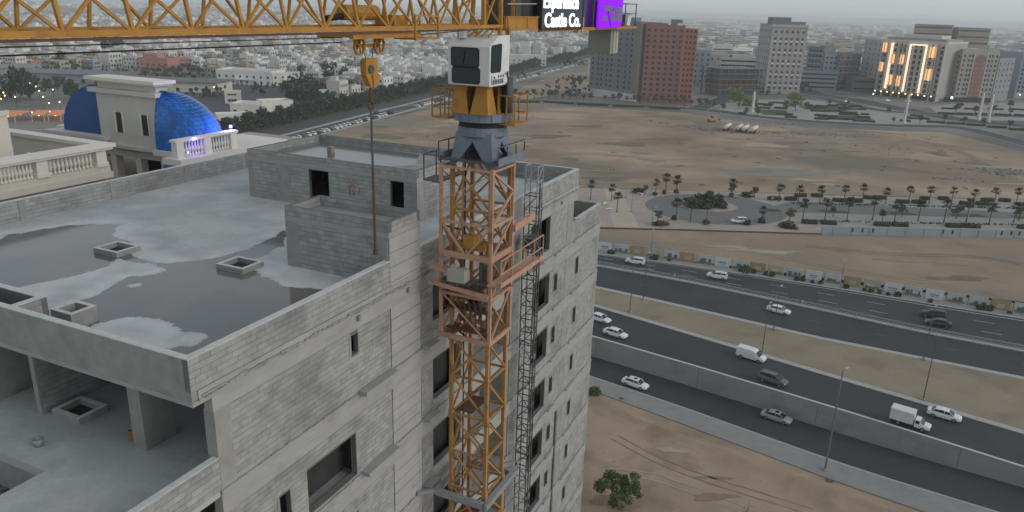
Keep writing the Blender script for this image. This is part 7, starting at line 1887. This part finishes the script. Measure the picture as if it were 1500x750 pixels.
# tank trailers and an excavator on the lot
for k, (p, q) in enumerate([((105.4, 388.5), (116.2, 410.6)), ((111.1, 386.3), (122.1, 409.4)), ((113.1, 383.4), (124.9, 407.5)), ((116.8, 382.0), (129.1, 404.8))]):
    p, q = Vector(p), Vector(q); d_ = (q - p).normalized(); e = empty('tank_trailer', (*((p + q) / 2), .02), heading(p, q), ['white tank trailer standing alone left of the group of three', 'left white tank trailer of the group of three', 'middle white tank trailer of the group of three', 'right white tank trailer of the group of three'][k], 'tank trailer')
    L = 11.0
    m = MB(); n = 14; m.loft([[(x, rr * math.cos(6.2832 * t / n), 2.3 + rr * .85 * math.sin(6.2832 * t / n)) for t in range(n)] for x, rr in ((-L / 2, .5), (-L / 2 + .15, 1.15), (L / 2 - .15, 1.15), (L / 2, .5))]); put('tank', m, 'box_white', e, smooth=False)
    m = MB(); m.box(-L / 2, L / 2, -.5, .5, .95, 1.3); m.box(L * .2, L * .24, -.6, .6, .1, 1.0); put('chassis', m, 'dark_steel', e)
    for x in (-L * .42, -L * .30, -L * .18):
        for s in (-1, 1): w_ = ob('wheel', TY, e, (x, s * .95, .5)); w_.scale = (1.5, 1.5, 1.5)
    for x in (-L * .25, 0, L * .25): m = MB(); m.tube((x, 0, 3.2), (x, 0, 3.4), .3, n=8); put('manhole', m, 'galvanised', e)
ex = empty('excavator', (*(109.8, 429.9), .02), .4, 'small orange excavator at the far corner of the sandy lot', 'excavator')
m = MB(); m.box(-1.8, 1.8, -1.4, -.8, .1, .9); m.box(-1.8, 1.8, .8, 1.4, .1, .9); put('track', m, 'dark_steel', ex)
m = MB(); m.loft([[(x, y, z) for x, z in ((-2.0, 1.0), (1.4, 1.0), (1.4, 1.9), (-1.2, 2.2), (-2.0, 2.0))] for y in (-1.2, 1.2)]); put('house', m, 'car_orange', ex)
m = MB(); m.loft([[(x, y, z) for x, z in ((.1, 1.9), (1.3, 1.9), (1.1, 3.1), (.1, 3.1))] for y in (.1, 1.1)]); put('operator_cab', m, 'cab_glass', ex)
m = MB(); m.bar((1.2, -.3, 1.8), (3.6, -.3, 3.9), .4, .5); m.bar((3.6, -.3, 3.9), (5.2, -.3, 1.8), .3, .4); put('boom', m, 'car_orange', ex)
m = MB(); m.loft([[(x, y, z) for x, z in ((4.9, 1.9), (5.5, 1.6), (5.3, .8), (4.7, .9))] for y in (-.8, .3)]); put('bucket', m, 'dark_steel', ex)
# ================================================================ street lamps, obelisks, hoarding
def lamp_post(name, p, z, h, ang, label, group=None, arm=1.6, double=False, head='ballast_light', m='dark_steel', r0=.13):
    e = empty(name, (*p, z), ang, label, 'street lamp', group)
    q = MB(); q.loft([[(rr * math.cos(a_), rr * math.sin(a_), zz) for a_ in [6.2832 * k / 8 for k in range(8)]] for rr, zz in ((r0, 0), (r0 * .9, 1), (r0 * .5, h))]); put('pole', q, m, e)
    q = MB(); q.box(-.3, .3, -.3, .3, 0, .35); put('base', q, 'concrete', e)
    for s in ((1, -1) if double else (1,)):
        q = MB(); q.tube((0, 0, h - .1), (s * arm, 0, h + .25), .05, .04, 6); put('arm', q, m, e)
        q = MB(); q.loft([[(s * (arm - .1), y, h + .2) for y in (-.12, .12)] + [(s * (arm - .1), y, h + .32) for y in (.12, -.12)], [(s * (arm + .7), y, h + .26) for y in (-.16, .16)] + [(s * (arm + .7), y, h + .36) for y in (.1, -.1)]]); put('lamp_head', q, head, e)
    return e
lamp_post('street_lamp', (45.3, 93.2), LOW + .1 + rise(*(45.3, 93.2)), 15.6, HN + 1.2, 'tall single street lamp at the pavement of the near service road', arm=.4, m='hoist_grey', r0=.15)
for p, h, l in [((66.1, 108.2), 10.8, 'thin lamp post on the near median edge, right of the box truck'), ((45.5, 124.7), 9.0, 'thin lamp post on the near median edge above the delivery van'), ((24.0, 141.6), 10.2, 'thin lamp post on the near median edge by the building'),
                ((27.8, 148.7), 10.0, 'thin lamp post on the far median edge by the building'), ((50.8, 134.8), 8.6, 'thin lamp post on the far median edge by the white sedan'), ((73.8, 123.3), 9.8, 'thin lamp post on the far median edge by the two dark cars')]:
    lamp_post('street_lamp', p, .1, h, HM_ + 1.57, l, arm=.5, r0=.1)
for p, h, l in [((32.2, 167.8), 9.5, 'pale lamp post on the guard rail line near the building'), ((67.0, 145.4), 10.5, 'pale lamp post on the guard rail line left of the dark cars')]:
    lamp_post('street_lamp', p, .2, h, HF + 1.57, l, arm=.6, double=True, m='hoist_grey', r0=.1)
lamp_post('park_lamp', (136.0, 220.3), .1, 8.6, .3, 'pale tall lamp mast among the front palms of the park', arm=.9, double=True, m='ballast_light')
lamp_post('park_lamp', (36.4, 240.3), .1, 5, .3, 'thin lamp post at the back of the cream path', arm=.5, m='hoist_grey', r0=.08)
lamp_post('park_lamp', (35.6, 222.0), .1, 5, .3, 'thin lamp post halfway along the cream path', arm=.5, m='hoist_grey', r0=.08)
lamp_post('park_lamp', (39.5, 208.0), .1, 5, .3, 'thin lamp post at the front of the plaza by the cream path', arm=.5, m='hoist_grey', r0=.08)
for k, (p, h, l) in enumerate([((148.0, 481.8), 13, 'white obelisk beside the bright green trees'), ((228.4, 451.1), 17, 'white obelisk in front of the lit hotel'), ((286.1, 475.2), 17, 'white obelisk below the arched brick hotel, left one of the pair'), ((286.9, 466.5), 17, 'white obelisk below the arched brick hotel, right one of the pair')]):
    e = empty('obelisk', (*p, 0), .3, l, 'obelisk'); m = MB(); m.loft([[(s * a_, s * b_, z) for a_, b_ in ((-1, -1), (1, -1), (1, 1), (-1, 1))] for s, z in ((.72, 0), (.52, h - 1.2), (.04, h))]); put('shaft', m, 'offwhite_wall', e); m = MB(); m.box(-1.1, 1.1, -1.1, 1.1, 0, .7); put('plinth', m, 'offwhite_wall', e)
LT = [((-276.8, 413.2), 'w'), ((-267.9, 400.6), 'w'), ((-261.7, 388.1), 'w'), ((-295.5, 444.7), 'w'), ((-293.7, 463.9), 'w'), ((-265.0, 425.7), 'w'), ((-317.9, 494.0), 'w'), ((-292.6, 480.2), 'w'), ((-313.4, 538.8), 'w'), ((-247.4, 399.9), 'w'), ((-185.4, 471.3), 'w'), ((-207.2, 694.7), 'w'), ((-856.6, 1431.6), 'l'), ((-797.0, 1315.4), 'l'), ((-121.5, 439.6), 'l'), ((-10.6, 1291.0), 'l'), ((22.8, 1618.5), 'l'), ((3.2, 1640.4), 'l'), ((291.0, 681.8), 'l'), ((2305.5, 5319.0), 'l'), ((2691.8, 6010.6), 'l'), ((2567.8, 5645.5), 'l'), ((2705.4, 5816.9), 'l'), ((840.8, 1347.6), 'l'), ((854.2, 1354.1), 'l'), ((256.1, 556.6), 'l'), ((-306.4, 480.3), 'w'), ((-279.0, 445.7), 'w'), ((-261.8, 433.1), 'w'), ((-260.1, 396.8), 'w'), ((-228.8, 382.6), 'w'), ((-230.8, 377.1), 'w')]
for k, (p, c) in enumerate(LT):
    d_ = Vector(p).length; h = 6; s = d_ / 900
    e = empty('lit_lamp', (*p, 0), 0, ('warm glowing lamp among the houses at the left' if c == 'w' else 'cold white glowing lamp in the far city'), 'street lamp', 'glowing warm lamps' if c == 'w' else 'glowing white lamps')
    m = MB(); m.tube((0, 0, 0), (0, 0, h), .1 + s * .03, n=5); put('pole', m, 'dark_steel', e)
    m = MB(); rr = .2 + .26 * s; m.lathe([(.01, -rr), (rr * .7, -rr * .7), (rr, 0), (rr * .7, rr * .7), (.01, rr)], (0, 0, h + rr), 8); put('lamp_globe', m, 'lamp_warm' if c == 'w' else 'lamp_white', e)
# printed hoarding along the sand strip
mat('print_white', (.60, .61, .61)); mat('print_sky', (.50, .53, .53), col2=(.42, .45, .45), scale=.5); mat('print_dark', (.09, .11, .10), col2=(.14, .16, .14), scale=.8); mat('print_tan', (.40, .29, .15), col2=(.34, .25, .14), scale=.4); mat('print_green', (.16, .18, .13), col2=(.24, .25, .19), scale=.6); mat('print_sand', (.46, .41, .31), col2=(.40, .36, .27), scale=.6); mat('print_blue', (.22, .33, .42))
hl_ = [p for p in resample(offset(fe, 3.6), 600)]
ho = empty('hoarding', (*hl_[300], 0), 0, 'long low hoarding of printed panels along the far carriageway', 'hoarding')
hoff = (*hl_[300], 0)
acc = 0; start = hl_[0]; W_ = 3.55; i = 0; pk_ = []
for q in hl_[1:]:
    if (Vector(q) - Vector(start)).length >= W_: pk_.append((start, q)); start = q
seqm = 'PWPTSPTPWPTSPWPTSWPWPPT'
r = random.Random(2)
for a_, b_ in pk_:
    q = px(a_[0], a_[1], 1)
    if not (830 < q[0] < 1600): continue
    a_, b_ = Vector(a_), Vector(b_); t = (b_ - a_).normalized(); n_ = Vector((t.y, -t.x)); c = seqm[i % len(seqm)]; i += 1
    mb = MB(off=hoff)
    def quad(u0, u1, z0, z1, mi, e):
        p0, p1 = a_ + t * (W_ * u0) + n_ * e, a_ + t * (W_ * u1) + n_ * e; mb.face([(*p0, z0), (*p1, z0), (*p1, z1), (*p0, z1)], mi)
    p0, p1 = a_ + t * .03, a_ + t * (W_ - .03); mb.loft([[(*(p - n_ * .05), .1), (*(p + n_ * .05), .1), (*(p + n_ * .05), 2.3), (*(p - n_ * .05), 2.3)] for p in (p0, p1)], {'W': 0, 'P': 1, 'T': 2, 'S': 3}[c])
    if c == 'P':
        quad(.04, .96, .12, .7, 5, .056)
        for k in range(5): u = r.uniform(.05, .8); quad(u, min(u + r.uniform(.1, .25), .96), .5, r.uniform(.8, 1.6), 4, .06 + .002 * k)
    elif c == 'W': quad(.25, .75, .9, 1.35, 6, .056); quad(.3, .7, .6, .72, 4, .056)
    elif c == 'T': quad(.3, .7, .5, 1.4, 3, .056)
    else: quad(.1, .9, .2, .9, 5, .056); quad(.2, .6, .8, 1.3, 1, .058)
    put('panel', mb, ['print_white', 'print_sky', 'print_tan', 'print_sand', 'print_dark', 'print_green', 'print_blue'], ho)
    m = MB(off=hoff); m.bar((*(a_ - n_ * .1), 0), (*(a_ - n_ * .1), 2.15), .1); put('post', m, 'dark_steel', ho)
sg2 = empty('traffic_sign', (*(82.4, 236.1), .1), .2, 'small blue round traffic sign right of the roundabout', 'traffic sign'); m = MB(); m.tube((0, 0, 0), (0, 0, 2.6), .05, n=6); put('post', m, 'galvanised', sg2); m = MB(); m.tube((0, -.04, 2.4), (0, -.1, 2.4), .4, n=14); put('disc', m, 'print_blue', sg2)
for k, (p, l) in enumerate([((29.2, 223.7), 'white stone bench on the pink plaza nearest the building'), ((28.5, 230.3), 'small white bench behind the plaza bench'), ((41.7, 245.7), 'white planter kerb by the left back shrub bed'), ((76.2, 249.3), 'white planter kerb by the right back shrub bed')]):
    e = empty('bench', (*p, .1), .2 + k, l, 'bench'); m = MB(); m.box(-1.3, 1.3, -.35, .35, .35, .5); put('seat', m, 'white_wall', e)
    for s in (-1, 1): m = MB(); m.box(s - .15, s + .15, -.3, .3, 0, .35); put('leg', m, 'white_wall', e)
for p, l in [((61.4, 149.1), 'small yellow white marker post left on the road surface by the guard rail'), ((37.4, 164.0), 'short pale post standing between the two white sport utility cars')]:
    e = empty('marker_post', (*p, .03), 0, l, 'marker post'); m = MB(); m.tube((0, 0, 0), (0, 0, .9), .12, .08, 8); put('post', m, 'headlight', e); m = MB(); m.box(-.25, .25, -.25, .25, 0, .08); put('foot', m, 'dark_steel', e)
# drain covers and a sill rail beside the near pavement
for p in ((18.8, 112.3), (45.0, 90.7)):
    m = MB(off=(*p, LOW)); m.box(p[0] - .4, p[0] + .4, p[1] - .4, p[1] + .4, LOW + .12, LOW + .135); o = put('drain_cover', m, 'dark_steel'); o.location = (*p, LOW + .02 + rise(*p)); tag(o, 'square drain cover in the pavement %s' % ('by the green bush' if p[0] < 30 else 'beside the tall street lamp'), 'drain cover')

# ================================================================ haze
hz = MB(); hz.box(-9500, 9500, -320, 14500, -8, 64)
hm_ = bpy.data.materials.new('haze'); hm_.use_nodes = True; n = hm_.node_tree.nodes; n.clear()
v = n.new('ShaderNodeVolumePrincipled'); v.inputs['Color'].default_value = (.93, .965, .985, 1); v.inputs['Density'].default_value = .0002; v.inputs['Density Attribute'].default_value = ''; v.inputs['Anisotropy'].default_value = .0
o_ = n.new('ShaderNodeOutputMaterial'); hm_.node_tree.links.new(v.outputs[0], o_.inputs['Volume']); MATS['haze'] = hm_
try: hm_.cycles.homogeneous_volume = True
except Exception: pass
tag(put('haze', hz, 'haze'), kind='stuff')
